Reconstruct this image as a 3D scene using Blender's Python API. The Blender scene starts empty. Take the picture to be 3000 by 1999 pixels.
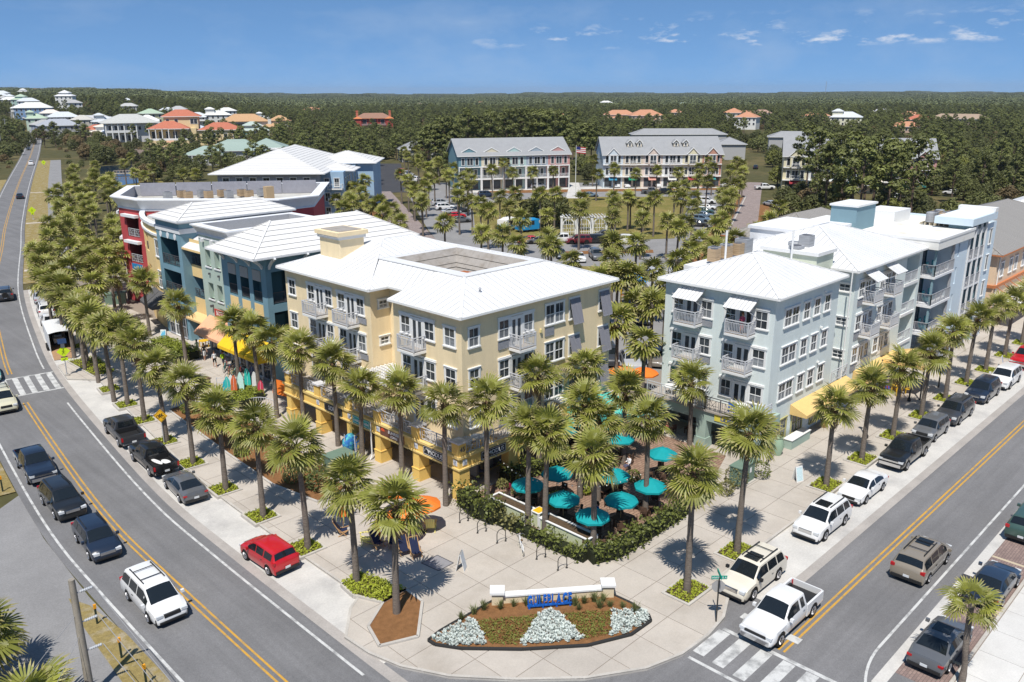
import bpy,bmesh,math,random
import numpy as np
from mathutils import Vector,Matrix
S=bpy.context.scene
COL=S.collection
PI=math.pi
rad=math.radians
# ---------------------------------------------------------------- camera, sky, sun, exposure
CAM_H,F_PX,PITCH,ROLL,YAW=27.68,2466.8,rad(16.462),rad(-0.2),rad(44.69)
_f=Vector((math.cos(YAW)*math.cos(PITCH),math.sin(YAW)*math.cos(PITCH),-math.sin(PITCH)))
_r=Vector((math.sin(YAW),-math.cos(YAW),0)); _u=_r.cross(_f)
_R=_r*math.cos(ROLL)+_u*math.sin(ROLL); _U=-_r*math.sin(ROLL)+_u*math.cos(ROLL)
cam=bpy.data.objects.new('camera',bpy.data.cameras.new('camera')); COL.objects.link(cam)
cam.data.sensor_fit='HORIZONTAL'; cam.data.sensor_width=36; cam.data.lens=F_PX/3000*36
cam.data.clip_start=0.5; cam.data.clip_end=30000
mw=Matrix(((_R.x,_U.x,-_f.x,0),(_R.y,_U.y,-_f.y,0),(_R.z,_U.z,-_f.z,CAM_H),(0,0,0,1)))
cam.matrix_world=mw
S.camera=cam
SUN_AZ,SUN_EL=rad(34+180),rad(61)
world=bpy.data.worlds.new('World'); S.world=world; world.use_nodes=True
def build_sky():
 nt=world.node_tree; N=nt.nodes; L=nt.links; N.clear()
 out=N.new('ShaderNodeOutputWorld'); bg=N.new('ShaderNodeBackground'); bg.inputs['Strength'].default_value=SKY_STRENGTH
 sky=N.new('ShaderNodeTexSky'); sky.sky_type='NISHITA'; sky.sun_disc=False
 sx,sy=math.cos(SUN_AZ),math.sin(SUN_AZ)
 sky.sun_elevation=SUN_EL; sky.sun_rotation=math.atan2(sx,sy)%(2*PI)
 sky.altitude=30; sky.air_density=0.2; sky.dust_density=0; sky.ozone_density=3
 tc=N.new('ShaderNodeTexCoord'); sep=N.new('ShaderNodeSeparateXYZ'); L.new(tc.outputs['Generated'],sep.inputs[0])
 hsv=N.new('ShaderNodeHueSaturation'); hsv.inputs['Saturation'].default_value=SKY_SAT; hsv.inputs['Value'].default_value=1.0; hsv.inputs['Hue'].default_value=SKY_HUE
 gm=N.new('ShaderNodeGamma'); gm.inputs[1].default_value=SKY_GAMMA
 tint=N.new('ShaderNodeVectorMath'); tint.operation='MULTIPLY'; tint.inputs[1].default_value=SKY_TINT
 L.new(sky.outputs[0],gm.inputs[0]); L.new(gm.outputs[0],tint.inputs[0]); L.new(tint.outputs[0],hsv.inputs['Color'])
 mp=N.new('ShaderNodeMapping'); mp.inputs['Scale'].default_value=(17,17,60); mp.inputs['Location'].default_value=(1.3,.55,0); L.new(tc.outputs['Generated'],mp.inputs['Vector'])
 n1=N.new('ShaderNodeTexNoise'); n1.inputs['Scale'].default_value=1.5; n1.inputs['Detail'].default_value=9; n1.inputs['Roughness'].default_value=.62
 L.new(mp.outputs[0],n1.inputs['Vector'])
 r1=N.new('ShaderNodeMapRange'); r1.inputs[1].default_value=.54; r1.inputs[2].default_value=.68; L.new(n1.outputs[0],r1.inputs[0])
 b1=N.new('ShaderNodeMapRange'); b1.inputs[1].default_value=.045; b1.inputs[2].default_value=.05; L.new(sep.outputs[2],b1.inputs[0])
 b2=N.new('ShaderNodeMapRange'); b2.inputs[1].default_value=.085; b2.inputs[2].default_value=.055; L.new(sep.outputs[2],b2.inputs[0])
 dotn=N.new('ShaderNodeVectorMath'); dotn.operation='DOT_PRODUCT'; dotn.inputs[1].default_value=(math.cos(rad(24)),math.sin(rad(24)),0); L.new(tc.outputs['Generated'],dotn.inputs[0])
 b3=N.new('ShaderNodeMapRange'); b3.inputs[1].default_value=.9; b3.inputs[2].default_value=.965; L.new(dotn.outputs['Value'],b3.inputs[0])
 def mul(a,b):
  m=N.new('ShaderNodeMath'); m.operation='MULTIPLY'; L.new(a,m.inputs[0])
  if isinstance(b,float):m.inputs[1].default_value=b
  else:L.new(b,m.inputs[1])
  return m.outputs[0]
 cm=mul(mul(mul(r1.outputs[0],b1.outputs[0]),b2.outputs[0]),mul(b3.outputs[0],.7))
 mp2=N.new('ShaderNodeMapping'); mp2.inputs['Scale'].default_value=(2.5,5,9); mp2.inputs['Rotation'].default_value=(0,0,.6); L.new(tc.outputs['Generated'],mp2.inputs['Vector'])
 n2=N.new('ShaderNodeTexNoise'); n2.inputs['Scale'].default_value=1.6; n2.inputs['Detail'].default_value=7; n2.inputs['Roughness'].default_value=.6; L.new(mp2.outputs[0],n2.inputs['Vector'])
 r2=N.new('ShaderNodeMapRange'); r2.inputs[1].default_value=.48; r2.inputs[2].default_value=.85; r2.inputs[4].default_value=.35; L.new(n2.outputs[0],r2.inputs[0])
 mx0=N.new('ShaderNodeMix'); mx0.data_type='RGBA'; L.new(r2.outputs[0],mx0.inputs['Factor']); L.new(hsv.outputs[0],mx0.inputs[6]); mx0.inputs[7].default_value=(3.1,3.6,4.3,1)
 mx=N.new('ShaderNodeMix'); mx.data_type='RGBA'; L.new(cm,mx.inputs['Factor']); L.new(mx0.outputs[2],mx.inputs[6]); mx.inputs[7].default_value=(4.6,4.75,5,1)
 L.new(mx.outputs[2],bg.inputs['Color']); L.new(bg.outputs[0],out.inputs['Surface'])
SKY_TINT=(.78,1.36,2.05)
SKY_STRENGTH,SKY_SAT,SKY_HUE,SKY_GAMMA=.15,1.0,.5,.36
build_sky()
sl=bpy.data.lights.new('sun','SUN'); sl.energy=4.2; sl.angle=rad(.53); sl.color=(1,.955,.88)
sun=bpy.data.objects.new('sun',sl); COL.objects.link(sun)
sd=Vector((math.cos(SUN_AZ)*math.cos(SUN_EL),math.sin(SUN_AZ)*math.cos(SUN_EL),math.sin(SUN_EL)))
sun.rotation_euler=sd.to_track_quat('Z','Y').to_euler(); sun.location=(0,0,60)
vs=S.view_settings; vs.view_transform='Standard'; vs.look='None'; vs.exposure=0.3; vs.gamma=1; vs.use_curve_mapping=False
HAZE=5.5e-5
S.cycles.use_denoising=True; S.cycles.max_bounces=5; S.cycles.diffuse_bounces=3; S.cycles.glossy_bounces=2; S.cycles.transparent_max_bounces=4
S.cycles.caustics_reflective=False; S.cycles.caustics_refractive=False
# ---------------------------------------------------------------- survey: a point of the place from where it shows in the photograph (2353 px wide)
KD=3000/2353
def G(u,v,z=0.0):
 d=_f+_R*((u*KD-1500)/F_PX)-_U*((v*KD-999.5)/F_PX)
 t=(z-CAM_H)/d.z
 return Vector((d.x*t,d.y*t,z))
# ---------------------------------------------------------------- materials
MAT={}
def M(name,rgb,rough=.7,spec=.3,noise=None,bump=None,metal=0,rand=0,var=None,coord='pos',coat=0,trans=0,alpha=1):
 """noise=(scale,amount,detail); var=(rgb2,scale,lo,hi) second colour by noise; bump=(scale,strength); rand = value jitter per object"""
 if name in MAT:return MAT[name]
 m=bpy.data.materials.new(name); m.use_nodes=True; MAT[name]=m
 nt=m.node_tree; N=nt.nodes; L=nt.links; b=N['Principled BSDF']; out=N['Material Output']
 b.inputs['Roughness'].default_value=rough; b.inputs['Specular IOR Level'].default_value=spec; b.inputs['Metallic'].default_value=metal
 if coat:b.inputs['Coat Weight'].default_value=coat; b.inputs['Coat Roughness'].default_value=.03
 col=None
 c4=(*rgb,1)
 b.inputs['Base Color'].default_value=c4
 src=None
 if noise or bump or var:
  if coord=='pos':g=N.new('ShaderNodeNewGeometry'); src=g.outputs['Position']
  else:g=N.new('ShaderNodeTexCoord'); src=g.outputs['Object']
 if var:
  rgb2,sc,lo,hi=var
  n=N.new('ShaderNodeTexNoise'); n.inputs['Scale'].default_value=sc; n.inputs['Detail'].default_value=6; n.inputs['Roughness'].default_value=.6; L.new(src,n.inputs['Vector'])
  mr=N.new('ShaderNodeMapRange'); mr.inputs[1].default_value=lo; mr.inputs[2].default_value=hi; L.new(n.outputs[0],mr.inputs[0])
  mx=N.new('ShaderNodeMix'); mx.data_type='RGBA'; L.new(mr.outputs[0],mx.inputs['Factor']); mx.inputs[6].default_value=c4; mx.inputs[7].default_value=(*rgb2,1); col=mx.outputs[2]
 def scale_by(fac_out,lo,hi):
  nonlocal col
  mr=N.new('ShaderNodeMapRange'); mr.inputs[1].default_value=.3; mr.inputs[2].default_value=.7; mr.inputs[3].default_value=lo; mr.inputs[4].default_value=hi; L.new(fac_out,mr.inputs[0])
  vm=N.new('ShaderNodeVectorMath'); vm.operation='SCALE'
  if col is None:vm.inputs[0].default_value=rgb
  else:L.new(col,vm.inputs[0])
  L.new(mr.outputs[0],vm.inputs['Scale']); col=vm.outputs[0]
 if noise:
  ns=noise if isinstance(noise[0],tuple)else(noise,)
  for q in ns:
   n=N.new('ShaderNodeTexNoise'); n.inputs['Scale'].default_value=q[0]; n.inputs['Detail'].default_value=q[2]if len(q)>2 else 5; n.inputs['Roughness'].default_value=.65; L.new(src,n.inputs['Vector'])
   if len(q)>3:
    mp=N.new('ShaderNodeMapping'); mp.inputs['Scale'].default_value=q[3]; L.new(src,mp.inputs['Vector']); L.new(mp.outputs[0],n.inputs['Vector'])
   scale_by(n.outputs[0],1-q[1],1+q[1])
 if rand:
  oi=N.new('ShaderNodeObjectInfo')
  mr=N.new('ShaderNodeMapRange'); mr.inputs[3].default_value=1-rand; mr.inputs[4].default_value=1+rand; L.new(oi.outputs['Random'],mr.inputs[0])
  vm=N.new('ShaderNodeVectorMath'); vm.operation='SCALE'
  if col is None:vm.inputs[0].default_value=rgb
  else:L.new(col,vm.inputs[0])
  L.new(mr.outputs[0],vm.inputs['Scale']); col=vm.outputs[0]
 if col is not None:L.new(col,b.inputs['Base Color'])
 if bump:
  n=N.new('ShaderNodeTexNoise'); n.inputs['Scale'].default_value=bump[0]; n.inputs['Detail'].default_value=4; L.new(src,n.inputs['Vector'])
  bp=N.new('ShaderNodeBump'); bp.inputs['Strength'].default_value=bump[1]; bp.inputs['Distance'].default_value=.05; L.new(n.outputs[0],bp.inputs['Height']); L.new(bp.outputs[0],b.inputs['Normal'])
 if trans:
  tr=N.new('ShaderNodeBsdfTranslucent'); ms=N.new('ShaderNodeMixShader'); ms.inputs[0].default_value=trans
  if col is not None:L.new(col,tr.inputs['Color'])
  else:tr.inputs['Color'].default_value=c4
  L.new(b.outputs[0],ms.inputs[1]); L.new(tr.outputs[0],ms.inputs[2]); L.new(ms.outputs[0],out.inputs['Surface'])
 return m
# ---------------------------------------------------------------- mesh helpers
WO={}
class MB:
 def __init__(s):s.v=[]; s.f=[]; s.m=[]
 def add(s,vs,fs,mi=0):
  n=len(s.v); s.v+=[tuple(p)for p in vs]; s.f+=[tuple(i+n for i in f)for f in fs]; s.m+=[mi]*len(fs); return s
 def quad(s,a,b,c,d,mi=0):return s.add((a,b,c,d),((0,1,2,3),),mi)
 def poly(s,pts,mi=0):return s.add(pts,(tuple(range(len(pts))),),mi)
 def box(s,x0,x1,y0,y1,z0,z1,mi=0):
  return s.add(((x0,y0,z0),(x1,y0,z0),(x1,y1,z0),(x0,y1,z0),(x0,y0,z1),(x1,y0,z1),(x1,y1,z1),(x0,y1,z1)),((0,3,2,1),(4,5,6,7),(0,1,5,4),(1,2,6,5),(2,3,7,6),(3,0,4,7)),mi)
 def obox(s,c,d,rz=0,mi=0):
  ca,sa=math.cos(rz),math.sin(rz); hx,hy,hz=d[0]/2,d[1]/2,d[2]/2
  vs=[(c[0]+x*ca-y*sa,c[1]+x*sa+y*ca,c[2]+z)for z in(-hz,hz)for x,y in((-hx,-hy),(hx,-hy),(hx,hy),(-hx,hy))]
  return s.add(vs,((0,3,2,1),(4,5,6,7),(0,1,5,4),(1,2,6,5),(2,3,7,6),(3,0,4,7)),mi)
 def beam(s,p,q,w,h,mi=0,up=Vector((0,0,1))):
  p=Vector(p); q=Vector(q); d=(q-p).normalized(); a=d.cross(up)
  if a.length<1e-4:a=Vector((1,0,0))
  a.normalize(); b=a.cross(d); a=a*w/2; b=b*h/2
  vs=[p-a-b,p+a-b,p+a+b,p-a+b,q-a-b,q+a-b,q+a+b,q-a+b]
  return s.add(vs,((0,1,2,3),(7,6,5,4),(0,4,5,1),(1,5,6,2),(2,6,7,3),(3,7,4,0)),mi)
 def prism(s,pts,z0,z1,mi=0,cap=True,top=None):
  n=len(pts); vs=[(p[0],p[1],z0)for p in pts]+[(p[0],p[1],z1)for p in pts]
  fs=[(i,(i+1)%n,n+(i+1)%n,n+i)for i in range(n)]
  s.add(vs,fs,mi)
  if cap:s.add([(p[0],p[1],z1)for p in pts],(tuple(range(n)),),mi if top is None else top)
  return s
 def tube(s,pts,r,n=6,mi=0,cap=True):
  pts=[Vector(p)for p in pts]; rs=r if isinstance(r,(list,tuple))else[r]*len(pts); base=len(s.v); ring=[]
  a=None
  for i,p in enumerate(pts):
   d=(pts[min(i+1,len(pts)-1)]-pts[max(i-1,0)]).normalized()
   if a is None:a=d.orthogonal().normalized()
   else:a=(a-d*a.dot(d)).normalized()
   b=d.cross(a)
   for k in range(n):
    t=2*PI*k/n; s.v.append(tuple(p+a*rs[i]*math.cos(t)+b*rs[i]*math.sin(t)))
  for i in range(len(pts)-1):
   for k in range(n):
    k2=(k+1)%n; s.f.append((base+i*n+k,base+i*n+k2,base+(i+1)*n+k2,base+(i+1)*n+k)); s.m.append(mi)
  if cap:
   s.f.append(tuple(base+k for k in reversed(range(n)))); s.m.append(mi)
   s.f.append(tuple(base+(len(pts)-1)*n+k for k in range(n))); s.m.append(mi)
  return s
 def lathe(s,c,prof,n=10,mi=0,sx=1,sy=1):
  base=len(s.v)
  for r,z in prof:
   for k in range(n):
    t=2*PI*k/n; s.v.append((c[0]+r*sx*math.cos(t),c[1]+r*sy*math.sin(t),c[2]+z))
  for i in range(len(prof)-1):
   for k in range(n):
    k2=(k+1)%n; s.f.append((base+i*n+k,base+i*n+k2,base+(i+1)*n+k2,base+(i+1)*n+k)); s.m.append(mi)
  s.f.append(tuple(base+k for k in reversed(range(n)))); s.m.append(mi)
  s.f.append(tuple(base+(len(prof)-1)*n+k for k in range(n))); s.m.append(mi)
  return s
 def ball(s,c,r,nu=10,nv=7,mi=0):
  rx,ry,rz=r if isinstance(r,(tuple,list))else(r,r,r)
  prof=[(math.sin(PI*i/nv),-math.cos(PI*i/nv))for i in range(nv+1)]
  base=len(s.v)
  for a,z in prof:
   for k in range(nu):
    t=2*PI*k/nu; s.v.append((c[0]+max(a,.01)*rx*math.cos(t),c[1]+max(a,.01)*ry*math.sin(t),c[2]+z*rz))
  for i in range(nv):
   for k in range(nu):
    k2=(k+1)%nu; s.f.append((base+i*nu+k,base+i*nu+k2,base+(i+1)*nu+k2,base+(i+1)*nu+k)); s.m.append(mi)
  return s
 def mesh(s,name,mats,smooth=False):
  me=bpy.data.meshes.new(name); me.from_pydata(s.v,[],s.f)
  for m in(mats if isinstance(mats,(list,tuple))else[mats]):me.materials.append(m)
  if any(s.m):me.polygons.foreach_set('material_index',s.m)
  if smooth:
   me.polygons.foreach_set('use_smooth',[True]*len(me.polygons))
   me.set_sharp_from_angle(angle=rad(smooth if smooth>1 else 40))
  me.update(); return me
 def build(s,name,mats,parent=None,smooth=False,**tags):
  return put(name,s.mesh(name,mats,smooth),parent,(0,0,0),**tags)
def tag(o,label=None,cat=None,group=None,kind=None):
 if label:o['label']=label
 if cat:o['category']=cat
 if group:o['group']=group
 if kind:o['kind']=kind
 return o
def put(name,me,parent=None,loc=(0,0,0),rz=0,scale=None,rot=None,world=True,**tags):
 o=bpy.data.objects.new(name,me); COL.objects.link(o)
 l=Vector(loc)
 if parent is not None:
  o.parent=parent
  if world:l=l-WO[parent.name]
 WO[o.name]=Vector(loc)
 o.location=l; o.rotation_euler=rot if rot else(0,0,rz)
 if scale:o.scale=scale if isinstance(scale,(tuple,list))else(scale,)*3
 return tag(o,**tags)
def thing(name,label,cat,loc=(0,0,0),rz=0,group=None,scale=None):
 o=bpy.data.objects.new(name,None); COL.objects.link(o); o.location=loc; o.rotation_euler=(0,0,rz); WO[o.name]=Vector(loc)
 o.empty_display_size=.3
 if scale:o.scale=(scale,)*3
 return tag(o,label,cat,group)
def dup_tree(root,loc,rz=0,label=None,group=None,scale=None,mats=None):
 """a copy of a thing, its parts and their sub-parts; mats = {old material: new material}"""
 def cp(o,par):
  c=o.copy(); COL.objects.link(c)
  if par:c.parent=par
  if mats and c.data:
   for i,sl in enumerate(c.data.materials):
    if sl and sl.name in mats:c.material_slots[i].link='OBJECT'; c.material_slots[i].material=mats[sl.name]
  for ch in KIDS[o.name]:cp(ch,c)
  return c
 r=cp(root,None); r.location=loc; r.rotation_euler=(0,0,rz)
 if label:r['label']=label
 if group:r['group']=group
 if scale:r.scale=(scale,)*3
 return r
KIDS={}
def index_kids(root):
 KIDS[root.name]=list(root.children)
 for c in root.children:index_kids(c)
def sm(a,b,x):t=min(1,max(0,(x-a)/(b-a))); return t*t*(3-2*t)
def Zt(x,y):
 """height of the land: flat in town, a low dune ridge at far left, rising a little to the horizon"""
 d=math.hypot(x,y)
 if d<520:return 0.0
 az=math.degrees(math.atan2(y,x)); w=sm(58,70,az)
 return w*(14*sm(520,1000,d)+14*sm(1000,2300,d))+10*sm(2500,6000,d)*(.6+.4*math.sin(az*.35))+7*w*sm(2500,4500,d)+sm(2200,4200,d)*(4*math.sin(az*1.9+d/900)+3*math.sin(az*4.3)*math.cos(d/650)+2.5*math.sin(az*9.7+1))
class Fr:
 """a wall's frame: s along the wall (to the right seen from outside), n outwards, z up"""
 def __init__(s,x,y,ang):s.o=Vector((x,y,0)); s.a=rad(ang); s.u=Vector((math.cos(s.a),math.sin(s.a),0)); s.n=Vector((math.sin(s.a),-math.cos(s.a),0))
 def p(s,a,n=0,z=0):return s.o+s.u*a+s.n*n+Vector((0,0,z))
 def box(s,mb,s0,s1,n0,n1,z0,z1,mi=0):
  vs=[s.p(a,n,z)for z in(z0,z1)for a,n in((s0,n1),(s1,n1),(s1,n0),(s0,n0))]
  mb.add(vs,((0,3,2,1),(4,5,6,7),(0,1,5,4),(1,2,6,5),(2,3,7,6),(3,0,4,7)),mi)
 def wall(s,mb,s0,s1,z0,z1,holes=(),depth=.4,mi=0,n=0,rev=None):
  ss=sorted({s0,s1,*[h[0]for h in holes],*[h[1]for h in holes]}); zs=sorted({z0,z1,*[h[2]for h in holes],*[h[3]for h in holes]})
  for a,b in zip(ss,ss[1:]):
   for c,d in zip(zs,zs[1:]):
    ms,mz=(a+b)/2,(c+d)/2
    if any(h[0]<ms<h[1]and h[2]<mz<h[3]for h in holes):continue
    mb.quad(s.p(a,n,c),s.p(b,n,c),s.p(b,n,d),s.p(a,n,d),mi)
  ri=mi if rev is None else rev
  for h in holes:
   a,b,c,d=h[:4]; q=n-(h[4]if len(h)>4 else depth)
   mb.quad(s.p(a,n,c),s.p(a,q,c),s.p(b,q,c),s.p(b,n,c),ri); mb.quad(s.p(a,n,d),s.p(b,n,d),s.p(b,q,d),s.p(a,q,d),ri)
   mb.quad(s.p(a,n,c),s.p(a,n,d),s.p(a,q,d),s.p(a,q,c),ri); mb.quad(s.p(b,n,c),s.p(b,q,c),s.p(b,q,d),s.p(b,n,d),ri)
   mb.quad(s.p(a,q,c),s.p(a,q,d),s.p(b,q,d),s.p(b,q,c),ri)
def clip(poly,a,b,c):
 """part of a 2d polygon where a*x+b*y<=c"""
 out=[]
 for i in range(len(poly)):
  p,q=poly[i],poly[(i+1)%len(poly)]; dp=a*p[0]+b*p[1]-c; dq=a*q[0]+b*q[1]-c
  if dp<=0:out.append(p)
  if(dp<0<dq)or(dq<0<dp):
   t=dp/(dp-dq); out.append((p[0]+(q[0]-p[0])*t,p[1]+(q[1]-p[1])*t))
 return out
def area(poly):return sum(poly[i][0]*poly[(i+1)%len(poly)][1]-poly[(i+1)%len(poly)][0]*poly[i][1]for i in range(len(poly)))/2
def inside(p,poly):
 r=False
 for i in range(len(poly)):
  a,b=poly[i],poly[i-1]
  if(a[1]>p[1])!=(b[1]>p[1])and p[0]<(b[0]-a[0])*(p[1]-a[1])/(b[1]-a[1])+a[0]:r=not r
 return r
def spline(pts,per=8):
 pts=[Vector(p)for p in pts]; out=[]
 for i in range(len(pts)-1):
  p0=pts[max(i-1,0)]; p1=pts[i]; p2=pts[i+1]; p3=pts[min(i+2,len(pts)-1)]
  for k in range(per):
   t=k/per; out.append(.5*((2*p1)+(-p0+p2)*t+(2*p0-5*p1+4*p2-p3)*t*t+(-p0+3*p1-3*p2+p3)*t**3))
 out.append(pts[-1]); return out
def offset(line,d):
 out=[]
 for i,p in enumerate(line):
  t=(line[min(i+1,len(line)-1)]-line[max(i-1,0)]); t=Vector((t.x,t.y)).normalized(); out.append(Vector((p.x+t.y*d,p.y-t.x*d)))
 return out
def strip(mb,line,d0,d1,z0,z1=None,mi=0,i0=0,i1=None):
 a=offset(line,d0)[i0:i1]; b=offset(line,d1)[i0:i1]; z1=z0 if z1 is None else z1
 for i in range(len(a)-1):
  e=(lambda p:Zt(p.x,p.y)); mb.quad((*a[i],z0+e(a[i])),(*b[i],z1+e(b[i])),(*b[i+1],z1+e(b[i+1])),(*a[i+1],z0+e(a[i+1])),mi)
def roof_panels(parent,mats,planes,spacing,name='roof_panel',across=False,th=.04,gap=.05):
 """planes = list of 3d polygons (first edge = eave). Each is split into strips running up the slope (or along it)"""
 for pl in planes:
  P=[Vector(p)for p in pl]; ex=(P[1]-P[0]).normalized(); nn=Vector((0,0,0))
  for i in range(len(P)):nn+=(P[i]-P[0]).cross(P[(i+1)%len(P)]-P[0])
  nn.normalize()
  if nn.z<0:nn=-nn
  ey=nn.cross(ex)
  q=[((p-P[0]).dot(ex),(p-P[0]).dot(ey))for p in P]
  if area(q)<0:q.reverse()
  ax=1 if across else 0
  lo=min(t[ax]for t in q); hi=max(t[ax]for t in q); n=max(1,round((hi-lo)/spacing)); sp=(hi-lo)/n
  for k in range(n):
   a,b=lo+k*sp+gap/2,lo+(k+1)*sp-gap/2
   w=(1,0)if ax==0 else(0,1)
   r=clip(clip(q,w[0],w[1],b),-w[0],-w[1],-a)
   if len(r)<3 or abs(area(r))<.05:continue
   mb=MB(); m=len(r)
   lift=[th,th]if not across else[th*.4,th]
   top=[P[0]+ex*x+ey*y+nn*(th if not across else(th*.3+th*(1-(y-a)/(b-a))))for x,y in r]; bot=[P[0]+ex*x+ey*y for x,y in r]
   mb.add(top,(tuple(range(m)),)); mb.add(bot+top,[(i,(i+1)%m,m+(i+1)%m,m+i)for i in range(m)])
   mb.build(name,mats,parent)
TXT={}
def text(s,size,mat,name,parent,loc,rot,extrude=.02,offset=0,bold=False,align='CENTER',sx=1):
 cu=bpy.data.curves.new(name,'FONT'); cu.body=s; cu.size=size; cu.extrude=extrude; cu.align_x=align; cu.align_y='CENTER'; cu.offset=offset; cu.resolution_u=3
 o=bpy.data.objects.new(name,cu); COL.objects.link(o)
 me=bpy.data.meshes.new_from_object(o); bpy.data.objects.remove(o); bpy.data.curves.remove(cu)
 me.materials.clear(); me.materials.append(mat)
 return put(name,me,parent,loc,rot=rot,scale=(sx,1,1))
def ftext(fr,s,size,mat,parent,a,n,z,**k):
 return text(s,size,mat,k.pop('name','lettering'),parent,fr.p(a,n,z),(PI/2,0,fr.a),**k)
rnd=random.Random(7)
# ---------------------------------------------------------------- materials used in many places
ASPH=M('asphalt',(.185,.182,.186),.88,.2,noise=((.18,.14,6),(14,.16,3),(5,.1,5),(.9,.07,5,(1,.15,1))),bump=(60,.25))
ASPHX=M('asphalt_street',(.185,.182,.186),.88,.2,noise=((.18,.12,6),(14,.16,3),(1.1,.13,4,(.03,1,1)),(4,.08,5)),bump=(60,.25))
ASPHY=M('asphalt_road',(.178,.176,.18),.88,.2,noise=((.18,.12,6),(14,.16,3),(1.1,.13,4,(1,.04,1)),(4,.08,5)),bump=(60,.25))
ASPH2=M('asphalt_pale',(.25,.245,.245),.9,.2,noise=((.3,.12,6),(10,.12,3)),bump=(50,.2))
ASPHD=M('asphalt_dark',(.06,.06,.066),.9,.2,noise=((.2,.15,6),(10,.12,3)))
CONC=M('concrete',(.46,.42,.375),.85,.2,noise=((.35,.1,6),(9,.07,4)),var=((.36,.32,.28),.5,.52,.75),bump=(30,.12))
CONCL=M('concrete_bleached',(.56,.54,.51),.88,.2,noise=((.4,.1,6),(8,.08,4)),var=((.42,.405,.39),.33,.48,.72),bump=(30,.15))
SLAB=M('paving',(.47,.425,.375),.85,.2,noise=((.3,.09,6),(11,.06,4)),var=((.385,.34,.29),.25,.5,.72),rand=.045,bump=(30,.12))
JOINT=M('paving_bed',(.27,.23,.195),.95,.1)
KERB=M('kerb',(.47,.44,.4),.85,.2,noise=((.8,.14,5),(12,.08,3)))
GUTTER=M('gutter',(.38,.35,.325),.88,.2,noise=((.5,.14,6),(10,.1,3)))
YEL=M('yellow_paint',(.56,.31,.05),.8,.2,var=((.3,.22,.12),1.8,.46,.7),noise=(20,.1,3))
WHT=M('white_road_paint',(.56,.56,.55),.8,.2,var=((.27,.27,.27),1.3,.46,.66),noise=(20,.08,3))
GRASSD=M('dry_grass',(.27,.21,.085),.95,.1,var=((.36,.31,.22),.9,.5,.68),noise=((4,.2,6),(25,.25,3)),bump=(40,.5))
LAWN=M('lawn',(.17,.155,.045),.95,.1,var=((.24,.19,.07),.12,.42,.62),noise=((1.5,.18,6),(12,.15,3)),bump=(40,.4))
MULCH=M('pine_straw',(.23,.115,.05),.95,.1,noise=((3,.2,6),(30,.25,3)),bump=(40,.6))
SAND=M('pale_sand',(.5,.44,.38),.95,.1,noise=((1,.15,6),(15,.12,3)))
FLOORM=M('forest_floor',(.085,.08,.035),.95,.1,var=((.16,.125,.06),.03,.5,.7),noise=((.4,.25,6),))
def brickmat(name,c1,c2,mortar,sx,rot):
 m=M(name,c1,.9,.2); nt=m.node_tree; N=nt.nodes; L=nt.links
 g=N.new('ShaderNodeNewGeometry'); mp=N.new('ShaderNodeMapping'); mp.inputs['Rotation'].default_value=(0,0,rot); L.new(g.outputs['Position'],mp.inputs[0])
 b=N.new('ShaderNodeTexBrick'); b.inputs['Color1'].default_value=(*c1,1); b.inputs['Color2'].default_value=(*c2,1); b.inputs['Mortar'].default_value=(*mortar,1)
 b.inputs['Scale'].default_value=1; b.inputs['Brick Width'].default_value=sx; b.inputs['Row Height'].default_value=sx*.5; b.inputs['Mortar Size'].default_value=sx*.04
 n=N.new('ShaderNodeTexNoise'); n.inputs['Scale'].default_value=.6; n.inputs['Detail'].default_value=6; L.new(g.outputs['Position'],n.inputs[0])
 mr=N.new('ShaderNodeMapRange'); mr.inputs[3].default_value=.75; mr.inputs[4].default_value=1.25; L.new(n.outputs[0],mr.inputs[0])
 vm=N.new('ShaderNodeVectorMath'); vm.operation='SCALE'; L.new(mp.outputs[0],b.inputs['Vector']); L.new(b.outputs[0],vm.inputs[0]); L.new(mr.outputs[0],vm.inputs['Scale'])
 L.new(vm.outputs[0],N['Principled BSDF'].inputs['Base Color']); return m
PAVER=brickmat('brick_paving',(.23,.165,.15),(.3,.22,.195),(.14,.11,.1),.3,0)
PAVERG=brickmat('brick_street',(.27,.22,.21),(.33,.27,.25),(.16,.13,.12),.6,.5)
PATIO=brickmat('patio_paving',(.26,.165,.12),(.33,.22,.16),(.12,.08,.06),.5,0)
# ---------------------------------------------------------------- ground
def flat(name,poly,z,mat,kind='structure',**k):
 if area(poly)<0:poly=list(reversed(poly))
 bm=bmesh.new(); f=bm.faces.new([bm.verts.new((p[0],p[1],z))for p in poly]); bmesh.ops.triangulate(bm,faces=[f])
 me=bpy.data.meshes.new(name); bm.to_mesh(me); bm.free(); me.materials.append(mat)
 return put(name,me,None,(0,0,0),kind=kind,**k)
def fD(name,pts,z,mat,**k):return flat(name,[G(*p)[:2]for p in pts],z,mat,**k)
flat('ground',[(-9000,-9000),(12000,-9000),(12000,12000),(-9000,12000)],-.06,FLOORM,label=None)
CL=spline([Vector(p)for p in((16.8,-60),(16.8,-20),(16.8,15),(16.8,32),(16.95,46.4),(17.3,56),(18.75,70),(21.2,89),(24.2,105),(31.8,137),(44,178),(55.3,216),(83,304),(142,487),(229,766),(268,930),(318,1150),(390,1480),(520,2050),(900,3700))],8)
mb=MB(); strip(mb,CL,-3.95,3.75,.004); mb.build('road',ASPHY,kind='structure')
mb=MB(); mb.box(10,400,12.0,18.35,-.05,0); mb.box(12,41,-60,33.2,-.05,-.004); mb.build('road',ASPHX,kind='structure')
iN=[i for i,p in enumerate(CL)if p.y>33.5][0]; iX=[i for i,p in enumerate(CL)if p.y>93][0]
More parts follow.
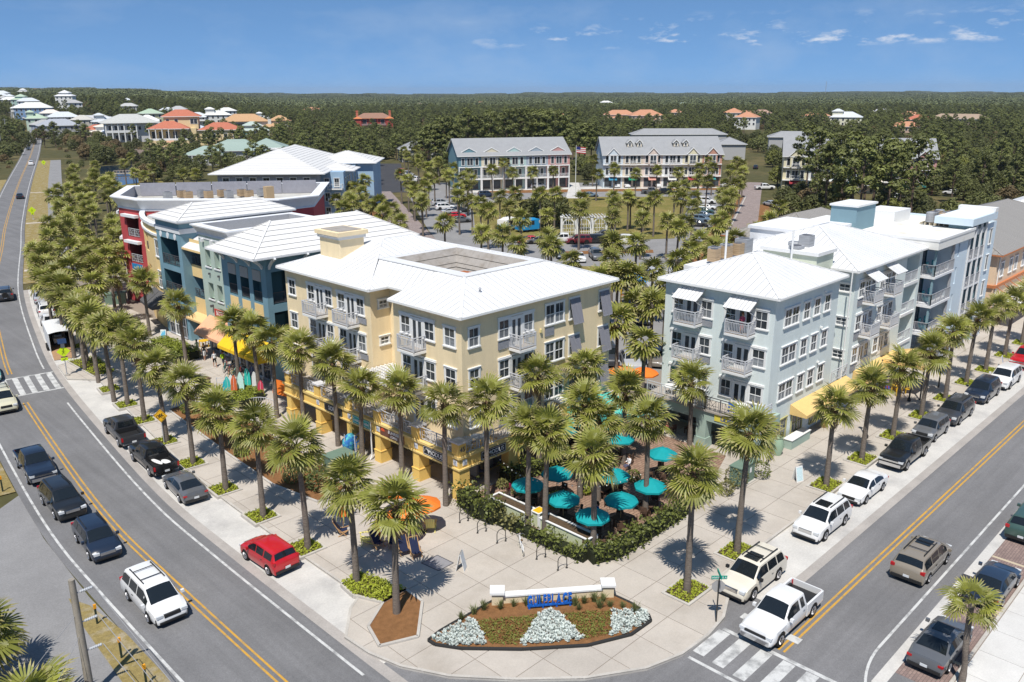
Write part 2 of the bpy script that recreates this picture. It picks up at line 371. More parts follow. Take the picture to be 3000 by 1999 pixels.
i86=[i for i,p in enumerate(CL)if p.y>86][0]
i135=[i for i,p in enumerate(CL)if p.y>138][0]
mb=MB()
for d in(-.17,.17):strip(mb,CL,d-.06,d+.06,.009,i0=iN-1,i1=i86); strip(mb,CL,d-.06,d+.06,.009,i0=iX)
mb.build('centre_line',YEL,kind='structure')
mb=MB(); strip(mb,CL,3.03,3.18,.009,i0=iN-2,i1=i86-1); strip(mb,CL,3.03,3.18,.009,i0=iX); strip(mb,CL,-3.52,-3.37,.009,i0=iN-3); mb.build('edge_line',WHT,kind='structure')
mb=MB(); mb.box(36.1,330,16.06,16.18,0,.005); mb.box(36.1,330,16.36,16.48,0,.005); mb.build('centre_line',YEL,kind='structure')
mb=MB(); mb.box(40,330,12.72,12.86,0,.005)
for k in range(14):
 a0,a1=k/14,(k+1)/14
 f=lambda t:(40-6.5*math.sin(t*1.35),12.79-4.6*(1-math.cos(t*1.35)))
 p,q=f(a0),f(a1); mb.beam((*p,.003),(*q,.003),.13,.004)
mb.build('edge_line',WHT,kind='structure')
t=thing('zebra_crossing','worn white striped crossing over the right hand street at the junction','crosswalk',(34,16,0))
for y in(19.2,18.0,16.75,15.5,14.25,13.0):
 mb=MB(); x0=32.6; mb.add([(x0+.1*(y-16),y-.33,.006),(x0+2.9,y-.33,.006),(x0+2.9,y+.33,.006),(x0+.1*(y-16),y+.33,.006)],((0,1,2,3),)); mb.build('stripe',WHT,t)
mb=MB(); mb.box(35.55,35.8,12.9,19.4,0,.007); mb.build('stripe',WHT,t); mb=MB(); mb.box(32.25,32.45,12.9,19.4,0,.007); mb.build('stripe',WHT,t)
mb=MB(); mb.box(37.2,37.75,15.9,19.3,0,.0095); mb.build('stop_line',WHT,kind='structure')
t=thing('zebra_crossing','pedestrian crossing of white bars over the left road beside the yellow green walking sign','crosswalk',(21,88,0))
c0=CL[i86+2]
for k in range(7):
 mb=MB(); d=-3.1+k*1.02; strip(mb,CL,d,d+.5,.010,i0=i86,i1=iX); mb.build('stripe',WHT,t)
for ii in(i86,iX-1):
 mb=MB(); strip(mb,CL,-3.6,3.7,.0125,i0=ii,i1=ii+2);
 a,b=offset(CL,-3.6)[ii],offset(CL,3.7)[ii]; mb=MB(); mb.beam((a.x,a.y,.011),(b.x,b.y,.011),.28,.004); mb.build('stripe',WHT,t)
mb=MB(); strip(mb,CL,3.75,4.35,.006,i0=iN-6,i1=i135); mb.build('gutter',GUTTER,kind='structure')
mb=MB(); strip(mb,CL,4.35,6.9,.008,i0=iN-2,i1=i86); strip(mb,CL,4.35,7.0,.008,i0=iX,i1=i135); strip(mb,CL,4.35,7,.0065,i0=i86-1,i1=iX+1); mb.build('parking_lane',CONCL,kind='structure')
mb=MB(); mb.box(38,300,18.35,18.95,-.04,.003); mb.build('gutter',GUTTER,kind='structure')
mb=MB(); mb.box(39.5,300,18.95,22.3,-.04,.006); mb.build('parking_lane',CONCL,kind='structure')
mb=MB(); mb.box(37,300,11.42,12.0,-.04,.003); mb.build('gutter',CONCL,kind='structure')
o=MB().box(38.5,300,9.22,11.42,-.04,.005).build('parking_lane',PAVER,kind='structure')
for x in(41.4,47.6,53.8,60,66.2):MB().box(x-.11,x+.11,9.25,11.4,0,.009).build('bay_line',M('buff_paver',(.5,.42,.3),.9),kind='structure')
mb=MB(); mb.box(38.3,300,-20,9.05,-.05,.1); pvr=mb.build('pavement',JOINT,kind='structure')
MB().box(38.3,300,9.05,9.22,-.05,.13).build('kerb',KERB,kind='structure')
for ix in range(14):
 for iy in range(3):
  MB().box(38.34+ix*2.4,38.34+(ix+1)*2.4-.03,9.03-(iy+1)*2.2,9.03-iy*2.2-.03,.09,.125).build('paving_slab',M('paving_bright',(.6,.585,.56),.85,noise=((.5,.08,6),(9,.05,3)),rand=.03),pvr)
right_edge=offset(CL,6.9)
outer=[(p.x,p.y)for p in right_edge if 35.5<p.y<86.2]
arc=[(20.9,33.2),(21.0,31.2),(21.5,29.2),(22.7,26.9),(24.9,24.3),(27.3,22.0),(30,20.3),(32.2,19.65),(34.5,19.55),(36.5,19.8),(38.3,20.6),(39.6,22.1)]
up=[(p.x,p.y)for p in offset(CL,4.4)if 86.2<p.y<94.5]+[(p.x,p.y)for p in offset(CL,7.0)if 94.5<=p.y<140]
PAVE=[(22.6,35.2)]+outer+up+[(52,140),(52,96),(49,70),(49,47),(130,47),(130,22.3)]+arc[::-1]
o=flat('pavement',PAVE,.1,JOINT)
pv=o
kb=MB(); pl=[Vector(p)for p in([(130,22.3)]+arc[::-1]+[(22.6,35.2)]+outer+up)]
A,B=offset(pl,0),offset(pl,-.16); A,B=offset(pl,-.0),offset(pl,.16)
for i in range(len(A)-1):
 a,b,c,d=A[i],A[i+1],B[i+1],B[i]
 kb.quad((*a,-.02),(*b,-.02),(*b,.14),(*a,.14)); kb.quad((*a,.14),(*b,.14),(*c,.14),(*d,.14)); kb.quad((*d,.14),(*c,.14),(*c,.1),(*d,.1))
kb.build('kerb',KERB,kind='structure')
cells=[]
SZ=2.45
for ix in range(8,54):
 for iy in range(7,58):
  x0,y0=ix*SZ,iy*SZ
  if x0>59 and y0>29:continue
  r=PAVE
  for a,b,c in((1,0,x0+SZ-.02),(-1,0,-x0-.02),(0,1,y0+SZ-.02),(0,-1,-y0-.02)):r=clip(r,a,b,c)if r else r
  if len(r)<3 or abs(area(r))<.12:continue
  if all(40.5<p[0]<47 and 42<p[1]<140 for p in r):continue
  cells.append((math.hypot(x0,y0),r))
cells.sort(key=lambda c:c[0])
rest=MB()
for k,(d,r)in enumerate(cells):
 if area(r)<0:r=r[::-1]
 mb=MB()if k<300 else rest
 h=.125+rnd.uniform(-.002,.002)
 mb.prism(r,.09,h)
 if k<300:mb.build('paving_slab',SLAB,pv)
rest.build('paving_slab',SLAB,pv,kind='stuff')
flat('driveway',[(13.0,30),(12.9,47),(13.3,56),(14.2,64),(12.4,62.5),(10.2,66),(2,66),(2,48),(8.3,41),(8.3,20),(13,20)],-.02,ASPH2)
flat('grass_verge',[(11.3,20),(13.0,20),(13.0,42),(12.6,46),(12.0,47.6),(11.6,44),(11.3,38)],.03,GRASSD)
flat('grass_verge',[(-20,10),(9.1,10),(9.1,38),(8.2,41.5),(5,45.5),(-20,60)],.03,GRASSD)
lv=[(p.x,p.y)for p in offset(CL,-4.0)if 63<p.y<330]
flat('grass_verge',lv+[(p.x-9,p.y+1)for p in reversed([Vector(q)for q in lv])],.02,GRASSD)
for f in(120,140,165,185,210,240):
 p=[q for q in CL if q.y>f][0]; fo=offset(CL,-8)[CL.index(p)]; flat('driveway',[(fo.x-5,fo.y+1.5),(fo.x+3.7,fo.y+.2),(fo.x+3.7,fo.y+2.8),(fo.x-5,fo.y+4.4)],.03,SAND)
rv=[(p.x,p.y)for p in offset(CL,3.8)if 138<p.y<420]; rp=[(p.x,p.y)for p in offset(CL,8.4)if 138<p.y<420]; rq=[(p.x,p.y)for p in offset(CL,12.4)if 125<p.y<420]
flat('grass_verge',rv+rp[::-1],.02,GRASSD)
flat('path',rp+rq[::-1],.03,ASPH2)
for f in(150,205,262):
 p=[q for q in CL if q.y>f][0]; i=CL.index(p); a,b=offset(CL,3.9)[i],offset(CL,8.5)[i]; a2,b2=offset(CL,3.9)[i+1],offset(CL,8.5)[i+1]
 flat('path',[(a.x,a.y),(b.x,b.y),(b.x+.5,b.y+1.6),(a.x+.5,a.y+1.6)],.034,SAND)
flat('brick_street',[G(*p)[:2]for p in((150,625),(190,600),(300,590),(310,640),(190,650),(160,690))],.012,PAVERG)
fD('car_park',[(1140,720),(985,530),(955,480),(935,440),(1010,420),(1720,420),(1745,450),(1700,620),(1560,720)],-.03,ASPH2)
flat('car_park',[(46,47),(75,47),(100,58),(100,90),(62,110),(46,80)],-.04,ASPH2)
flat('patio',[(36.2,38.6),(36.2,29.6),(37,28.6),(48.5,28.6),(55.3,31),(55.3,39),(57,47),(46.9,47),(46.9,41),(37,40.4)],.135,PATIO)
fD('car_park',[(866,376),(921,376),(934,442),(870,443)],-.02,ASPHD)
def band(name,a,b,w,z,mat):
 a=Vector(a); b=Vector(b); t=(b-a).normalized(); n=Vector((-t.y,t.x))*w/2
 return flat(name,[tuple(a+n),tuple(a-n),tuple(b-n),tuple(b+n)],z,mat)
band('brick_street',(80,90),(149,202),7,-.012,PAVERG)
band('brick_street',(100,58.5),(246,136.4),7.2,-.012,PAVERG)
band('planting_strip',(108,69),(212,121),3.2,.0,MULCH)
band('kerb',(108,66.6),(212,118.6),.3,.1,KERB); band('planting_strip',(88,114),(146,205),2.6,.0,MULCH)
fD('lawn',[(1085,470),(1260,453),(1555,452),(1580,480),(1550,548),(1300,556),(1095,550)],.0,LAWN)
fD('planting_strip',[(1285,578),(1500,574),(1502,581),(1285,585)],.0,MULCH)
fD('planting_strip',[(1100,440),(1240,436),(1700,432),(1700,436),(1100,445)],.0,MULCH)
fD('lawn',[(1290,612),(1480,612),(1475,632),(1330,628)],.0,LAWN)
fD('parking_lane',[(1040,436),(1700,422),(1700,431),(1040,444)],-.014,CONCL)
fD('path',[(1310,420),(1330,420),(1340,456),(1300,456)],.012,CONCL)
fD('sand_bank',[(225,405),(360,400),(380,425),(260,440)],-.02,LAWN)
fD('clearing',[(1600,470),(1760,470),(1800,500),(1770,560),(1680,560)],-.035,MULCH)
fD('clearing',[(265,345),(400,335),(415,365),(300,375)],-.035,M('bare_brush',(.2,.15,.12),.95,noise=((1.2,.3,6),)))
WATER=M('water',(.012,.03,.06),.06,.5,bump=(1.2,.25))
fD('pond',[(228,382),(300,378),(322,398),(318,420),(262,428),(232,410)],-.01,WATER)
t=thing('footbridge','pale wooden footbridge with railings across the pond','bridge',G(290,402))
a,b=G(262,403),G(318,401)
MB().beam(a+Vector((0,0,.5)),b+Vector((0,0,.5)),2.2,.2).build('deck',M('weathered_wood',(.42,.36,.3),.9,noise=(2,.2)),t)
dd=(b-a).normalized(); nn=Vector((-dd.y,dd.x,0))
for sgn in(-1,1):
 MB().beam(a+nn*sgn+Vector((0,0,1.5)),b+nn*sgn+Vector((0,0,1.5)),.1,.1).build('handrail',MAT['weathered_wood'],t)
 for k in range(9):p=a+(b-a)*k/8+nn*sgn; MB().box(p.x-.06,p.x+.06,p.y-.06,p.y+.06,.5,1.5).build('post',MAT['weathered_wood'],t)
# ---------------------------------------------------------------- building parts
WHITE=M('white_paint',(.78,.78,.77),.55,.3,noise=(6,.03,3))
ROOFW=M('white_metal_roof',(.7,.7,.7),.45,.3,noise=((.3,.05,5),(2,.03,4)),rand=.025)
ROOFB=M('white_roof_joint',(.3,.31,.33),.6,.3)
ROOFG=M('grey_roof',(.3,.31,.33),.6,.3,noise=((.5,.08,5),),rand=.04)
YW=M('pale_yellow_stucco',(.84,.69,.45),.85,.2,noise=((.6,.04,5),(14,.03,3),(2.2,.05,4,(1,1,.12))),bump=(40,.1))
YA=M('golden_stucco',(.8,.54,.16),.85,.2,noise=((.7,.06,5),(12,.04,3)),bump=(40,.1))
GW=M('pale_sage_siding',(.68,.745,.735),.8,.2,noise=((.5,.04,5),(6,.03,3,(1,1,8)),(2.2,.04,4,(1,1,.12))))
DARKIN=M('dark_interior',(.035,.034,.035),.9,.1)
SHADE=M('shaded_recess',(.2,.17,.13),.9,.1)
GLASS=M('window_glass',(.045,.055,.065),.06,.55,rand=.5)
GLASSB=M('window_glass_with_blinds',(.2,.215,.23),.12,.5,noise=((30,.25,1,(.02,.02,1)),),rand=.3)
GREYM=M('grey_metal',(.36,.37,.4),.5,.4,noise=(8,.08,3))
DGREY=M('dark_grey_metal',(.1,.1,.11),.5,.4)
RAILM=M('pale_grey_railing',(.52,.53,.56),.6,.3,noise=(10,.08,3))
DECK=M('weathered_decking',(.4,.36,.32),.9,.1,noise=((3,.15,4,(1,12,1)),))
SHUT=M('grey_shutter',(.235,.235,.265),.6,.3)
PM={}
def protos(w,h,dbl=False,mat=None,bars=True,blinds=False):
 key=('win',w,h,dbl,mat,bars,blinds)
 if key in PM:return PM[key]
 c=.13; mb=MB(); hw=w/2
 mb.box(-hw,-hw+c,-.07,.0,.1,h-.14); mb.box(hw-c,hw,-.07,0,.1,h-.14)
 mb.box(-hw-.04,hw+.04,-.13,0,0,.1); mb.box(-hw-.02,hw+.02,-.08,0,h-.14,h-.03); mb.box(-hw-.06,hw+.06,-.12,0,h-.03,h+.03)
 if dbl:mb.box(-.06,.06,-.065,0,.1,h-.14)
 fr=mb.mesh('window',mat or WHITE)
 sb=MB(); pm=[]
 xs=[(-hw+c,hw-c)]if not dbl else[(-hw+c,-.06),(.06,hw-c)]
 zb,zt=.1,h-.14; zm=(zb+zt)/2
 for a,b in xs:
  if bars:
   sb.box(a,b,-.05,-.005,zm-.03,zm+.03); sb.box(a,b,-.045,-.005,zb,zb+.05); sb.box(a,b,-.045,-.005,zt-.045,zt)
   sb.box(a,a+.04,-.044,-.005,zb+.05,zm-.03); sb.box(b-.04,b,-.044,-.005,zb+.05,zm-.03); sb.box(a,a+.04,-.044,-.005,zm+.03,zt-.045); sb.box(b-.04,b,-.044,-.005,zm+.03,zt-.045)
   m=(a+b)/2; sb.box(m-.014,m+.014,-.035,-.005,zb+.05,zm-.03); sb.box(m-.014,m+.014,-.035,-.005,zm+.03,zt-.045)
  for z0,z1 in((zb,zm),(zm,zt))if bars else((zb,zt),):
   pm.append(MB().quad((a,-.012,z0),(b,-.012,z0),(b,-.012,z1),(a,-.012,z1)).mesh('pane',GLASSB if(blinds and z0==zb)else GLASS))
 PM[key]=(fr,sb.mesh('sash',mat or WHITE)if sb.v else None,pm); return PM[key]
def window(b,fr,s0,s1,z0,z1,n=0,dbl=False,mat=None,bars=True,name='window',blinds=None):
 w,h=round(s1-s0,2),round(z1-z0,2)
 f,sa,pm=protos(w,h,dbl,mat,bars,rnd.random()<.6 if blinds is None else blinds)
 o=put(name,f,b,fr.p((s0+s1)/2,n,z0),fr.a)
 if sa:put('sash',sa,o,world=False)
 for m in pm:put('pane',m,o,world=False)
 return o
def fdoor(b,fr,s0,s1,z0,z1,n=0,open_=False,mat=None):
 key=('door',round(s1-s0,2),round(z1-z0,2)); w,h=key[1:]
 if key not in PM:
  mb=MB(); hw=w/2; mb.box(-hw,-hw+.1,-.07,0,0,h-.1); mb.box(hw-.1,hw,-.07,0,0,h-.1); mb.box(-hw-.03,hw+.03,-.09,0,h-.1,h+.02)
  lf=MB(); l=(w-.2)/2
  lf.box(0,.11,-.045,-.005,0,h-.1); lf.box(l-.11,l-.005,-.045,-.005,0,h-.1); lf.box(.11,l-.11,-.045,-.005,0,.3); lf.box(.11,l-.11,-.045,-.005,h-.24,h-.1);
  PM[key]=(mb.mesh('french_door',WHITE),lf.mesh('leaf',WHITE),MB().quad((.11,-.02,.3),(l-.11,-.02,.3),(l-.11,-.02,h-.24),(.11,-.02,h-.24)).mesh('pane',GLASS),l)
 f,lf,pn,l=PM[key]
 o=put('french_door',f,b,fr.p((s0+s1)/2,n,z0),fr.a)
 put('leaf',lf,o,(-l,0,0),world=False); put('leaf',lf,o,(0,0,0),world=False)
 put('pane',pn,o,(-l,0,0),world=False); put('pane',pn,o,(0,0,0),world=False)
 return o
BAL={}
def balcony(b,fr,s0,s1,z,depth=1.2,h=1.05,mat=None,step=.135,n=0,name='balcony',slab=True):
 """a hung balcony: slab, rails, posts and single balusters"""
 mat=mat or RAILM
 mb=MB(); fr.box(mb,s0,s1,n,n+depth,z-.22,z-.04); fr.box(mb,s0+.05,s1-.05,n,n+depth-.05,z-.04,z,1)
 o=mb.build(name,[WHITE,DECK],b)
 for s in(s0+.25,s1-.25):
  mb=MB(); mb.beam(fr.p(s,n+.03,z-.6),fr.p(s,n+depth*.7,z-.22),.08,.08); mb.build('bracket',mat,o)
 rl=MB()
 pts=[fr.p(s0+.04,n,0),fr.p(s0+.04,n+depth-.05,0),fr.p(s1-.04,n+depth-.05,0),fr.p(s1-.04,n,0)]
 for p,q in zip(pts,pts[1:]):
  for zz,t in((z+h,.07),(z+h-.18,.045),(z+.1,.05)):rl.beam(p+Vector((0,0,zz)),q+Vector((0,0,zz)),t,t)
 rl.build('handrail',mat,o)
 for p in pts:MB().box(p.x-.045,p.x+.045,p.y-.045,p.y+.045,z,z+h+.05).build('post',mat,o)
 if 'b' not in BAL:BAL['b']={}
 key=(round(h,2),mat.name)
 if key not in BAL['b']:BAL['b'][key]=MB().box(-.018,.018,-.018,.018,.1,h-.16).mesh('baluster',mat)
 for p,q in zip(pts,pts[1:]):
  L_=(q-p).length; k=max(2,int(L_/step))
  for i in range(1,k):put('baluster',BAL['b'][key],o,p+(q-p)*i/k+Vector((0,0,z)))
 return o
def railing(b,p,q,z,h=1.0,mat=None,name='railing',pattern='grid',step=.3):
 mat=mat or RAILM; p=Vector((*p[:2],0)); q=Vector((*q[:2],0)); L_=(q-p).length; d=(q-p)/L_
 mb=MB()
 Z=lambda v:Vector((0,0,v))
 mb.beam(p+Z(z+h),q+Z(z+h),.06,.06); mb.beam(p+Z(z+.1),q+Z(z+.1),.045,.045)
 if pattern=='grid':mb.beam(p+Z(z+h-.2),q+Z(z+h-.2),.035,.035)
 o=mb.build(name,mat,b)
 n=max(1,round(L_/1.5))
 for i in range(n+1):c=p+d*L_*i/n; MB().obox((c.x,c.y,z+h/2),(.07,.07,h),math.atan2(d.y,d.x)).build('post',mat,o)
 for i in range(n):
  a=p+d*L_*i/n; w=L_/n
  pm=MB()
  if pattern=='grid':
   for k in(.12,.3,.7,.88):c=a+d*w*k; pm.beam(c+Z(z+.1),c+Z(z+h-.2),.025,.025)
   pm.beam(a+d*w*.3+Z(z+.1),a+d*w*.7+Z(z+h-.2),.025,.025); pm.beam(a+d*w*.7+Z(z+.1),a+d*w*.3+Z(z+h-.2),.025,.025)
   pm.beam(a+d*w*.12+Z(z+.45),a+d*w*.88+Z(z+.45),.025,.025)
  else:
   k=int(w/.13)
   for j in range(1,k):c=a+d*w*j/k; pm.beam(c+Z(z+.1),c+Z(z+h),.022,.022)
  pm.build('panel',mat,o)
 return o
def shutter(b,fr,s0,s1,z0,z1):
 """top hung louvred shutter propped open"""
 w,h=round(s1-s0,2),round(z1-z0,2); key=('sh',w,h)
 if key not in PM:
  mb=MB()
  for x in(-w/2,-.03,w/2-.06):mb.box(x,x+.06,-.05,0,-h,0)
  mb.box(-w/2,w/2,-.05,0,-.07,0); mb.box(-w/2,w/2,-.05,0,-h,-h+.07)
  lv=MB(); k=int(h/.09)
  for i in range(k):z=-.08-i*(h-.16)/k; lv.add([(-w/2+.06,-.01,z),(w/2-.06,-.01,z),(w/2-.06,-.045,z-.1),(-w/2+.06,-.045,z-.1)],((0,1,2,3),))
  PM[key]=(mb.mesh('shutter',SHUT),lv.mesh('louvre',SHUT))
 f,lv=PM[key]
 o=put('shutter',f,b,fr.p((s0+s1)/2,.1,z1-.02),rot=(rad(-13),0,fr.a)); l=put('louvre',lv,o,world=False); l['kind']='stuff'
def grille(b,fr,s0,s1,z0,z1):
 mb=MB(); fr.box(mb,s0,s1,0,.05,z0,z1); k=7
 for i in range(k):z=z0+(i+.5)*(z1-z0)/k; fr.box(mb,s0+.04,s1-.04,.05,.075,z-.025,z+.025,1)
 mb.build('air_conditioner_grille',[SHUT,GREYM],b)
def wset(b,fr,s0,d0,d1,s1,z0,z1,zf,n=0):
 """window, glazed double door, window"""
 window(b,fr,s0,d0-.02,z0,z1,n); fdoor(b,fr,d0,d1,zf,z1-.06,n); window(b,fr,d1+.02,s1,z0,z1,n)
 mb=MB(); fr.box(mb,s0-.05,s1+.05,n,n+.1,z1+.03,z1+.13); mb.build('head_trim',WHITE,b)
# ---------------------------------------------------------------- the pale yellow corner building
yb=thing('corner_building','pale yellow four storey corner building with white metal roof and golden arcade','building',(37.2,41.7,0))
LW=Fr(38.0,65.9,-90)
FL=Fr(37.2,49.3,-90)
FR=Fr(37.2,41.7,0)
RT=Fr(38.0,53.3,0)
ZT=12.95
mb=MB()
LW.wall(mb,0,12.6,3.4,ZT); RT.wall(mb,0,1.9,3.4,ZT); Fr(39.9,53.3,-90).wall(mb,0,4.0,3.4,ZT); Fr(39.9,49.3,180).wall(mb,0,2.7,3.4,ZT)
FL.wall(mb,0,7.6,3.4,ZT); FR.wall(mb,0,16.5,3.2,ZT); Fr(53.7,41.7,90).wall(mb,0,24.2,0,ZT); Fr(53.7,65.9,180).wall(mb,0,15.7,0,ZT); Fr(38,65.9,180)
mb.build('wall',YW,yb)
mb=MB(); Fr(38.5,65.9,-90).wall(mb,0,23.5,.1,3.3); Fr(38.5,42.4,0).wall(mb,0,8.4,.1,3.3); Fr(46.9,41.7,0).wall(mb,0,6.8,.1,3.2); mb.build('shop_wall',M('shaded_yellow_wall',(.5,.38,.18),.85),yb)  # arcade back wall: yellow darkened to stand for the shade inside
for zt,zf in((12.06,9.75),(9.03,6.75),(6.02,3.75)):
 zb=zt-1.58
 window(yb,LW,.45,1.7,zb,zt);
 wset(yb,LW,3.48,4.75,6.1,7.33,zb,zt,zf); wset(yb,LW,8.0,9.25,10.6,11.86,zb,zt,zf)
 grille(yb,LW,10.98,12.0,zb-.6,zb-.12)
 wset(yb,FL,.8,2.1,3.5,4.8,zb,zt,zf); window(yb,FL,5.72,7.05,zb,zt)
 window(yb,FR,.55,1.7,zb,zt); wset(yb,FR,3.5,4.75,6.05,7.25,zb,zt,zf); grille(yb,FR,3.5,4.6,zb-.72,zb-.12)
 window(yb,FR,8.48,10.75,zb+.05,zt+.25,dbl=True); grille(yb,FR,8.5,9.55,zb-.75,zb-.1)
 for a in(11.25,14.9):window(yb,FR,a,a+1.25,zb,zt+.25); shutter(yb,FR,a+.04,a+1.22,zb-.3,zt+.15)
 if zt>7:
  balcony(yb,LW,4.4,6.5,zf,1.2); balcony(yb,LW,8.9,11.0,zf,1.2); balcony(yb,FL,1.85,3.75,zf,1.2); balcony(yb,FR,4.6,6.3,zf,1.2)
 window(yb,RT,.7,1.75,zt-.95,zt-.1,bars=True)if zt>7 else None
for s,z in((8.0,10.2),(5.9,9.4),(8.1,7.2)):
 mb=MB(); FR.box(mb,s-.08,s+.08,0,.16,z,z+.26); mb.build('wall_lamp',M('cream_lamp',(.7,.6,.3),.4),yb)
e0,e1,e2,e3=36.7,54.1,41.2,66.3; zr=14.53; zE=13.0
planes=[[(e0,e2,zE),(e1,e2,zE),(49.8,45.5,zr),(41.0,45.5,zr)],[(e1,e2,zE),(e1,e3,zE),(49.8,62.0,zr),(49.8,45.5,zr)],[(e0,49.3,zE),(e0,e2,zE),(41,45.5,zr),(41,48.4,zr)],[(39.35,52.7,zE),(39.35,49.3,zE),(41,47.6,zr),(41,55.9,zr)],[(37.4,e3,zE),(37.4,52.6,zE),(41.0,56.0,zr),(44.1,59.4,15.4),(44.1,59.6,15.4)],[(37.4,52.6,zE),(39.35,52.6,zE),(41,55.9,zr)],[(e1,e3,zE),(37.4,e3,zE),(44.1,59.6,15.4),(47.4,59.6,15.4),(49.8,62,zr)],[(41.0,56,zr),(49.8,56,zr),(47.4,59.4,15.4),(44.1,59.4,15.4)],[(49.8,56.0,zr),(49.8,62.0,zr),(47.4,59.6,15.4),(47.4,59.4,15.4)],[(e0,49.3,zE),(39.35,49.3,zE),(41,47.6,zr)]]
mb=MB()
for p in planes:mb.poly([Vector(q)-Vector((0,0,.0))for q in p])
rf=mb.build('roof',ROOFB,yb)
roof_panels(rf,ROOFW,planes,.62)
mb=MB()
for a,b in(((e0,e2),(e1,e2)),((e1,e2),(e1,e3)),((e0,49.3),(e0,e2)),((39.35,49.3),(e0,49.3)),((39.35,52.6),(39.35,49.3)),((37.4,52.6),(39.35,52.6)),((37.4,e3),(37.4,52.6)),((e1,e3),(37.4,e3))):
 mb.beam((*a,zE-.06),(*b,zE-.06),.1,.16)
mb.poly([(e0,e2,zE-.09),(e0,49.3,zE-.09),(39.35,49.3,zE-.09),(39.35,52.6,zE-.09),(37.4,52.6,zE-.09),(37.4,e3,zE-.09),(e1,e3,zE-.09),(e1,e2,zE-.09)]); mb.build('eave',WHITE,yb)
for a,b in(((e0,e2,zE),(41,45.5,zr)),((41,45.5,zr),(49.8,45.5,zr)),((e1,e2,zE),(49.8,45.5,zr)),((37.4,52.6,zE),(44.1,59.4,15.4)),((41,45.5,zr),(41,56,zr)),((49.8,45.5,zr),(49.8,62,zr)),((37.4,e3,zE),(44.1,59.6,15.4))):
 mb=MB(); mb.beam(Vector(a)+Vector((0,0,.06)),Vector(b)+Vector((0,0,.06)),.22,.05); mb.build('ridge_cap',ROOFW,yb)
PLY=M('weathered_plywood',(.36,.335,.31),.9,.1,var=((.28,.25,.22),1.5,.45,.7),noise=((2,.12,5,(1,6,1)),))
wz=13.1; w4=[(42.1,46.4),(48.9,46.4),(48.9,55.2),(42.1,55.2)]; i4=[(43.2,47.5),(47.8,47.5),(47.8,54.1),(43.2,54.1)]; o4=[(41,45.5),(49.8,45.5),(49.8,56),(41,56)]
mb=MB()
for k in range(4):a,b,c,d=o4[k],o4[(k+1)%4],w4[(k+1)%4],w4[k]; mb.quad((*a,zr+.02),(*b,zr+.02),(*c,zr+.05),(*d,zr+.05))
mb.build('well_coping',ROOFW,yb)
for k in range(4):
 a,b,c,d=w4[k],w4[(k+1)%4],i4[(k+1)%4],i4[k]
 for j in range(5):
  t0,t1=j/5,(j+1)/5-.01; L_=lambda p,q,t:(p[0]+(q[0]-p[0])*t,p[1]+(q[1]-p[1])*t,zr+.05+(wz-zr)*t+.03*(j%2))
  MB().quad(L_(a,d,t0),L_(b,c,t0),L_(b,c,t1),L_(a,d,t1)).build('well_board',PLY,yb)
MB().poly([(*p,wz)for p in i4]).build('well_floor',PLY,yb)
MB().box(44.4,45.6,49.5,50.6,wz,wz+.45).box(44.3,45.7,49.4,50.7,wz+.45,wz+.52,1).build('roof_hatch',[GREYM,M('rusty_steel',(.36,.12,.045),.9,noise=(3,.2))],yb)
for x,y,l in((46.2,51.5,1.4),(44,52.5,1.8),(46.5,48.4,1.2)):MB().obox((x,y,wz+.12),(l,.35,.22),.3).build('roof_duct',GREYM,yb)
MB().tube([(44,51,wz),(44,51,wz+.7),(43.6,50.9,wz+.85)],.13,8).build('vent_pipe',GREYM,yb)
for k in range(4):MB().lathe((46.2+k*.75,63.0-k*.55,14.2),[(.12,0),(.12,.35),(.24,.4),(.2,.55),(.05,.62)],8).build('roof_vent',GREYM,yb)
MB().lathe((40.6,43.4,13.7),[(.06,0),(.06,.35),(.14,.36),(.02,.5)],8).build('roof_vent',GREYM,yb)
mb=MB(); mb.box(40.1,42.6,60.2,63.2,13,16.0); mb.build('stair_tower',YW,yb)
mb=MB(); mb.box(39.8,42.9,59.9,63.5,16,16.35); mb.box(39.95,42.75,60.05,63.35,15.7,16,1)
for k in range(12):mb.box(39.85,40.0,60.0+k*.28,60.14+k*.28,15.86,15.99,1)
mb.box(40.2,42.5,60.3,63.1,16.35,16.4,2); mb.build('tower_cornice',[YW,WHITE,PLY],yb)
AX,AY=35.5,40.3
mb=MB(); mb.box(AX,38.5,42.3,63.2,2.5,3.34); mb.box(AX,46.9,AY,42.3,2.5,3.34); mb.build('arcade_beam',YA,yb)
mb=MB(); mb.box(AX-.12,AX+.3,AY-.12,63.3,3.3,3.48); mb.box(AX+.3,47.0,AY-.12,AY+.3,3.3,3.48); mb.box(AX-.1,AX+.28,AY-.1,63.26,2.42,2.54); mb.box(AX+.28,46.96,AY-.1,AY+.28,2.42,2.54); mb.build('cornice',M('pale_gold_stucco',(.76,.56,.22),.8),yb)
MB().box(AX+.3,39.8,41.7,63.2,3.34,3.46).box(39.8,46.9,AY+.3,41.7,3.34,3.46).build('terrace',DECK,yb)
def column(x0,x1,y0,y1,z1=2.45,low=1.05):
 c=MB(); c.box(x0,x1,y0,y1,.1,z1); o=c.build('column',YA,yb)
 MB().box(x0-.06,x1+.06,y0-.06,y1+.06,.1,low).box(x0-.09,x1+.09,y0-.09,y1+.09,low,low+.07).build('column_base',YA,o)
cy=[62.6,58.0,53.5,49.75,45.1,40.65]
for y in cy:column(AX,AX+.95,y-.35,y+.35)
for x in(40.95,46.3):column(x-.6,x+.6,AY,AY+.75)
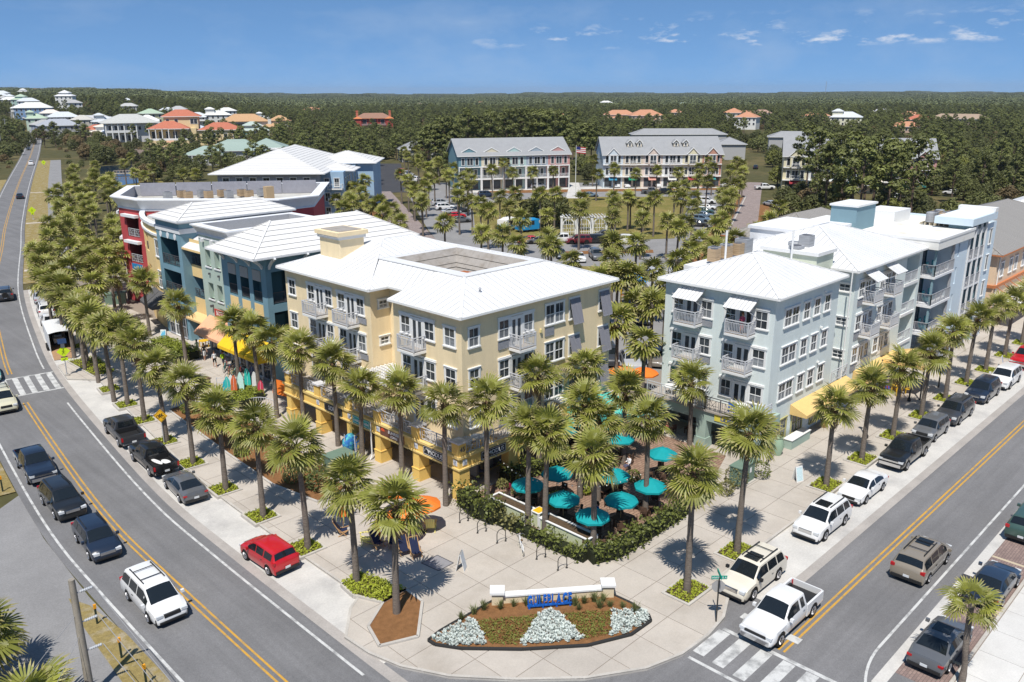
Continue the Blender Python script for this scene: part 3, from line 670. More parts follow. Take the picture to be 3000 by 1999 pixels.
for k,y in enumerate(cy):
 mb=MB(); mb.box(AX-.04,AX+.62,y-.38,y+.38,3.48,4.42); mb.build('pier',YA,yb)
 MB().box(AX-.14,AX+.72,y-.48,y+.48,4.42,4.55).build('pier_cap',M('weathered_white',(.6,.6,.62),.7,noise=(3,.15)),yb)
MB().box(46.0,46.8,AY-.04,AY+.62,3.48,4.6).build('pier',YA,yb); MB().box(45.9,46.9,AY-.14,AY+.72,4.6,4.75).build('pier_cap',WHITE,yb)
for a,b in zip(cy,cy[1:]):railing(yb,(AX+.18,a-.4),(AX+.18,b+.4),3.46)
railing(yb,(AX+.65,AY+.15),(46.0,AY+.15),3.46)
AL=Fr(AX,63.2,-90); AR=Fr(AX,AY,0)
TILEW=M('white_relief_tile',(.75,.75,.76),.5,noise=(14,.1))
def reltile(fr,s,z=2.72):
 mb=MB(); fr.box(mb,s-.2,s+.2,0,.04,z,z+.42); o=mb.build('relief_tile',TILEW,yb)
 mb=MB()
 for k in range(8):
  t=k*PI/4; mb.beam(fr.p(s+.05*math.cos(t),.05,z+.21+.05*math.sin(t)),fr.p(s+.17*math.cos(t),.05,z+.21+.17*math.sin(t)),.035,.03)
 mb.build('relief',M('blue_grey_relief',(.4,.43,.5),.6),o)
for s in(63.2-57.9,63.2-53.4,63.2-49.6,63.2-45.0,63.2-40.7):reltile(AL,s)
reltile(AR,.5); reltile(AR,10.85,2.75)
def sign(fr,s0,s1,z0,z1,board,lines,border=None,n=0):
 w=s1-s0; mb=MB(); fr.box(mb,s0,s1,n,n+.06,z0,z1); o=mb.build('shop_sign',board,yb)
 if border:
  mb=MB()
  for a,b,c,d in((s0+.04,s1-.04,z0+.04,z0+.07),(s0+.04,s1-.04,z1-.07,z1-.04),(s0+.04,s0+.07,z0+.07,z1-.07),(s1-.07,s1-.04,z0+.07,z1-.07)):fr.box(mb,a,b,n+.06,n+.066,c,d)
  mb.build('sign_border',border,o)
 for t,sz,a,z,m in lines:ftext(fr,t,sz,m,o,a,n+.065,z,extrude=.008,offset=.006)
 return o
BLK=M('black_board',(.015,.017,.022),.5); TEALB=M('teal_board',(.03,.42,.38),.5); BRN=M('brown_board',(.16,.07,.05),.5)
o=sign(AL,63.2-44.15,63.2-41.75,2.58,3.24,BLK,[('MODUS',.46,63.2-42.75,2.9,WHITE)],WHITE)
mb=MB()
for k in range(10):
 t0,t1=PI*k/10,PI*(k+1)/10; c=63.2-43.75
 mb.beam(AL.p(c+.2*math.cos(t0),.07,2.84+.24*math.sin(t0)),AL.p(c+.2*math.cos(t1),.07,2.84+.24*math.sin(t1)),.05,.02)
mb.build('sign_arch',WHITE,o)
o=sign(AR,2.05,4.5,2.58,3.24,BLK,[('MODUS',.46,3.5,2.9,WHITE)],WHITE)
mb=MB()
for k in range(10):
 t0,t1=PI*k/10,PI*(k+1)/10; c=2.48
 mb.beam(AR.p(c+.2*math.cos(t0),.07,2.84+.24*math.sin(t0)),AR.p(c+.2*math.cos(t1),.07,2.84+.24*math.sin(t1)),.05,.02)
mb.build('sign_arch',WHITE,o)
o=sign(AL,63.2-49.3,63.2-46.4,2.58,3.3,BRN,[('SUNRISE',.36,63.2-47.6,3.06,WHITE),('COFFEE',.26,63.2-47.6,2.74,WHITE)])
mb=MB(); c=AL.p(63.2-48.95,.07,2.94)
for k in range(12):t0,t1=PI*k/12,PI*(k+1)/12; mb.poly([c,AL.p(63.2-48.95+.25*math.cos(t0),.07,2.96+.25*math.sin(t0)),AL.p(63.2-48.95+.25*math.cos(t1),.07,2.96+.25*math.sin(t1))])
mb.build('sign_sun',M('orange_red_print',(.7,.1,.03),.6),o)
sign(AL,63.2-56.9,63.2-54.4,2.58,3.24,BLK,[('SOHO',.5,63.2-55.6,2.9,WHITE)],M('dull_green_edge',(.15,.2,.18)))
sign(AL,63.2-52.9,63.2-50.7,2.56,3.2,TEALB,[('Coastal Paradise',.32,63.2-51.8,2.88,WHITE)],WHITE)
ftext(Fr(AX-.04,40.65-.38,0),'45',.5,DGREY,yb,.33,.012,3.95,name='house_number')
for k,(a,b)in enumerate(zip(cy,cy[1:])):
 f=Fr(38.5,a,-90)
 window(yb,f,.9,(a-b)-.9,.35,2.3,n=.02,bars=False,mat=DGREY,dbl=True,name='shop_window')
for s in(1.2,4.0):window(yb,Fr(38.5,42.4,0),s,s+2.3,.4,2.35,n=.02,bars=True,mat=DGREY,dbl=True,name='shop_window')
MB().tube([(AX-.1,50.45,3.3),(AX-.1,50.45,.5),(AX-.3,50.45,.15)],.06,6).build('downpipe',WHITE,yb)
pg=MB()
for k in range(2):pg.beam((36.3+k*2.6,49.4,6.25),(36.3+k*2.6,53.2,6.25),.08,.18)
po=pg.build('pergola',WHITE,yb)
for k in range(13):y=49.5+k*.3; MB().box(36.0,39.85,y-.05,y+.05,6.34,6.46).build('slat',WHITE,po)
for k in range(9):x=36.1+k*.42; MB().box(x-.03,x+.03,49.35,53.25,6.46,6.51).build('slat',WHITE,po)
for y in(49.5,53.1):MB().beam((39.8,y,5.2),(36.6,y,6.2),.1,.12).build('bracket',WHITE,po)
window(yb,RT,.5,1.7,4.7,5.7)
mb=MB(); q=[(46.95,41.6),(53.6,41.6),(53.4,37.4),(46.9,37.4)]
mb.poly([(*q[0],3.35),(*q[1],3.35),(*q[2],2.75),(*q[3],2.75)]); mb.quad((*q[3],2.75),(*q[2],2.75),(*q[2],2.45),(*q[3],2.45)); mb.quad((*q[0],3.35),(*q[3],2.75),(*q[3],2.45),(*q[0],3.05));
TEALF=M('turquoise_canvas',(.1,.5,.43),.8,noise=(2,.05))
mb.build('awning',TEALF,yb)
for x in(47.1,50.2,53.3):MB().box(x-.05,x+.05,37.45,37.55,.1,2.6).build('awning_post',GREYM,yb)
# ---------------------------------------------------------------- the pale sage building on the right
gb=thing('sage_building','pale sage green four storey building with white hip roofs and small balconies beside the patio','building',(57.5,29,0))
GL=Fr(57.5,38.9,-90); GR=Fr(57.5,29.0,0); MF=Fr(71.7,31.0,-90); MR=Fr(71.7,29.0,0)
mb=MB(); GL.wall(mb,0,9.9,3.2,12.85,[(0.55+1.2,0.55+3.2,9.7,9.72)]if False else()); GR.wall(mb,0,10.9,0,12.85); Fr(68.4,29,90).wall(mb,0,9.9,0,12.85); Fr(68.4,38.9,180).wall(mb,0,10.9,0,12.85)
Fr(68.4,31.0,0).wall(mb,0,3.3,0,12.85); mb.build('wall',GW,gb)
mb=MB()
lg=[(11.6,14.9,zf,zf+2.6,1.6)for zf in(9.7,6.7,3.7)]
MF.wall(mb,0,2.0,0,12.85); MR.wall(mb,0,15.6,0,12.85,lg); Fr(87.3,29,90).wall(mb,0,14,0,12.85); Fr(71.7,43,-90).wall(mb,0,12,0,12.85); mb.build('wall',GW,gb)
mb=MB(); Fr(59,38.9,-90).wall(mb,0,9.5,.1,3.2); mb.build('shop_wall',M('sage_shop_wall',(.36,.43,.38),.85),gb)
for zt,zf in((11.75,9.75),(8.7,6.7),(5.68,3.7)):
 zb=zt-1.6
 wset(gb,GL,.75,1.95,3.35,4.6,zb,zt,zf); grille(gb,GL,3.5,4.6,zb-.62,zb-.12)
 wset(gb,GL,5.6,6.75,8.15,9.45,zb,zt,zf)
 window(gb,GR,1.45,3.95,zb,zt,dbl=True)
 for a in(4.6,6.4,8.25):window(gb,GR,a,a+1.2,zb,zt)
 window(gb,MF,.5,1.7,zt-1.0,zt-.1)
 wset(gb,MR,.8,2.1,3.35,4.4,zb,zt,zf); wset(gb,MR,5.4,6.6,7.9,9.1,zb,zt,zf); grille(gb,MR,.8,1.9,zb-.7,zb-.12)
 if zt>7:
  for s in(1.65,6.35):balcony(gb,GL,s,s+2.05,zf,1.2)
  for s in(1.75,6.2):balcony(gb,MR,s,s+1.9,zf,1.15)
 railing(gb,MR.p(11.6,-.05,0),MR.p(14.9,-.05,0),zf,1.0,pattern='bars')
 mb=MB(); MR.box(mb,11.5,15.0,0,.1,zf-.3,zf-.02); mb.build('balcony_edge',WHITE,gb)
SLOPE=.36
for fr,s in((GL,1.45),(GL,6.15),(MR,1.4),(MR,5.9)):
 w=2.35; z0,z1,dp=11.75,12.5,1.35
 pl=[fr.p(s,dp,z0),fr.p(s+w,dp,z0),fr.p(s+w,0,z1),fr.p(s,0,z1)]
 c=MB().poly(pl).build('canopy',ROOFB,gb); roof_panels(c,ROOFW,[pl],.34)
 for a in(s+.06,s+w-.06):MB().beam(fr.p(a,.02,z0-.75),fr.p(a,dp-.1,z0-.05),.05,.05).build('bracket',RAILM,c)
def hip(b,x0,x1,y0,y1,z0,slope,mats=(ROOFB,ROOFW),spacing=.62,ridge=None,eave=True,name='roof',across=False,cap=True,em=None):
 w,d=x1-x0,y1-y0; h=min(w,d)/2*slope; k=min(w,d)/2
 if w>=d:r0,r1=(x0+k,(y0+y1)/2,z0+h),(x1-k,(y0+y1)/2,z0+h)
 else:r0,r1=((x0+x1)/2,y0+k,z0+h),((x0+x1)/2,y1-k,z0+h)
 A,B,C,D=(x0,y0,z0),(x1,y0,z0),(x1,y1,z0),(x0,y1,z0)
 if abs(w-d)<.05:pls=[[A,B,r0],[B,C,r0],[C,D,r0],[D,A,r0]]
 elif w>=d:pls=[[A,B,r1,r0],[B,C,r1],[C,D,r0,r1],[D,A,r0]]
 else:pls=[[A,B,r0],[B,C,r1,r0],[C,D,r1],[D,A,r0,r1]]
 mb=MB()
 for p in pls:mb.poly(p)
 o=mb.build(name,mats[0],b)
 if spacing:roof_panels(o,mats[1],pls,spacing,across=across)
 if cap:
  for a in(A,B,C,D):
   r=r0 if(Vector(a)-Vector(r0)).length<(Vector(a)-Vector(r1)).length else r1
   MB().beam(Vector(a)+Vector((0,0,.06)),Vector(r)+Vector((0,0,.06)),.2,.05).build('hip_cap',mats[1],o)
 if eave:
  mb=MB()
  for p,q in((A,B),(B,C),(C,D),(D,A)):mb.beam(Vector(p)-Vector((0,0,.07)),Vector(q)-Vector((0,0,.07)),.1,.16)
  mb.poly([Vector(v)-Vector((0,0,.1))for v in(A,D,C,B)]); mb.build('eave',em or WHITE,b)
 return o
hip(gb,57.0,68.9,28.5,39.4,12.9,.38)
hip(gb,70.9,87.8,28.5,43.0,12.9,.33)
mb=MB(); mb.box(68.0,71.2,31,36,12,14.3); mb.box(67.8,71.4,30.8,36.2,14.3,14.6,1); mb.build('plant_parapet',[M('pale_green_stucco',(.6,.64,.52),.85),WHITE],gb)
MB().box(62,70,37.5,40.2,12.0,13.2).build('plant_deck',WHITE,gb)
PIPEW=WHITE
for x,y in((63.2,36.9),(67.4,33.0)):MB().tube([(x,y,13.2),(x,y,16.4)],.09,8).build('vent_pipe',WHITE,gb)
ACB=M('condenser_grey',(.33,.34,.36),.5,.4,noise=((30,.25,1,(.02,.02,1)),)); ACR=M('condenser_rusty',(.4,.29,.18),.6,.3,noise=((30,.3,1,(.02,.02,1)),))
def condenser(b,x,y,z,s=.95,h=1.0,mat=None,round_=False):
 if round_:MB().lathe((x,y,z+.12),[(s*.5,0),(s*.5,h-.12),(s*.46,h-.06),(s*.2,h-.04)],14).build('condenser',mat or ACB,b)
 else:
  o=MB().box(x-s/2,x+s/2,y-s/2,y+s/2,z+.12,z+h).build('condenser',mat or ACB,b)
  MB().lathe((x,y,z+h),[(s*.42,0),(s*.42,.02),(s*.3,.04),(.05,.05)],12).build('fan_guard',DGREY,o)
for k in range(5):condenser(gb,64.2+k*1.0,38.6+(k%2)*.6,13.3,.85,1.2,ACB if k%2 else ACR)
condenser(gb,69.4,38.7,13.2,1.2,1.6); condenser(gb,68.6,33.2,14.3,1.0,.6); condenser(gb,70.2,34.2,14.3,1.1,.55,round_=True); condenser(gb,70.4,33.2,14.3,1.0,1.3)
SG=M('sage_stucco',(.36,.46,.4),.85,.2,noise=((1,.06,5),))
mb=MB(); mb.box(55.4,59,28.6,38.9,2.5,3.3); mb.build('arcade_beam',SG,gb)
MB().box(55.25,57.6,28.45,38.9,3.3,3.45).build('terrace',DECK,gb)
for y in(29.1,33.5,38.4):MB().box(55.4,56.3,y-.45,y+.45,.1,2.5).box(55.33,56.37,y-.52,y+.52,.1,.95).build('column',SG,gb)
railing(gb,(55.35,29.1),(55.35,33.2),3.45,1.1,DGREY); railing(gb,(55.35,33.2),(55.35,38.8),3.45,1.1,RAILM); railing(gb,(55.35,28.6),(57.4,28.6),3.45,1.1,RAILM)
MB().box(55.2,55.95,28.4,29.15,3.3,4.65).build('pier',SG,gb)
CB=Fr(55.4,38.9,-90); CR=Fr(55.4,28.6,0)
YB_=M('yellow_board',(.72,.62,.08),.6); BLU=M('blue_print',(.03,.08,.35),.6)
for fr,s0,s1 in((CB,6.6,9.3),(CR,.1,2.0)):
 mb=MB(); fr.box(mb,s0,s1,0,.05,2.72,3.25); o=mb.build('cafe_sign',YB_,gb); ftext(fr,'La Playa',.5,BLU,o,(s0+s1)/2,.055,3.0,extrude=.008,offset=.01)
mb=MB(); CR.box(mb,.2,1.9,0,.05,2.52,2.7); o=mb.build('cafe_sign',M('white_board',(.7,.7,.66)),gb); ftext(CR,'BAR & GRILL',.2,M('orange_print',(.75,.2,.03)),o,1.05,.055,2.61,extrude=.005)
for s in(1,5.2):window(gb,Fr(59,38.9,-90),s,s+3,.4,2.4,dbl=True,mat=DGREY,bars=False,name='shop_window')
for s,w in((1.2,2.2),(4.2,2.0),(7.6,2.2),(15.2,2.4),(19,2.4),(23,2.4)):window(gb,GR,s,s+w,.5,2.5,n=.03,dbl=True,mat=M('olive_frame',(.45,.42,.2)),name='shop_window')
CREAM=M('cream_canvas',(.72,.5,.2),.85,noise=(3,.05))
def awning(b,fr,s0,s1,zt,zb,dp,mat,val=.25,n=0,name='awning',gables=True):
 p=[fr.p(s0,n+dp,zb),fr.p(s1,n+dp,zb),fr.p(s1,n+.02,zt),fr.p(s0,n+.02,zt)]
 mb=MB(); mb.poly(p); q=[v-Vector((0,0,val))for v in p[:2]]; mb.quad(q[0],q[1],p[1],p[0])
 if gables:
  for i,j in((0,3),(1,2)):r=fr.p((s0,s1)[i],n+.02,zb-val); mb.poly([q[i],p[i],p[j],r])
 return mb.build(name,mat,b)
awning(gb,GR,3.9,14.2,3.3,2.7,1.5,CREAM); awning(gb,MR,1.6,10.8,3.3,2.7,1.5,CREAM)
railing(gb,(68.5,28.9),(71.6,28.9),3.4,1.0)
for x,y,z in((70.55,28.9,12.8),(57.55,28.95,3.0)):MB().tube([(x,y,z),(x,y,.3)],.06,6).build('downpipe',WHITE,gb)
for z in(11.9,8.9,5.9):mb=MB(); GR.box(mb,8.0,8.14,0,.2,z,z+.16); mb.build('wall_lamp',WHITE,gb)
# ---------------------------------------------------------------- the row of coloured blocks on the left street
TL=M('teal_stucco',(.185,.315,.385),.8,.2,noise=((.6,.06,5),(8,.04,3)))
TLD=M('teal_recess_shade',(.05,.12,.15),.85,.15)  # dark teal lining the loggia openings: their inner shade put into the colour
SAGE=M('sage_green_stucco',(.43,.52,.455),.85,.2,noise=((.6,.05,5),))
RED=M('brick_red_stucco',(.46,.075,.08),.8,.2,noise=((.6,.07,5),))
APR=M('apricot_stucco',(.82,.6,.29),.85,.2,noise=((.6,.05,5),))
TRIM=M('off_white_trim',(.74,.75,.77),.7,.25,noise=((1.2,.05,4),))
FLATR=M('pale_flat_roof',(.5,.49,.46),.9,.1,var=((.4,.38,.34),.3,.5,.7),noise=((2,.08,4),))
TILEW2=M('white_tile_roof',(.69,.68,.665),.6,.3,rand=.02,noise=((4,.04,3),)); TILEJ=M('white_tile_joint',(.28,.28,.28),.8)  # joint: plain grey base showing between the tile courses
IRON=M('wrought_iron',(.09,.09,.1),.5,.4)
tb=thing('coloured_row_building','row of teal, sage, apricot and red blocks with white roofs on the left street','building',(40,85,0))
def loggia(b,fr,s0,s1,z0,z1,iron=IRON,h=1.0,pat='grid'):
 railing(b,fr.p(s0,-.12,0),fr.p(s1,-.12,0),z0+.02,h,iron,pattern=pat)
B1=Fr(39.5,80.9,-90); B1R=Fr(39.5,72.1,0)
hs=[]
for k in range(3):
 a=1.3+k*2.45; hs+=[(a,a+1.65,8.1,11.3,2.2),(a,a+1.65,3.6,6.7,2.2)]
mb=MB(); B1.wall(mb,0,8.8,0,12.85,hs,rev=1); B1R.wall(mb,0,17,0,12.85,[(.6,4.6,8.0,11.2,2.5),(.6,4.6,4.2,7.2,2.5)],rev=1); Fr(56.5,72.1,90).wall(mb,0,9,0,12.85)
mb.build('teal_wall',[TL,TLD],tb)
for k in range(3):
 a=1.3+k*2.45
 mb=MB(); B1.box(mb,a+.05,a+1.6,-.1,.02,10.2,11.25)
 for j in range(8):B1.box(mb,a+.08,a+1.57,.02,.05,10.25+j*.12,10.32+j*.12)
 mb.build('louvre_screen',M('grey_louvre',(.42,.41,.39),.7),tb)
 mb=MB(); B1.box(mb,a,a+1.65,-.05,.03,6.75,7.9); mb.build('spandrel_panel',APR,tb)
 loggia(tb,B1,a,a+1.65,8.1,11,pat='bars'); MB().box(40.9,41.0,B1.p(a,0).y-1.6,B1.p(a,0).y-.2,8.1,10.2).build('inner_door',APR,tb)
for z in(8.0,4.2):loggia(tb,B1R,.6,4.6,z,0,DGREY,1.1,'bars')
TM=(TILEJ,TILEW2)
hip(tb,37.7,57.5,70.9,80.4,12.9,.55,TM,.75,across=True,em=TRIM)
def bracket(x,y,dx,dy):
 mb=MB(); pr=[(0,0),(.05,-.35),(.25,-.75),(.3,-1.2),(.08,-1.2),(.05,-.8)]
 for i in range(5):
  t=i/5; mb.beam((x+dx*1.3*(1-t)**1.5,y+dy*1.3*(1-t)**1.5,12.75-1.2*t),(x+dx*1.3*(1-(i+1)/5)**1.5,y+dy*1.3*(1-(i+1)/5)**1.5,12.75-1.2*(i+1)/5),.2,.22)
 mb.build('eave_bracket',TRIM,tb)
for y in(72.6,75.0,77.5,80.2):bracket(39.5,y,-1,0)
for x in(39.9,43.5,48.5):bracket(x,72.1,0,-1)
B2=Fr(40.6,87.9,-90)
ws=[]
for a in(1.2,3.2):
 ws+=[(a,a+1.15,9.75,11.6,.55),(a,a+1.15,6.15,7.95,.55)]
mb=MB(); B2.wall(mb,0,6.9,0,13.3,ws); Fr(40.6,81.0,0).wall(mb,0,12,0,13.3); mb.build('sage_wall',SAGE,tb)
for a in(1.2,3.2):
 for z in(9.75,6.15):mb=MB(); B2.box(mb,a-.15,a+1.3,-.3,.1,z-.14,z); mb.build('sill',TRIM,tb)
def parapet(poly,z0,z1,flare=.35,inner=True,trim=True,deck=None,mat=None,name='parapet'):
 """flared cornice round a flat roof"""
 mb=MB(); n=len(poly); P=[Vector(p)for p in poly]; cen=sum(P,Vector((0,0)))/n
 out=[]
 for i in range(n):
  a,b,c=P[i-1],P[i],P[(i+1)%n]; e1=(b-a).normalized(); e2=(c-b).normalized(); n1=Vector((e1.y,-e1.x)); n2=Vector((e2.y,-e2.x)); m=(n1+n2); m=m/max(m.dot(n1),.3); out.append((b,m))
 def ring(d):return[b+m*d for b,m in out]
 if area(poly)<0:ring_=ring; ring=lambda d:ring_(-d)
 prof=[(0.02,z0),(.12,z0),(.12,z0+.14),(.05,z0+.2),(flare*.5,z0+(z1-z0)*.55),(flare,z1-.14),(flare+.08,z1-.14),(flare+.08,z1),(-.35,z1),(-.35,(deck if deck else z0))]
 rs=[[(*p,z)for p in ring(d)]for d,z in prof]
 for k,(A,B)in enumerate(zip(rs,rs[1:])):
  mi=1 if k==len(rs)-2 else 0
  for i in range(n):j=(i+1)%n; mb.quad(A[i],A[j],B[j],B[i],mi)
 mb.poly(rs[-1],2)
 return mb.build(name,[mat or TRIM,GREYM,FLATR],tb)
parapet([(40.6,81.0),(52,81.0),(52,87.9),(40.6,87.9)],13.1,14.2,.5,deck=13.0)
for k in range(3):mb=MB(); B2.box(mb,1.0+k*2.1,1.25+k*2.1,0,.3,12.4,12.75); mb.build('corbel',TRIM,tb)
mb=MB(); B2.box(mb,0,6.9,0,.06,12.7,12.85); mb.build('string_course',TRIM,tb)
mb=MB(); B2.box(mb,2.1,5.0,.0,.08,4.35,5.15); sg_=mb.build('shop_sign',M('red_board',(.5,.06,.05),.5),tb); ftext(B2,'SOTO',.75,WHITE,sg_,3.55,.085,4.75,extrude=.01,offset=.012)
for a in(1.9,5.2):mb=MB(); B2.box(mb,a-.1,a+.1,0,.35,5.3,5.55); mb.build('wall_lamp',DGREY,tb)
for a in(1.9,4.0):mb=MB(); B2.box(mb,a-.1,a+.1,0,.2,8.9,9.1); mb.build('wall_lamp',DGREY,tb)
B3=Fr(41.5,93.2,-90)
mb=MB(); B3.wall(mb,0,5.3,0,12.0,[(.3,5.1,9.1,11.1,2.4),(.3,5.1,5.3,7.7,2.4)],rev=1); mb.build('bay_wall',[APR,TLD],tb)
for z in(9.1,5.3):loggia(tb,B3,.3,5.1,z,0,IRON,.95)
pl=[(40.6,93.0,11.1),(40.6,87.9,11.1),(44,87.9,12.9),(44,93.0,12.9)]
c=MB().poly(pl).build('bay_roof',ROOFB,tb); roof_panels(c,ROOFW,[pl],.5)
mb=MB(); mb.beam((40.6,93,11.0),(40.6,87.9,11.0),.12,.2); mb.build('bay_fascia',APR,tb)
awning(tb,B3,.5,5.0,3.5,3.0,1.2,M('apricot_canvas',(.75,.5,.24),.8),.2)
B4=Fr(40.5,98.5,-90); B4R=Fr(40.5,92.3,0)
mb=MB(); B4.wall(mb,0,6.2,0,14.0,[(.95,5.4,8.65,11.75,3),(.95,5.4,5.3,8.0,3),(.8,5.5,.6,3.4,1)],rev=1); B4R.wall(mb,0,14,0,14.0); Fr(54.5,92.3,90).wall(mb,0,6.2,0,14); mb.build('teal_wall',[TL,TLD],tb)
mb=MB(); mb.box(40.42,54.6,92.22,98.58,12.55,13.1); mb.build('white_band',TRIM,tb)
MB().box(40.3,54.8,92.1,98.7,13.7,14.0).build('tower_cornice',TRIM,tb)
for s in(1.2,3.05,4.9):
 mb=MB(); p=B4.p(s,.03,12.25-.18)
 for k in range(14):t0,t1=2*PI*k/14,2*PI*(k+1)/14; mb.poly([B4.p(s,.06,12.1),B4.p(s+.3*math.cos(t0),.06,12.1+.36*math.sin(t0)),B4.p(s+.3*math.cos(t1),.06,12.1+.36*math.sin(t1))]); mb.quad(B4.p(s+.3*math.cos(t0),.06,12.1+.36*math.sin(t0)),B4.p(s+.3*math.cos(t0),0,12.1+.36*math.sin(t0)),B4.p(s+.3*math.cos(t1),0,12.1+.36*math.sin(t1)),B4.p(s+.3*math.cos(t1),.06,12.1+.36*math.sin(t1)))
 mb.build('roundel',TRIM,tb)
for z in(8.65,5.3):loggia(tb,B4,.95,5.4,z,0,IRON,1.15)
hip(tb,40.0,55.0,91.6,99.0,14.05,.4,TM,.75,across=True,em=TRIM)
MB().box(41.6,42.6,94.5,95.5,8.65,9.9).build('balcony_chair',M('blue_fabric',(.05,.15,.4),.8),tb)
mb=MB(); B4.box(mb,1.5,4.2,0,.06,4.1,4.7); mb.build('shop_sign',M('bright_blue_board',(.02,.22,.5),.5),tb)
cv=[(40.9,98.6),(41.15,101.2),(41.7,104),(42.5,107),(43.6,110),(44.8,112.6)]
for k,(p,q)in enumerate(zip(cv,cv[1:])):
 f=Fr(q[0],q[1],math.degrees(math.atan2(p[1]-q[1],p[0]-q[0]))); L_=(Vector(p)-Vector(q)).length
 mb=MB(); hol=[(.5,L_-.5,8.9,11.0,.8),(.5,L_-.5,5.0,7.2,.8)]if k in(2,3)else[]
 f.wall(mb,0,L_,0,12.6,hol); mb.build('apricot_wall',APR,tb)
 if k==0:
  for z in(8.9,5.1):window(tb,f,.5,2.0,z,z+2.2,n=.02)
 if k in(2,3):loggia(tb,f,.5,L_-.5,8.9,0,IRON,1.0)
 mb=MB(); f.box(mb,-.02,L_+.02,0,.2,11.5,11.75); f.box(mb,-.02,L_+.02,-.35,.28,12.6,12.95); f.box(mb,-.02,L_+.02,0,.15,4.1,4.3); mb.build('cornice',TRIM,tb)
flat('flat_roof',cv+[(52,118),(52,99)],12.3,FLATR,kind=None); o_=bpy.data.objects['flat_roof']; o_.parent=tb; o_.location=(-40,-85,0)
GRYC=M('charcoal_canvas',(.1,.1,.105),.85)
for(p,q)in zip(cv[:2],cv[1:3]):
 f=Fr(q[0],q[1],math.degrees(math.atan2(p[1]-q[1],p[0]-q[0]))); awning(tb,f,.05,(Vector(p)-Vector(q)).length-.05,4.6,3.2,1.9,GRYC,.3)
RC=[(44.6,112.4),(44.0,118.4),(50.4,129.2),(72.6,112.4),(62.5,99.5),(57,99.2)]
for p,q in zip(RC,RC[1:]+RC[:1]):
 f=Fr(q[0],q[1],math.degrees(math.atan2(p[1]-q[1],p[0]-q[0]))); L_=(Vector(p)-Vector(q)).length
 mb=MB(); hol=[(L_-5.2+.9,L_-1.2,z,z+2.7,2)for z in(9.2,5.7,2.2)]if(p==RC[0])else([(L_-4.6,L_-1.4,z,z+2.7,2)for z in(9.2,5.7)]if p==RC[1]else[])
 f.wall(mb,0,L_,0,13.2,hol,rev=1); mb.build('red_wall',[RED,M('red_recess_shade',(.16,.03,.03),.9)],tb)  # openings lined in darkened red, shade of the recess painted in
 for h in hol:
  if h[2]>3:loggia(tb,f,h[0],h[1],h[2],0,RAILM,1.05); mb=MB(); f.box(mb,h[0]-.3,h[1]+.3,0,.6,h[3],h[3]+.35); mb.build('hood',TRIM,tb)
parapet(RC[::-1],12.9,14.5,.8,deck=13.0)
mb=MB(); RD=[(71.0,112.2),(50.6,127.4)]
a,b=Vector((71.2,112.3)),Vector((50.6,127.6)); d=(b-a).normalized(); n_=Vector((-d.y,d.x))
for k in range(5):
 p,q=a+(b-a)*k/5,a+(b-a)*((k+1)/5-.006)
 MB().beam((*(p-n_*.55*(-1)*-1),14.0),(*(q-n_*.55),14.0),.12,1.9).build('screen_panel',M('grey_cladding',(.3,.3,.34),.7,noise=((1.5,.08,4),(9,.06,2))),tb)
for k in range(10):
 p=a+(b-a)*(.28+.055*k)+Vector((-1,-1)).normalized()*(3.2+1.4*(k%2)); condenser(tb,p.x,p.y,13.05,1.0,1.1,ACR if k%3 else ACB)
MB().box(61,62.2,109,109.9,13.1,15.0).build('roof_box',M('tan_box',(.45,.33,.2),.8),tb)
mb=MB(); f=Fr(44.6,112.4,0); p,q=RC[0],RC[1]; f=Fr(q[0],q[1],math.degrees(math.atan2(p[1]-q[1],p[0]-q[0]))); f.box(mb,1.8,4.6,0,.08,4.6,5.5); mb.build('shop_sign',MAT['bright_blue_board'],tb)
for f,s0,s1 in((B1,.4,8.4),(B2,.5,6.4),(B3,.4,5.0),(B4,.9,5.4)):
 n=max(2,int((s1-s0)/1.5))
 for k in range(n):a=s0+(s1-s0)*k/n; window(tb,f,a+.03,a+(s1-s0)/n-.03,.2,3.0,n=.03,bars=True,mat=WHITE if k%2 else GREYM,blinds=False,name='shop_window')
PINK=M('peach_canvas',(.75,.4,.24),.85,noise=(2,.04)); SUNY=M('bright_yellow_canvas',(.8,.5,.02),.8,noise=(2,.04))
awning(tb,B2,.7,6.7,4.2,2.7,2.0,PINK,.3)
for k in range(3):awning(tb,B1,.7+k*2.75,3.35+k*2.75,4.2,2.8,1.7,SUNY,.35)
mb=MB(); mb.box(45.0,49.5,73.5,79.5,12.6,13.4); mb.build('plant_deck',FLATR,tb)
# ---------------------------------------------------------------- pale blue building with corner balconies
PBW=M('pale_blue_stucco',(.6,.7,.78),.8,.2,noise=((.5,.04,5),)); PBD=M('blue_grey_stucco',(.2,.31,.36),.8,.2,noise=((.5,.04,5),))
pb=thing('pale_blue_building','pale blue flat roofed building with glazed balconies further along the right street','building',(88,28,0))
PF=Fr(87.6,28.0,0)
mb=MB(); PF.wall(mb,5.6,10.0,0,13.3,[(6.95,7.4,11.0,12.7,.3),(6.95,7.4,8.1,9.9,.3),(6.95,7.4,5.2,7.0,.3)]); Fr(93.2,30.5,-90).wall(mb,0,2.5,0,13); Fr(87.6,30.5,0).wall(mb,0,5.6,0,13)
PF.wall(mb,15.6,19.2,0,13.5); Fr(106.8,28,90).wall(mb,0,16,0,13.5); Fr(87.6,44,-90).wall(mb,0,13.5,0,13.2); Fr(97.6,30.2,0).wall(mb,0,5.6,0,14); Fr(97.6,30.2,-90)
mb.build('wall',PBW,pb)
mb=MB(); Fr(97.6,30.2,-90).wall(mb,0,2.2,0,14); Fr(103.2,28,90).wall(mb,0,2.2,0,14); mb.build('recess_wall',PBD,pb)
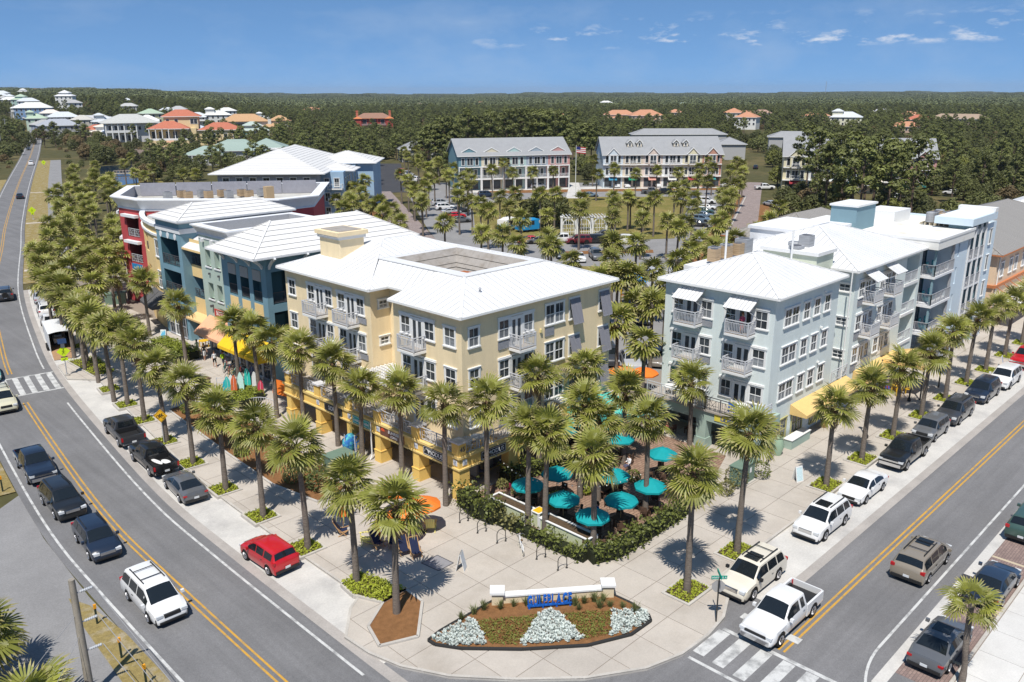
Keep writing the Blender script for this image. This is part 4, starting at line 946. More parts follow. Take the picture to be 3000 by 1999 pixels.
mb=MB(); mb.box(87.2,97.9,27.6,44,12.7,13.5); mb.box(97.9,107,28.1,44,12.6,13.2); mb.build('flat_roof',M('white_membrane_roof',(.78,.77,.73),.7,var=((.6,.55,.45),.35,.55,.75)),pb)
for y0,y1,x0,x1 in((27.55,27.9,87.15,98),(27.9,44.05,87.15,87.5)):MB().box(x0,x1,y0,y1,13.5,13.75).build('parapet',WHITE,pb)
for zf in(9.95,7.0,4.05):
 MB().box(87.6,93.2,27.7,30.4,zf-.25,zf).build('balcony_slab',TRIM,pb)
 railing(pb,(87.7,27.8),(93.1,27.8),zf,1.1,GREYM,pattern='bars'); railing(pb,(87.7,30.2),(87.7,27.8),zf,1.1,GREYM,pattern='bars')
 for a in(.3,1.9,3.5):window(pb,Fr(87.6,30.45,0),a,a+1.5,zf+.02,zf+2.5,n=.04,bars=False,mat=M('dark_teal_frame',(.02,.09,.12),.5),name='glazed_door',blinds=False)
 for k in range(2):MB().lathe((89.4+k*1.6,28.9,zf),[(.3,0),(.35,.45),(.3,.5)],8).box(89.15+k*1.6,89.65+k*1.6,29.1,29.2,zf+.4,zf+1.1).build('balcony_chair',M('aqua_plastic',(.05,.3,.36),.5),pb)
 MB().box(87.75,87.95,27.85,28.05,zf,zf+2.7).build('post',PBD,pb); MB().box(92.9,93.1,27.85,28.05,zf,zf+2.7).build('post',GREYM,pb)
for zf in(10.1,7.1,4.1):
 MB().box(97.7,103.1,27.9,30.1,zf-.2,zf).build('balcony_slab',TRIM,pb); railing(pb,(97.8,27.95),(103.1,27.95),zf,1.1,GREYM,pattern='bars')
 for a in(.2,2.0,3.8):window(pb,Fr(97.6,30.15,0),a,a+1.6,zf+.02,zf+2.6,n=.04,bars=False,mat=MAT['dark_teal_frame'],name='glazed_door',blinds=False)
for x in(97.8,99.5,101.3,103.0):MB().box(x-.09,x+.09,27.85,28.03,3,14).build('mullion_post',TRIM,pb)
MB().box(96.9,105.2,27.6,31.5,13.95,14.7).box(97.1,105.0,27.8,31.3,14.7,14.74,1).build('canopy_roof',[PBW,WHITE],pb); MB().box(104.2,105.2,27.6,31.5,14.74,15.2).build('canopy_upstand',WHITE,pb)
for z in(11.0,8.0,5.0):window(pb,PF,16.9,17.8,z,z+1.9,n=.02,bars=False,blinds=False)
MB().box(88.2,93.0,36.4,39.2,13,16.0).build('stair_tower',PBD,pb); MB().box(88.05,93.15,36.25,39.35,16,16.2).build('tower_coping',WHITE,pb)
MB().box(97.9,102.6,36.1,39.6,13,14.6).build('lift_housing',WHITE,pb)
MB().box(92.6,92.75,36.9,37.2,14.9,15.6).build('wall_box',WHITE,pb)
for k in range(8):condenser(pb,99.6+.95*(k%4)+.2,31.6+1.3*(k//4),13.5,.95,1.15,ACB if k%3 else ACR,round_=k in(0,4,7));
for k in range(6):MB().box(99.3,103.4,31.2+.5*k,31.3+.5*k,13.3,13.55).build('sleeper',M('bleached_timber',(.6,.54,.42),.9),pb)
mb=MB(); mb.box(80,88,37,44,12,14.0); mb.box(79.8,88.2,36.8,44.2,14,14.3); mb.build('plant_house',TRIM,pb)
for k in range(14):MB().box(79.6+.6*k,79.85+.6*k,36.7,36.85,13.6,13.9).build('dentil',WHITE,pb)
for z0 in(.4,):
 for s in(.6,3.2,6,11,15.9):window(pb,PF,s,s+2.2,.3,2.8,n=.04,dbl=True,bars=False,mat=GREYM,name='shop_window')
# ---------------------------------------------------------------- tan buildings
TAN=M('tan_stucco',(.78,.58,.4),.85,.2,noise=((.5,.05,5),)); TANR=M('taupe_metal_roof',(.3,.28,.255),.5,.35,rand=.03); TANJ=M('taupe_joint',(.16,.15,.14),.7); TERR=M('terracotta_trim',(.5,.19,.08),.8)
ta=thing('tan_building','peach two storey building with taupe metal roof at the right edge of the photo','building',(110.8,28.5,0))
f=Fr(110.8,28.3,0); mb=MB(); f.wall(mb,0,40,0,8.9); Fr(110.8,44,-90).wall(mb,0,15.7,0,8.9); mb.build('wall',TAN,ta)
hip(ta,110.2,151,27.7,45,9.0,.36,(TANJ,TANR),.6,em=TERR)
mb=MB(); f.box(mb,-.1,40,0,.25,4.9,5.25); mb.box(110.55,110.8,28.3,44,4.9,5.25); mb.build('string_course',TERR,ta)
for a in(1.5,5.0,7.2,10.5,13,16,19):window(ta,f,a,a+1.4,6.0,7.9); window(ta,Fr(110.8,44,-90),a*.7,a*.7+1.2,6.0,7.9)if a<12 else None
for k in range(6):a=1.0+k*2.6; MB().beam(f.p(a,.1,4.9),f.p(a+.3,2.6,3.2),.1,.1).build('canopy_stay',TERR,ta)
mb=MB(); mb.poly([f.p(.5,2.7,3.0),f.p(17,2.7,3.0),f.p(17,.05,3.5),f.p(.5,.05,3.5)]); mb.build('canopy',WHITE,ta)
MB().tube([f.p(.6,.1,8.8),f.p(.6,.1,.3)],.08,6).build('downpipe',WHITE,ta)
t2=thing('tan_building','low peach building with taupe hip roof half hidden behind the sage building','building',(108,50,0))
MB().box(106.9,128,48.8,62,0,7.9).build('wall',TAN,t2); MB().box(106.75,128.1,48.65,62.1,7.3,7.6).build('string_course',TERR,t2); hip(t2,106.3,129,48.2,63,8.0,.42,(TANJ,TANR),.6,em=TERR)
t3=thing('white_roofed_hall','white roofed building behind a palm at the far right edge','building',G(2345,540))
p=G(2330,545); MB().box(p.x-2,p.x+30,p.y-14,p.y+4,0,5.5).build('wall',TL,t3); hip(t3,p.x-3.2,p.x+31,p.y-15,p.y+5,5.6,.3,(ROOFB,ROOFW),.8)
# ---------------------------------------------------------------- blue hotel with big white roofs
BLH=M('sky_blue_stucco',(.33,.47,.62),.8,.2,noise=((.5,.05,5),)); BLG=M('grey_lilac_stucco',(.36,.37,.42),.8)
bh=thing('blue_hotel','sky blue building under big white hip roofs behind the red block','building',(97,160,0))
def gbox(b,x0,x1,y0,y1,z0,z1,mat,a,c,name='wall'):
 mb=MB(); ca,sa=math.cos(a),math.sin(a)
 mb.box(x0,x1,y0,y1,z0,z1); mb.v=[(c[0]+x*ca-y*sa,c[1]+x*sa+y*ca,z)for x,y,z in mb.v]; return mb.build(name,mat,b)
def ghip(b,x0,x1,y0,y1,z0,slope,mats,a,c,spacing=.8,across=False,em=None,name='roof'):
 """hip roof in a turned frame"""
 n0=len(bpy.data.objects); base=set(o.name for o in bpy.data.objects)
 r=hip(b,x0,x1,y0,y1,z0,slope,mats,spacing,across=across,em=em,name=name)
 M4=Matrix.Translation((c[0],c[1],0))@Matrix.Rotation(a,4,'Z'); off=WO[b.name]; T1=Matrix.Translation(-off)@M4@Matrix.Translation(off);
 for o in[o for o in bpy.data.objects if o.name not in base]:
  o.data.transform(M4); o.data.update()
 return r
ha=rad(-44); hc=(97.5,162)
gbox(bh,-17,4.5,2,30,0,10.9,BLG,ha,hc); gbox(bh,4.5,9.5,6,32,0,10.9,BLH,ha,hc)
ghip(bh,-18.5,6.5,.5,42,11,.36,(TILEJ,TILEW2),ha,hc,.9,True,TRIM)
ghip(bh,2,11.5,9,18,10.9,.3,(TILEJ,TILEW2),ha,hc,.9,True,TRIM); ghip(bh,-2,14.5,24,40,11.4,.3,(TILEJ,TILEW2),ha,hc,.9,True,TRIM)
gbox(bh,0,13.5,25,39,0,11.2,BLH,ha,hc)
fb=Fr(hc[0]+(-17*math.cos(ha)-2*math.sin(ha)),hc[1]+(-17*math.sin(ha)+2*math.cos(ha)),math.degrees(ha))
for k in range(7):window(bh,fb,1+k*2.9,2.6+k*2.9,8.2,10.2,n=.03)
fb2=Fr(hc[0]+(9.5*math.cos(ha)-6*math.sin(ha)),hc[1]+(9.5*math.sin(ha)+6*math.cos(ha)),math.degrees(ha)+90)
fb3=Fr(hc[0]+(4.5*math.cos(ha)-6*math.sin(ha)),hc[1]+(4.5*math.sin(ha)+6*math.cos(ha)),math.degrees(ha))
for z in(7.6,4.4,1.2):
 for a in(.6,2.8):window(bh,fb3,a,a+1.3,z,z+2,n=.03)
 for a in(1,4,7,12,16):window(bh,fb2,a,a+1.4,z,z+2,n=.03)
 balcony(bh,fb3,1.5,4.8,z-.3,1.3,mat=TRIM,step=.5)
# ---------------------------------------------------------------- town houses round the green
SHING=M('grey_shingle_roof',(.3,.305,.315),.85,.15,noise=((.6,.06,5),(20,.1,2)))
UC=dict(teal=(.16,.28,.33),cream=(.66,.6,.46),aqua=(.45,.6,.58),slate=(.36,.42,.48),rose=(.55,.3,.28),blue=(.58,.66,.72),white=(.7,.71,.7),yellow=(.7,.65,.46),brick=(.5,.27,.2),sand=(.64,.56,.44),pink=(.68,.57,.5))
def townrow(a,b,units,label,depth=17,he=10.2,hr=14.6,style=1,dormers=()):
 a=Vector(a[:2]); b=Vector(b[:2]); L_=(b-a).length; ang=math.degrees(math.atan2((b-a).y,(b-a).x)); f=Fr(a.x,a.y,ang)
 t=thing('townhouse_row',label,'townhouses',(a.x,a.y,0),group=None); n=len(units); w=L_/n
 for i,u in enumerate(units):
  m=M('siding_'+u,UC[u],.8,.2,noise=((.5,.05,4),(5,.03,2,(1,1,8))))
  mb=MB(); s0,s1=i*w,(i+1)*w
  rec=1.9 if style==1 else .6
  f.wall(mb,s0,s1,6.9,he); f.wall(mb,s0,s1,0,6.9,n=-rec)
  mb.build('unit_wall',m,t)
  for c,ww in((.2,1.1),(.5,1.9),(.8,1.1)):window(t,f,s0+c*w-ww/2,s0+c*w+ww/2,7.3,9.5,n=.02,dbl=ww>1.5,bars=False,blinds=False)
  fr2=Fr(*(f.p(0,-rec).xy),ang)
  for c,ww in((.22,1.1),(.5,1.8),(.8,1.1)):window(t,fr2,s0+c*w-ww/2,s0+c*w+ww/2,3.7,6.0,n=.02,dbl=ww>1.5,bars=False,blinds=False)
  for c,ww in((.28,2.2),(.74,2.2)):window(t,fr2,s0+c*w-ww/2,s0+c*w+ww/2,.3,2.8,n=.02,bars=False,mat=DGREY,name='shop_window',blinds=False)
  mb=MB(); f.box(mb,s0,s1,-rec,.15,3.1,3.4); f.box(mb,s0,s1,-rec if style==1 else-.3,.15,6.65,6.95); mb.build('gallery_floor',WHITE,t)
  if style==1:
   for k in range(3):MB().box(-.13,.13,-.13,.13,0,6.7); p=f.p(s0+.15+k*(w-.3)/2,0); mb=MB(); mb.obox((p.x,p.y,3.35),(.26,.26,6.7),f.a); mb.build('column',WHITE,t)
   railing(t,f.p(s0+.2,0,0),f.p(s1-.2,0,0),3.4,1.0,WHITE,pattern='bars')
   gd=[(.12,0),(.5,1.0),(.88,0)]
   base=he+.75; y=.35
   pk=f.p(s0+.5*w,-1.2,base+1.25); l=f.p(s0+.14*w,-1.2,base); r=f.p(s0+.86*w,-1.2,base)
   mb=MB(); mb.poly([l,r,pk]); o=mb.build('gable',m,t); mb=MB(); mb.beam(l,pk,.25,.22); mb.beam(pk,r,.25,.22); mb.build('bargeboard',WHITE,o)
   mb=MB(); bk=f.p(s0+.5*w,-4.0,base+1.25); mb.poly([l,pk,bk]); mb.poly([pk,r,bk]); mb.build('gable_roof',SHING,o)
  else:
   balcony(t,f,s0+w*.33,s0+w*.67,3.6,1.2,mat=WHITE,step=.6,name='balcony'); balcony(t,f,s0+w*.33,s0+w*.67,6.9,1.0,mat=WHITE,step=.6)
   if i%2==0 or i==n-1:
    c0,c1=s0+w*.26,s0+w*.74; mb=MB(); f.wall(mb,c0,c1,6.9,he+.1,n=.5); pk=f.p((c0+c1)/2,.5,he+1.7); mb.poly([f.p(c0,.5,he+.1),f.p(c1,.5,he+.1),pk]); mb.quad(f.p(c0,.5,6.9),f.p(c0,.5,he),f.p(c0,0,he),f.p(c0,0,6.9)); mb.quad(f.p(c1,.5,6.9),f.p(c1,0,6.9),f.p(c1,0,he),f.p(c1,.5,he)); o=mb.build('gabled_bay',m,t)
    mb=MB(); mb.beam(f.p(c0-.5,.6,he-.2),f.p((c0+c1)/2,.6,he+1.8),.3,.2); mb.beam(f.p((c0+c1)/2,.6,he+1.8),f.p(c1+.5,.6,he-.2),.3,.2); mb.build('bargeboard',WHITE,o)
    bk=f.p((c0+c1)/2,-4,he+1.8); mb=MB(); mb.poly([f.p(c0-.4,.5,he-.1),f.p((c0+c1)/2,.5,he+1.8),bk]); mb.poly([f.p((c0+c1)/2,.5,he+1.8),f.p(c1+.4,.5,he-.1),bk]); mb.build('bay_roof',SHING,o)
    window(t,f,(c0+c1)/2-1.0,(c0+c1)/2+1.0,7.2,9.6,n=.53,dbl=True,bars=False,blinds=False)
   aw=M('awning_'+u,[(.05,.25,.4),(.02,.25,.14),(.7,.35,.28),(.75,.75,.72),(.4,.05,.06),(.05,.3,.3)][i%6],.8); awning(t,f,s0+w*.3,s0+w*.7,3.1,2.5,1.2,aw,.25)
 mb=MB(); mb.quad(f.p(0,0,0),f.p(0,0,he),f.p(0,-depth,he),f.p(0,-depth,0)); mb.poly([f.p(0,0,he),f.p(0,-depth/2,hr-.15),f.p(0,-depth,he)]); mb.quad(f.p(L_,0,0),f.p(L_,-depth,0),f.p(L_,-depth,he),f.p(L_,0,he)); mb.poly([f.p(L_,0,he),f.p(L_,-depth,he),f.p(L_,-depth/2,hr-.15)])
 mb.quad(f.p(0,-depth,0),f.p(0,-depth,he),f.p(L_,-depth,he),f.p(L_,-depth,0)); mb.build('end_wall',M('siding_'+units[0],UC[units[0]]),t)
 mb=MB(); o_=.5
 A,B,C,D,E_,F_=f.p(-o_,.6,he-.15),f.p(L_+o_,.6,he-.15),f.p(L_+o_,-depth/2,hr),f.p(-o_,-depth/2,hr),f.p(-o_,-depth-.6,he-.15),f.p(L_+o_,-depth-.6,he-.15)
 dz=Vector((0,0,.2))
 mb.quad(A,B,C,D); mb.quad(D,C,F_,E_); mb.quad(A-dz,B-dz,B,A,1); mb.poly([A-dz,A,D,E_,E_-dz,D-dz],1); mb.poly([B,B-dz,C-dz,F_-dz,F_,C],1); r=mb.build('roof',[SHING,WHITE],t)
 for s in dormers:
  mb=MB(); z0=he+1.9; n0=-2.9; f.box(mb,s-.75,s+.75,-5.5,n0,z0,z0+1.3); pk=f.p(s,n0,z0+2.0); mb.poly([f.p(s-.75,n0,z0+1.3),f.p(s+.75,n0,z0+1.3),pk]); o=mb.build('dormer',M('siding_sand',UC['sand'],.8),r)
  mb=MB(); e=f.p(s-1.05,n0+.3,z0+1.1); g=f.p(s+1.05,n0+.3,z0+1.1); k_=f.p(s,n0+.3,z0+2.1); bk=f.p(s,-6.5,z0+2.1); bl=f.p(s-1.05,-5.4,z0+1.1); br=f.p(s+1.05,-5.4,z0+1.1); mb.quad(e,k_,bk,bl,1); mb.quad(k_,g,br,bk,1); mb.beam(e,k_,.16,.2); mb.beam(k_,g,.16,.2); mb.build('dormer_roof',[WHITE,SHING],o)
  window(o,f,s-.4,s+.4,z0+.15,z0+1.25,n=n0+.02,bars=False,blinds=False)
 return t
townrow((165.5,185.2),(194.4,167.8),['teal','cream','aqua','slate','rose'],'row of five gabled town houses with white galleries, left of the flagpole',style=1)
townrow((201.2,160.5),(227.2,136.0),['blue','sand','pink','white','yellow','brick'],'town house row with bay gables and four roof dormers behind the flagpole',style=2,depth=16,he=9.9,hr=14.6,dormers=(8.3,11.2,22.3,25.2))
townrow((228.9,117.0),(248.0,82.0),['yellow','white','blue','cream','pink','rose'],'town house row half hidden by tall pines on the right',style=2,he=10.1,hr=14.9)
def shed(u,v,w,d,h,rz,hr,label,roof=SHING,wall=(.4,.4,.4),name='outbuilding'):
 p=G(u,v); t=thing(name,label,'building',p); gbox(t,-w/2,w/2,0,d,0,h,M('wall_%.2f%.2f%.2f'%wall,wall,.85),rz,p); ghip(t,-w/2-.6,w/2+.6,-.6,d+.6,h,hr,(roof,roof),rz,p,0,em=WHITE); return t
shed(985,372,22,14,5,rad(-31),.5,'low grey roofed building among pine trunks left of the town houses')
shed(1678,368,12,12,6.5,rad(-50),.4,'grey roofed block behind the right end of the dormered town houses')
shed(1560,345,46,12,7.5,rad(-46),.4,'long grey roof just showing behind the dormered town houses')
shed(1825,365,22,10,9,rad(-60),.4,'grey roof showing behind the town houses at the pines')
# ---------------------------------------------------------------- vegetation
FROND=M('palm_frond',(.225,.235,.045),.45,.35,rand=.28,noise=(2.2,.22,2),trans=.22,coord='obj')
FTIP=M('palm_frond_tip',(.36,.32,.13),.5,.3,rand=.25,trans=.2)
DEADF=M('dry_frond',(.3,.22,.12),.8,.1,rand=.2,trans=.15)
TRUNK=M('palm_trunk',(.185,.155,.13),.95,.1,noise=((2.2,.3,4,(1,1,9)),(18,.25,3)),bump=(25,.6))
BOOT=M('palm_boots',(.13,.085,.05),.95,.1,noise=(14,.4,3))
nr=np.random.default_rng(11)
def frond_mesh(seed,nseg=22,R=1.0,pet=.85,droop=.32,tipm=True,mats=None,simple=False):
 r=random.Random(seed); mb=MB()
 if not simple:
  w=.022
  mb.add([(0,-w,0),(0,w,0),(0,0,.03),(pet,-w*.6,0),(pet,w*.6,0),(pet,0,.02)],((0,1,4,3),(1,2,5,4),(2,0,3,5)))
 A=rad(128)
 for i in range(nseg):
  a=-A+2*A*(i+.5)/nseg; da=A/nseg*.98
  l=R*(.68+.32*math.cos(a*.6))*r.uniform(.86,1.08); m=l*.42
  def P_(ang,d,zz=0):
   x=d*math.cos(ang); y=d*math.sin(ang)
   z=-.22*max(x,0)**2-droop*(d/R)**2*(.6+.4*abs(math.sin(ang)))+.10*abs(y)*(1-d/R)+zz
   return(pet+x*.97,y,z)
  dr=r.uniform(-.12,.06); am=a+r.uniform(-.05,.05)
  c=(pet,0,.02); L_=P_(a-da,m,-.012); Rr=P_(a+da,m,-.012); mid=P_(a,m,.022)
  q1=P_(am-da*.55,l*.78,dr*.4); q2=P_(am+da*.55,l*.78,dr*.4); t=P_(am,l,dr)
  mb.add([c,L_,mid,Rr,q1,q2,t],((0,1,2),(0,2,3)),0); n=len(mb.v)-7
  mb.f+=[(n+1,n+4,n+5,n+3),(n+4,n+6,n+5)]; mb.m+=[0,1 if tipm else 0]
 me=mb.mesh('frond',mats or[FROND,FTIP]); return me
FRONDS=[frond_mesh(k,20,R=[.95,1.05,1.0,.9][k],droop=[.2,.3,.38,.28][k])for k in range(4)]
HANG=[frond_mesh(9,16,R=.85,droop=.6,mats=[DEADF,DEADF]),frond_mesh(10,14,R=.8,droop=.8,mats=[DEADF,DEADF])]
def crown_rots(n,r,lo=-42,hi=88):
 out=[]
 for k in range(n):
  t=(k+.5)/n; el=hi-(hi-lo)*t**.85+r.uniform(-8,8); az=k*2.39996+r.uniform(-.25,.25)
  out.append((rad(el),az,r.uniform(.78,1.16),r.uniform(-.6,.6)))
 return out
TRM={}
def trunk_mesh(h,r,kind):
 key=(round(h*2)/2,kind)
 if key in TRM:return TRM[key]
 rr=random.Random(kind*100+int(h*10)); hh=key[0]; bend=rr.uniform(-.25,.25); b2=rr.uniform(-.2,.2); pts=[]; rs=[]
 n=12
 for i in range(n+1):
  t=i/n; pts.append((bend*t*t*.8,b2*t*t*.8,hh*t)); rs.append((.2-.06*t)*(1+.12*(1-t)**8)*(1+.05*(i%2)))
 mb=MB(); mb.tube(pts,rs,9); me=mb.mesh('trunk',TRUNK,60)
 bm=MB(); base=Vector(pts[-1])
 for k in range(26):
  a=k*2.4; z=-.85+.85*k/26; rad_=.15+.05*(k/26); d=Vector((math.cos(a),math.sin(a),0)); p=base+d*rad_*.7+Vector((0,0,z)); q=base+d*(rad_+.14)+Vector((0,0,z+.28)); bm.beam(p,q,.09,.035)
 bm.lathe(base+Vector((0,0,-.5)),[(.15,-.4),(.2,0),(.23,.35),(.12,.62)],8)
 TRM[key]=(me,bm.mesh('boots',BOOT),pts[-1]); return TRM[key]
npalm=0
def palm(p,h,label,group,near=True,z0=.1,sc=1.0,nf=23):
 global npalm; npalm+=1; r=random.Random(npalm*17)
 t=thing('palm_tree',label,'palm tree',(p[0],p[1],z0),r.uniform(0,6.28),group)
 tm,bt,top=trunk_mesh(h,.2,npalm%4)
 put('trunk',tm,t,world=False)
 if near:
  put('boots',bt,t,world=False)
  for el,az,s,tw in crown_rots(nf,r):
   put('frond',FRONDS[r.randrange(4)],t,top,rot=(tw,-el,az),scale=s*sc*1.14,world=False)
  for k in range(r.randrange(2,5)):put('dry_frond',HANG[k%2],t,(top[0],top[1],top[2]-.2),rot=(r.uniform(-.4,.4),rad(r.uniform(45,70)),r.uniform(0,6.28)),scale=r.uniform(.7,1),world=False)
 else:
  put('crown',CROWNS[npalm%len(CROWNS)],t,top,rz=r.uniform(0,6.28),scale=sc*r.uniform(.9,1.12),world=False)
 return t
def join_crown(seed,n=26,nseg=11):
 r=random.Random(seed); V=[]; F=[]; Mi=[]
 fm=[frond_mesh(50+k,nseg,droop=.3+.1*k,simple=True)for k in range(2)]
 for el,az,s,tw in crown_rots(n,r,-50,84):
  me=fm[r.randrange(2)]; T_=Matrix.Rotation(az,4,'Z')@Matrix.Rotation(-el,4,'Y')@Matrix.Rotation(tw,4,'X')@Matrix.Scale(s,4)
  b=len(V); V+=[tuple(T_@v.co)for v in me.vertices]
  for q in me.polygons:F.append(tuple(i+b for i in q.vertices)); Mi.append(q.material_index)
 m=bpy.data.meshes.new('crown'); m.from_pydata(V,[],F); m.materials.append(FROND); m.materials.append(FTIP); m.polygons.foreach_set('material_index',Mi); return m
CROWNS=[join_crown(k)for k in range(4)]
GCOV=M('yellow_green_groundcover',(.36,.4,.045),.6,.3,noise=(9,.3,3),trans=.2,coord='obj')
LEAFD=M('dark_leaf',(.075,.095,.028),.5,.35,noise=(5,.35,3),rand=.2,trans=.15,coord='obj')
LEAFM=M('mid_leaf',(.16,.185,.042),.5,.35,noise=(4,.35,3),rand=.2,trans=.18,coord='obj')
LEAFY=M('bright_leaf',(.26,.3,.04),.5,.35,noise=(6,.3,3),trans=.2,coord='obj')
LEAFO=M('olive_leaf',(.2,.19,.065),.55,.3,noise=(5,.3,3),rand=.2,trans=.15,coord='obj')
SOIL=M('soil',(.1,.07,.045),.95,.1,noise=(6,.3,3))
def cards(P_,size,rng,up=.4,aspect=.55,nrm=None):
 """numpy leaf cards at points P_ (n,3): two triangles each"""
 n=len(P_); d=rng.normal(size=(n,3)); d[:,2]=np.abs(d[:,2])*up+.15
 if nrm is not None:d=d*.42+nrm+np.array((0,0,.55))
 d/=np.linalg.norm(d,axis=1)[:,None]
 a=rng.normal(size=(n,3)); a-=d*(a*d).sum(1)[:,None]; a/=np.linalg.norm(a,axis=1)[:,None]; b=np.cross(d,a)
 s=(size*rng.uniform(.6,1.3,n))[:,None]
 v=np.stack([P_-a*s,P_-b*s*aspect,P_+a*s,P_+b*s*aspect],1).reshape(-1,3)
 f=np.arange(n*4).reshape(-1,4); return v,f
def cmesh(name,v,f,mats,mi=None):
 me=bpy.data.meshes.new(name); n=len(v); k=len(f)
 me.vertices.add(n); me.vertices.foreach_set('co',np.asarray(v,np.float32).ravel()); me.loops.add(k*4); me.loops.foreach_set('vertex_index',np.asarray(f,np.int32).ravel())
 me.polygons.add(k); me.polygons.foreach_set('loop_start',np.arange(k,dtype=np.int32)*4)
 for m in mats:me.materials.append(m)
 if mi is not None:me.polygons.foreach_set('material_index',np.asarray(mi,np.int32))
 me.update(calc_edges=True); return me
def gcov_mesh(w,d,n,mat=None,h=.22):
 P_=np.stack([nr.uniform(-w/2,w/2,n),nr.uniform(-d/2,d/2,n),nr.uniform(.05,h,n)],1); v,f=cards(P_,.085,nr,1.0,.6); return cmesh('groundcover',v,f,[mat or GCOV])
PLM={}
def planter(x,y,w,d,label,rz=0):
 t=thing('tree_planter',label,'planter',(x,y,.1),rz,'square kerbed planters along the parking lanes')
 key=(w,d)
 if key not in PLM:
  k=MB(); hw,hd=w/2,d/2
  k.box(-hw,hw,-hd,-hd+.16,-.1,.12); k.box(-hw,hw,hd-.16,hd,-.1,.12); k.box(-hw,-hw+.16,-hd+.16,hd-.16,-.1,.12); k.box(hw-.16,hw,-hd+.16,hd-.16,-.1,.12)
  PLM[key]=(k.mesh('kerb',KERB),MB().box(-hw+.15,hw-.15,-hd+.15,hd-.15,0,.07).mesh('soil',SOIL),gcov_mesh(w-.3,d-.3,620))
 a,b,c=PLM[key]; put('kerb',a,t,world=False); put('soil',b,t,world=False); o=put('groundcover',c,t,world=False); o['kind']='stuff'
LROW=[((912,1415),1180),((820,1345),1110),((708,1265),1030),((606,1192),990),((520,1130),950),((445,1070),890),((384,1020),843),((333,971),800),((294.6,934.7),765),((256,899),745),((222,858),720),((201,836),700),((170,802),665),((140,743),640),((122.6,721.9),615)]
LLAB=['palm at the corner bed of pine straw, nearest the planted bed wall','palm in the long green planter beside the orange umbrellas','palm in the square planter just behind the red hatchback','palm in the planter between the red hatchback and the grey coupe','palm in the planter just ahead of the grey coupe','palm in the planter beside the black pickup carrying white boards','palm right behind the yellow bicycle warning sign','palm in the planter ahead of the black pickup nearest the bicycle sign','palm in the second planter past the bicycle sign','palm in the small planter by the empty parking bays','palm at the front of the long green planter by the crossing','palm in the long green planter nearest the crossing sign','palm beside the open white trailer','palm beside the white crossover ahead of the trailer','palm beside the silver saloon ahead of the trailer']
def base_h(b,vtop):
 lo,hi=2,14
 for _ in range(30):
  m=(lo+hi)/2; q=Vector((b.x,b.y,m-CAM_H)); c=q.dot(_f); v=(999.5-F_PX*q.dot(_U)/c)/KD
  if v>vtop:lo=m
  else:hi=m
 return lo
for(b,vt),lab in zip(LROW,LLAB):
 p=G(*b); h=max(5.2,min(7.8,base_h(p,vt))); palm(p,h,lab,'palms along the left pavement',nf=24)
for k,(b,vt)in enumerate(LROW[2:],2):
 p=G(*b)
 if k in(10,11):continue
 rz=math.atan2((G(*LROW[min(k+1,14)][0])-G(*LROW[k-1][0])).y,(G(*LROW[min(k+1,14)][0])-G(*LROW[k-1][0])).x)-PI/2
 planter(p.x-.05,p.y+.25,1.9,2.1,'planter holding the '+lab.replace(' in the planter','').replace(' in the square planter','').replace(' in the second planter','').replace(' in the small planter',''),rz)
def bed(name,poly,mat,label,cat,n,z=.1,h=.1,leaf=None,kerbm=KERB,size=.085,lh=.25):
 c=sum((Vector(p)for p in poly),Vector((0,0)))/len(poly); t=thing(name,label,cat,(c.x,c.y,z))
 if area(poly)<0:poly=poly[::-1]
 mb=MB(); mb.prism(poly,z,z+h); mb.build('soil',mat,t)
 if kerbm:
  mb=MB(); m=len(poly)
  for i in range(m):mb.beam((*poly[i],z+.03),(*poly[(i+1)%m],z+.03),.16,.22)
  mb.build('kerb',kerbm,t)
 if leaf and n:
  P_=[]; xs=[p[0]for p in poly]; ys=[p[1]for p in poly]
  while len(P_)<n:
   q=(rnd.uniform(min(xs),max(xs)),rnd.uniform(min(ys),max(ys)))
   if inside(q,poly):P_.append((q[0],q[1],z+h+rnd.uniform(0,lh)))
  v,f=cards(np.array(P_),size,nr,1.0,.6); o=put('groundcover',cmesh('groundcover',v,f,[leaf]),t); o['kind']='stuff'
 return t
bed('planting_bed',[(25.1,37.8),(23.6,37.4),(23.45,36.0),(24.2,34.2),(25.9,34.3)],SOIL,'green ground cover bed under the palm beside the corner','planting bed',1500,leaf=GCOV)
bed('planting_bed',[(24.2,34.2),(25.9,34.3),(25.8,32.7),(23.6,30.4),(21.7,31.2),(22.3,33.0)],MULCH,'bare pine straw bed at the street corner','planting bed',0)
bed('planting_bed',[(27.7,87.0),(29.8,86.8),(30.4,93.5),(27.6,94.3)],SOIL,'long green kerbed bed of ground cover beside the crossing sign','planting bed',1500,leaf=GCOV)
RB=[(40.9-.3,22.9),(49.3,22.9),(55.7,23.0),(62.0,23.05),(68.3,23.1),(74.6,23.1),(80.6,23.1),(86.8,23.2),(92.4,23.1),(99.2,23.2),(105.6,23.2)]
RB[0]=tuple(G(1578,1365).xy); RB.insert(1,tuple(G(1693,1275).xy)); RB.pop(2)
RLAB=['palm in the planter nearest the street name sign','palm behind the cream sport utility car','palm between the cream car and the white sport utility car','palm beside the white sandwich board on the right pavement','palm behind the white saloon','palm beside the black pickup on the right street','palm behind the dark grey hatchback','palm behind the dark four by four','palm behind the charcoal crossover','palm behind the white crossover far up the right street','palm behind the red pickup','last palm of the right pavement row at the photo edge']
RV=[1095,1010,960,895,855,808,770,735,715,700,690,680]
for k,(x,y)in enumerate(RB):
 palm((x,y),max(6.0,min(8.2,base_h(Vector((x,y,0)),RV[k]))),RLAB[k],'palms along the right pavement',nf=24 if k<7 else 21)
 planter(x+.1,y+.05,2.5,1.9,'planter under the '+RLAB[k])
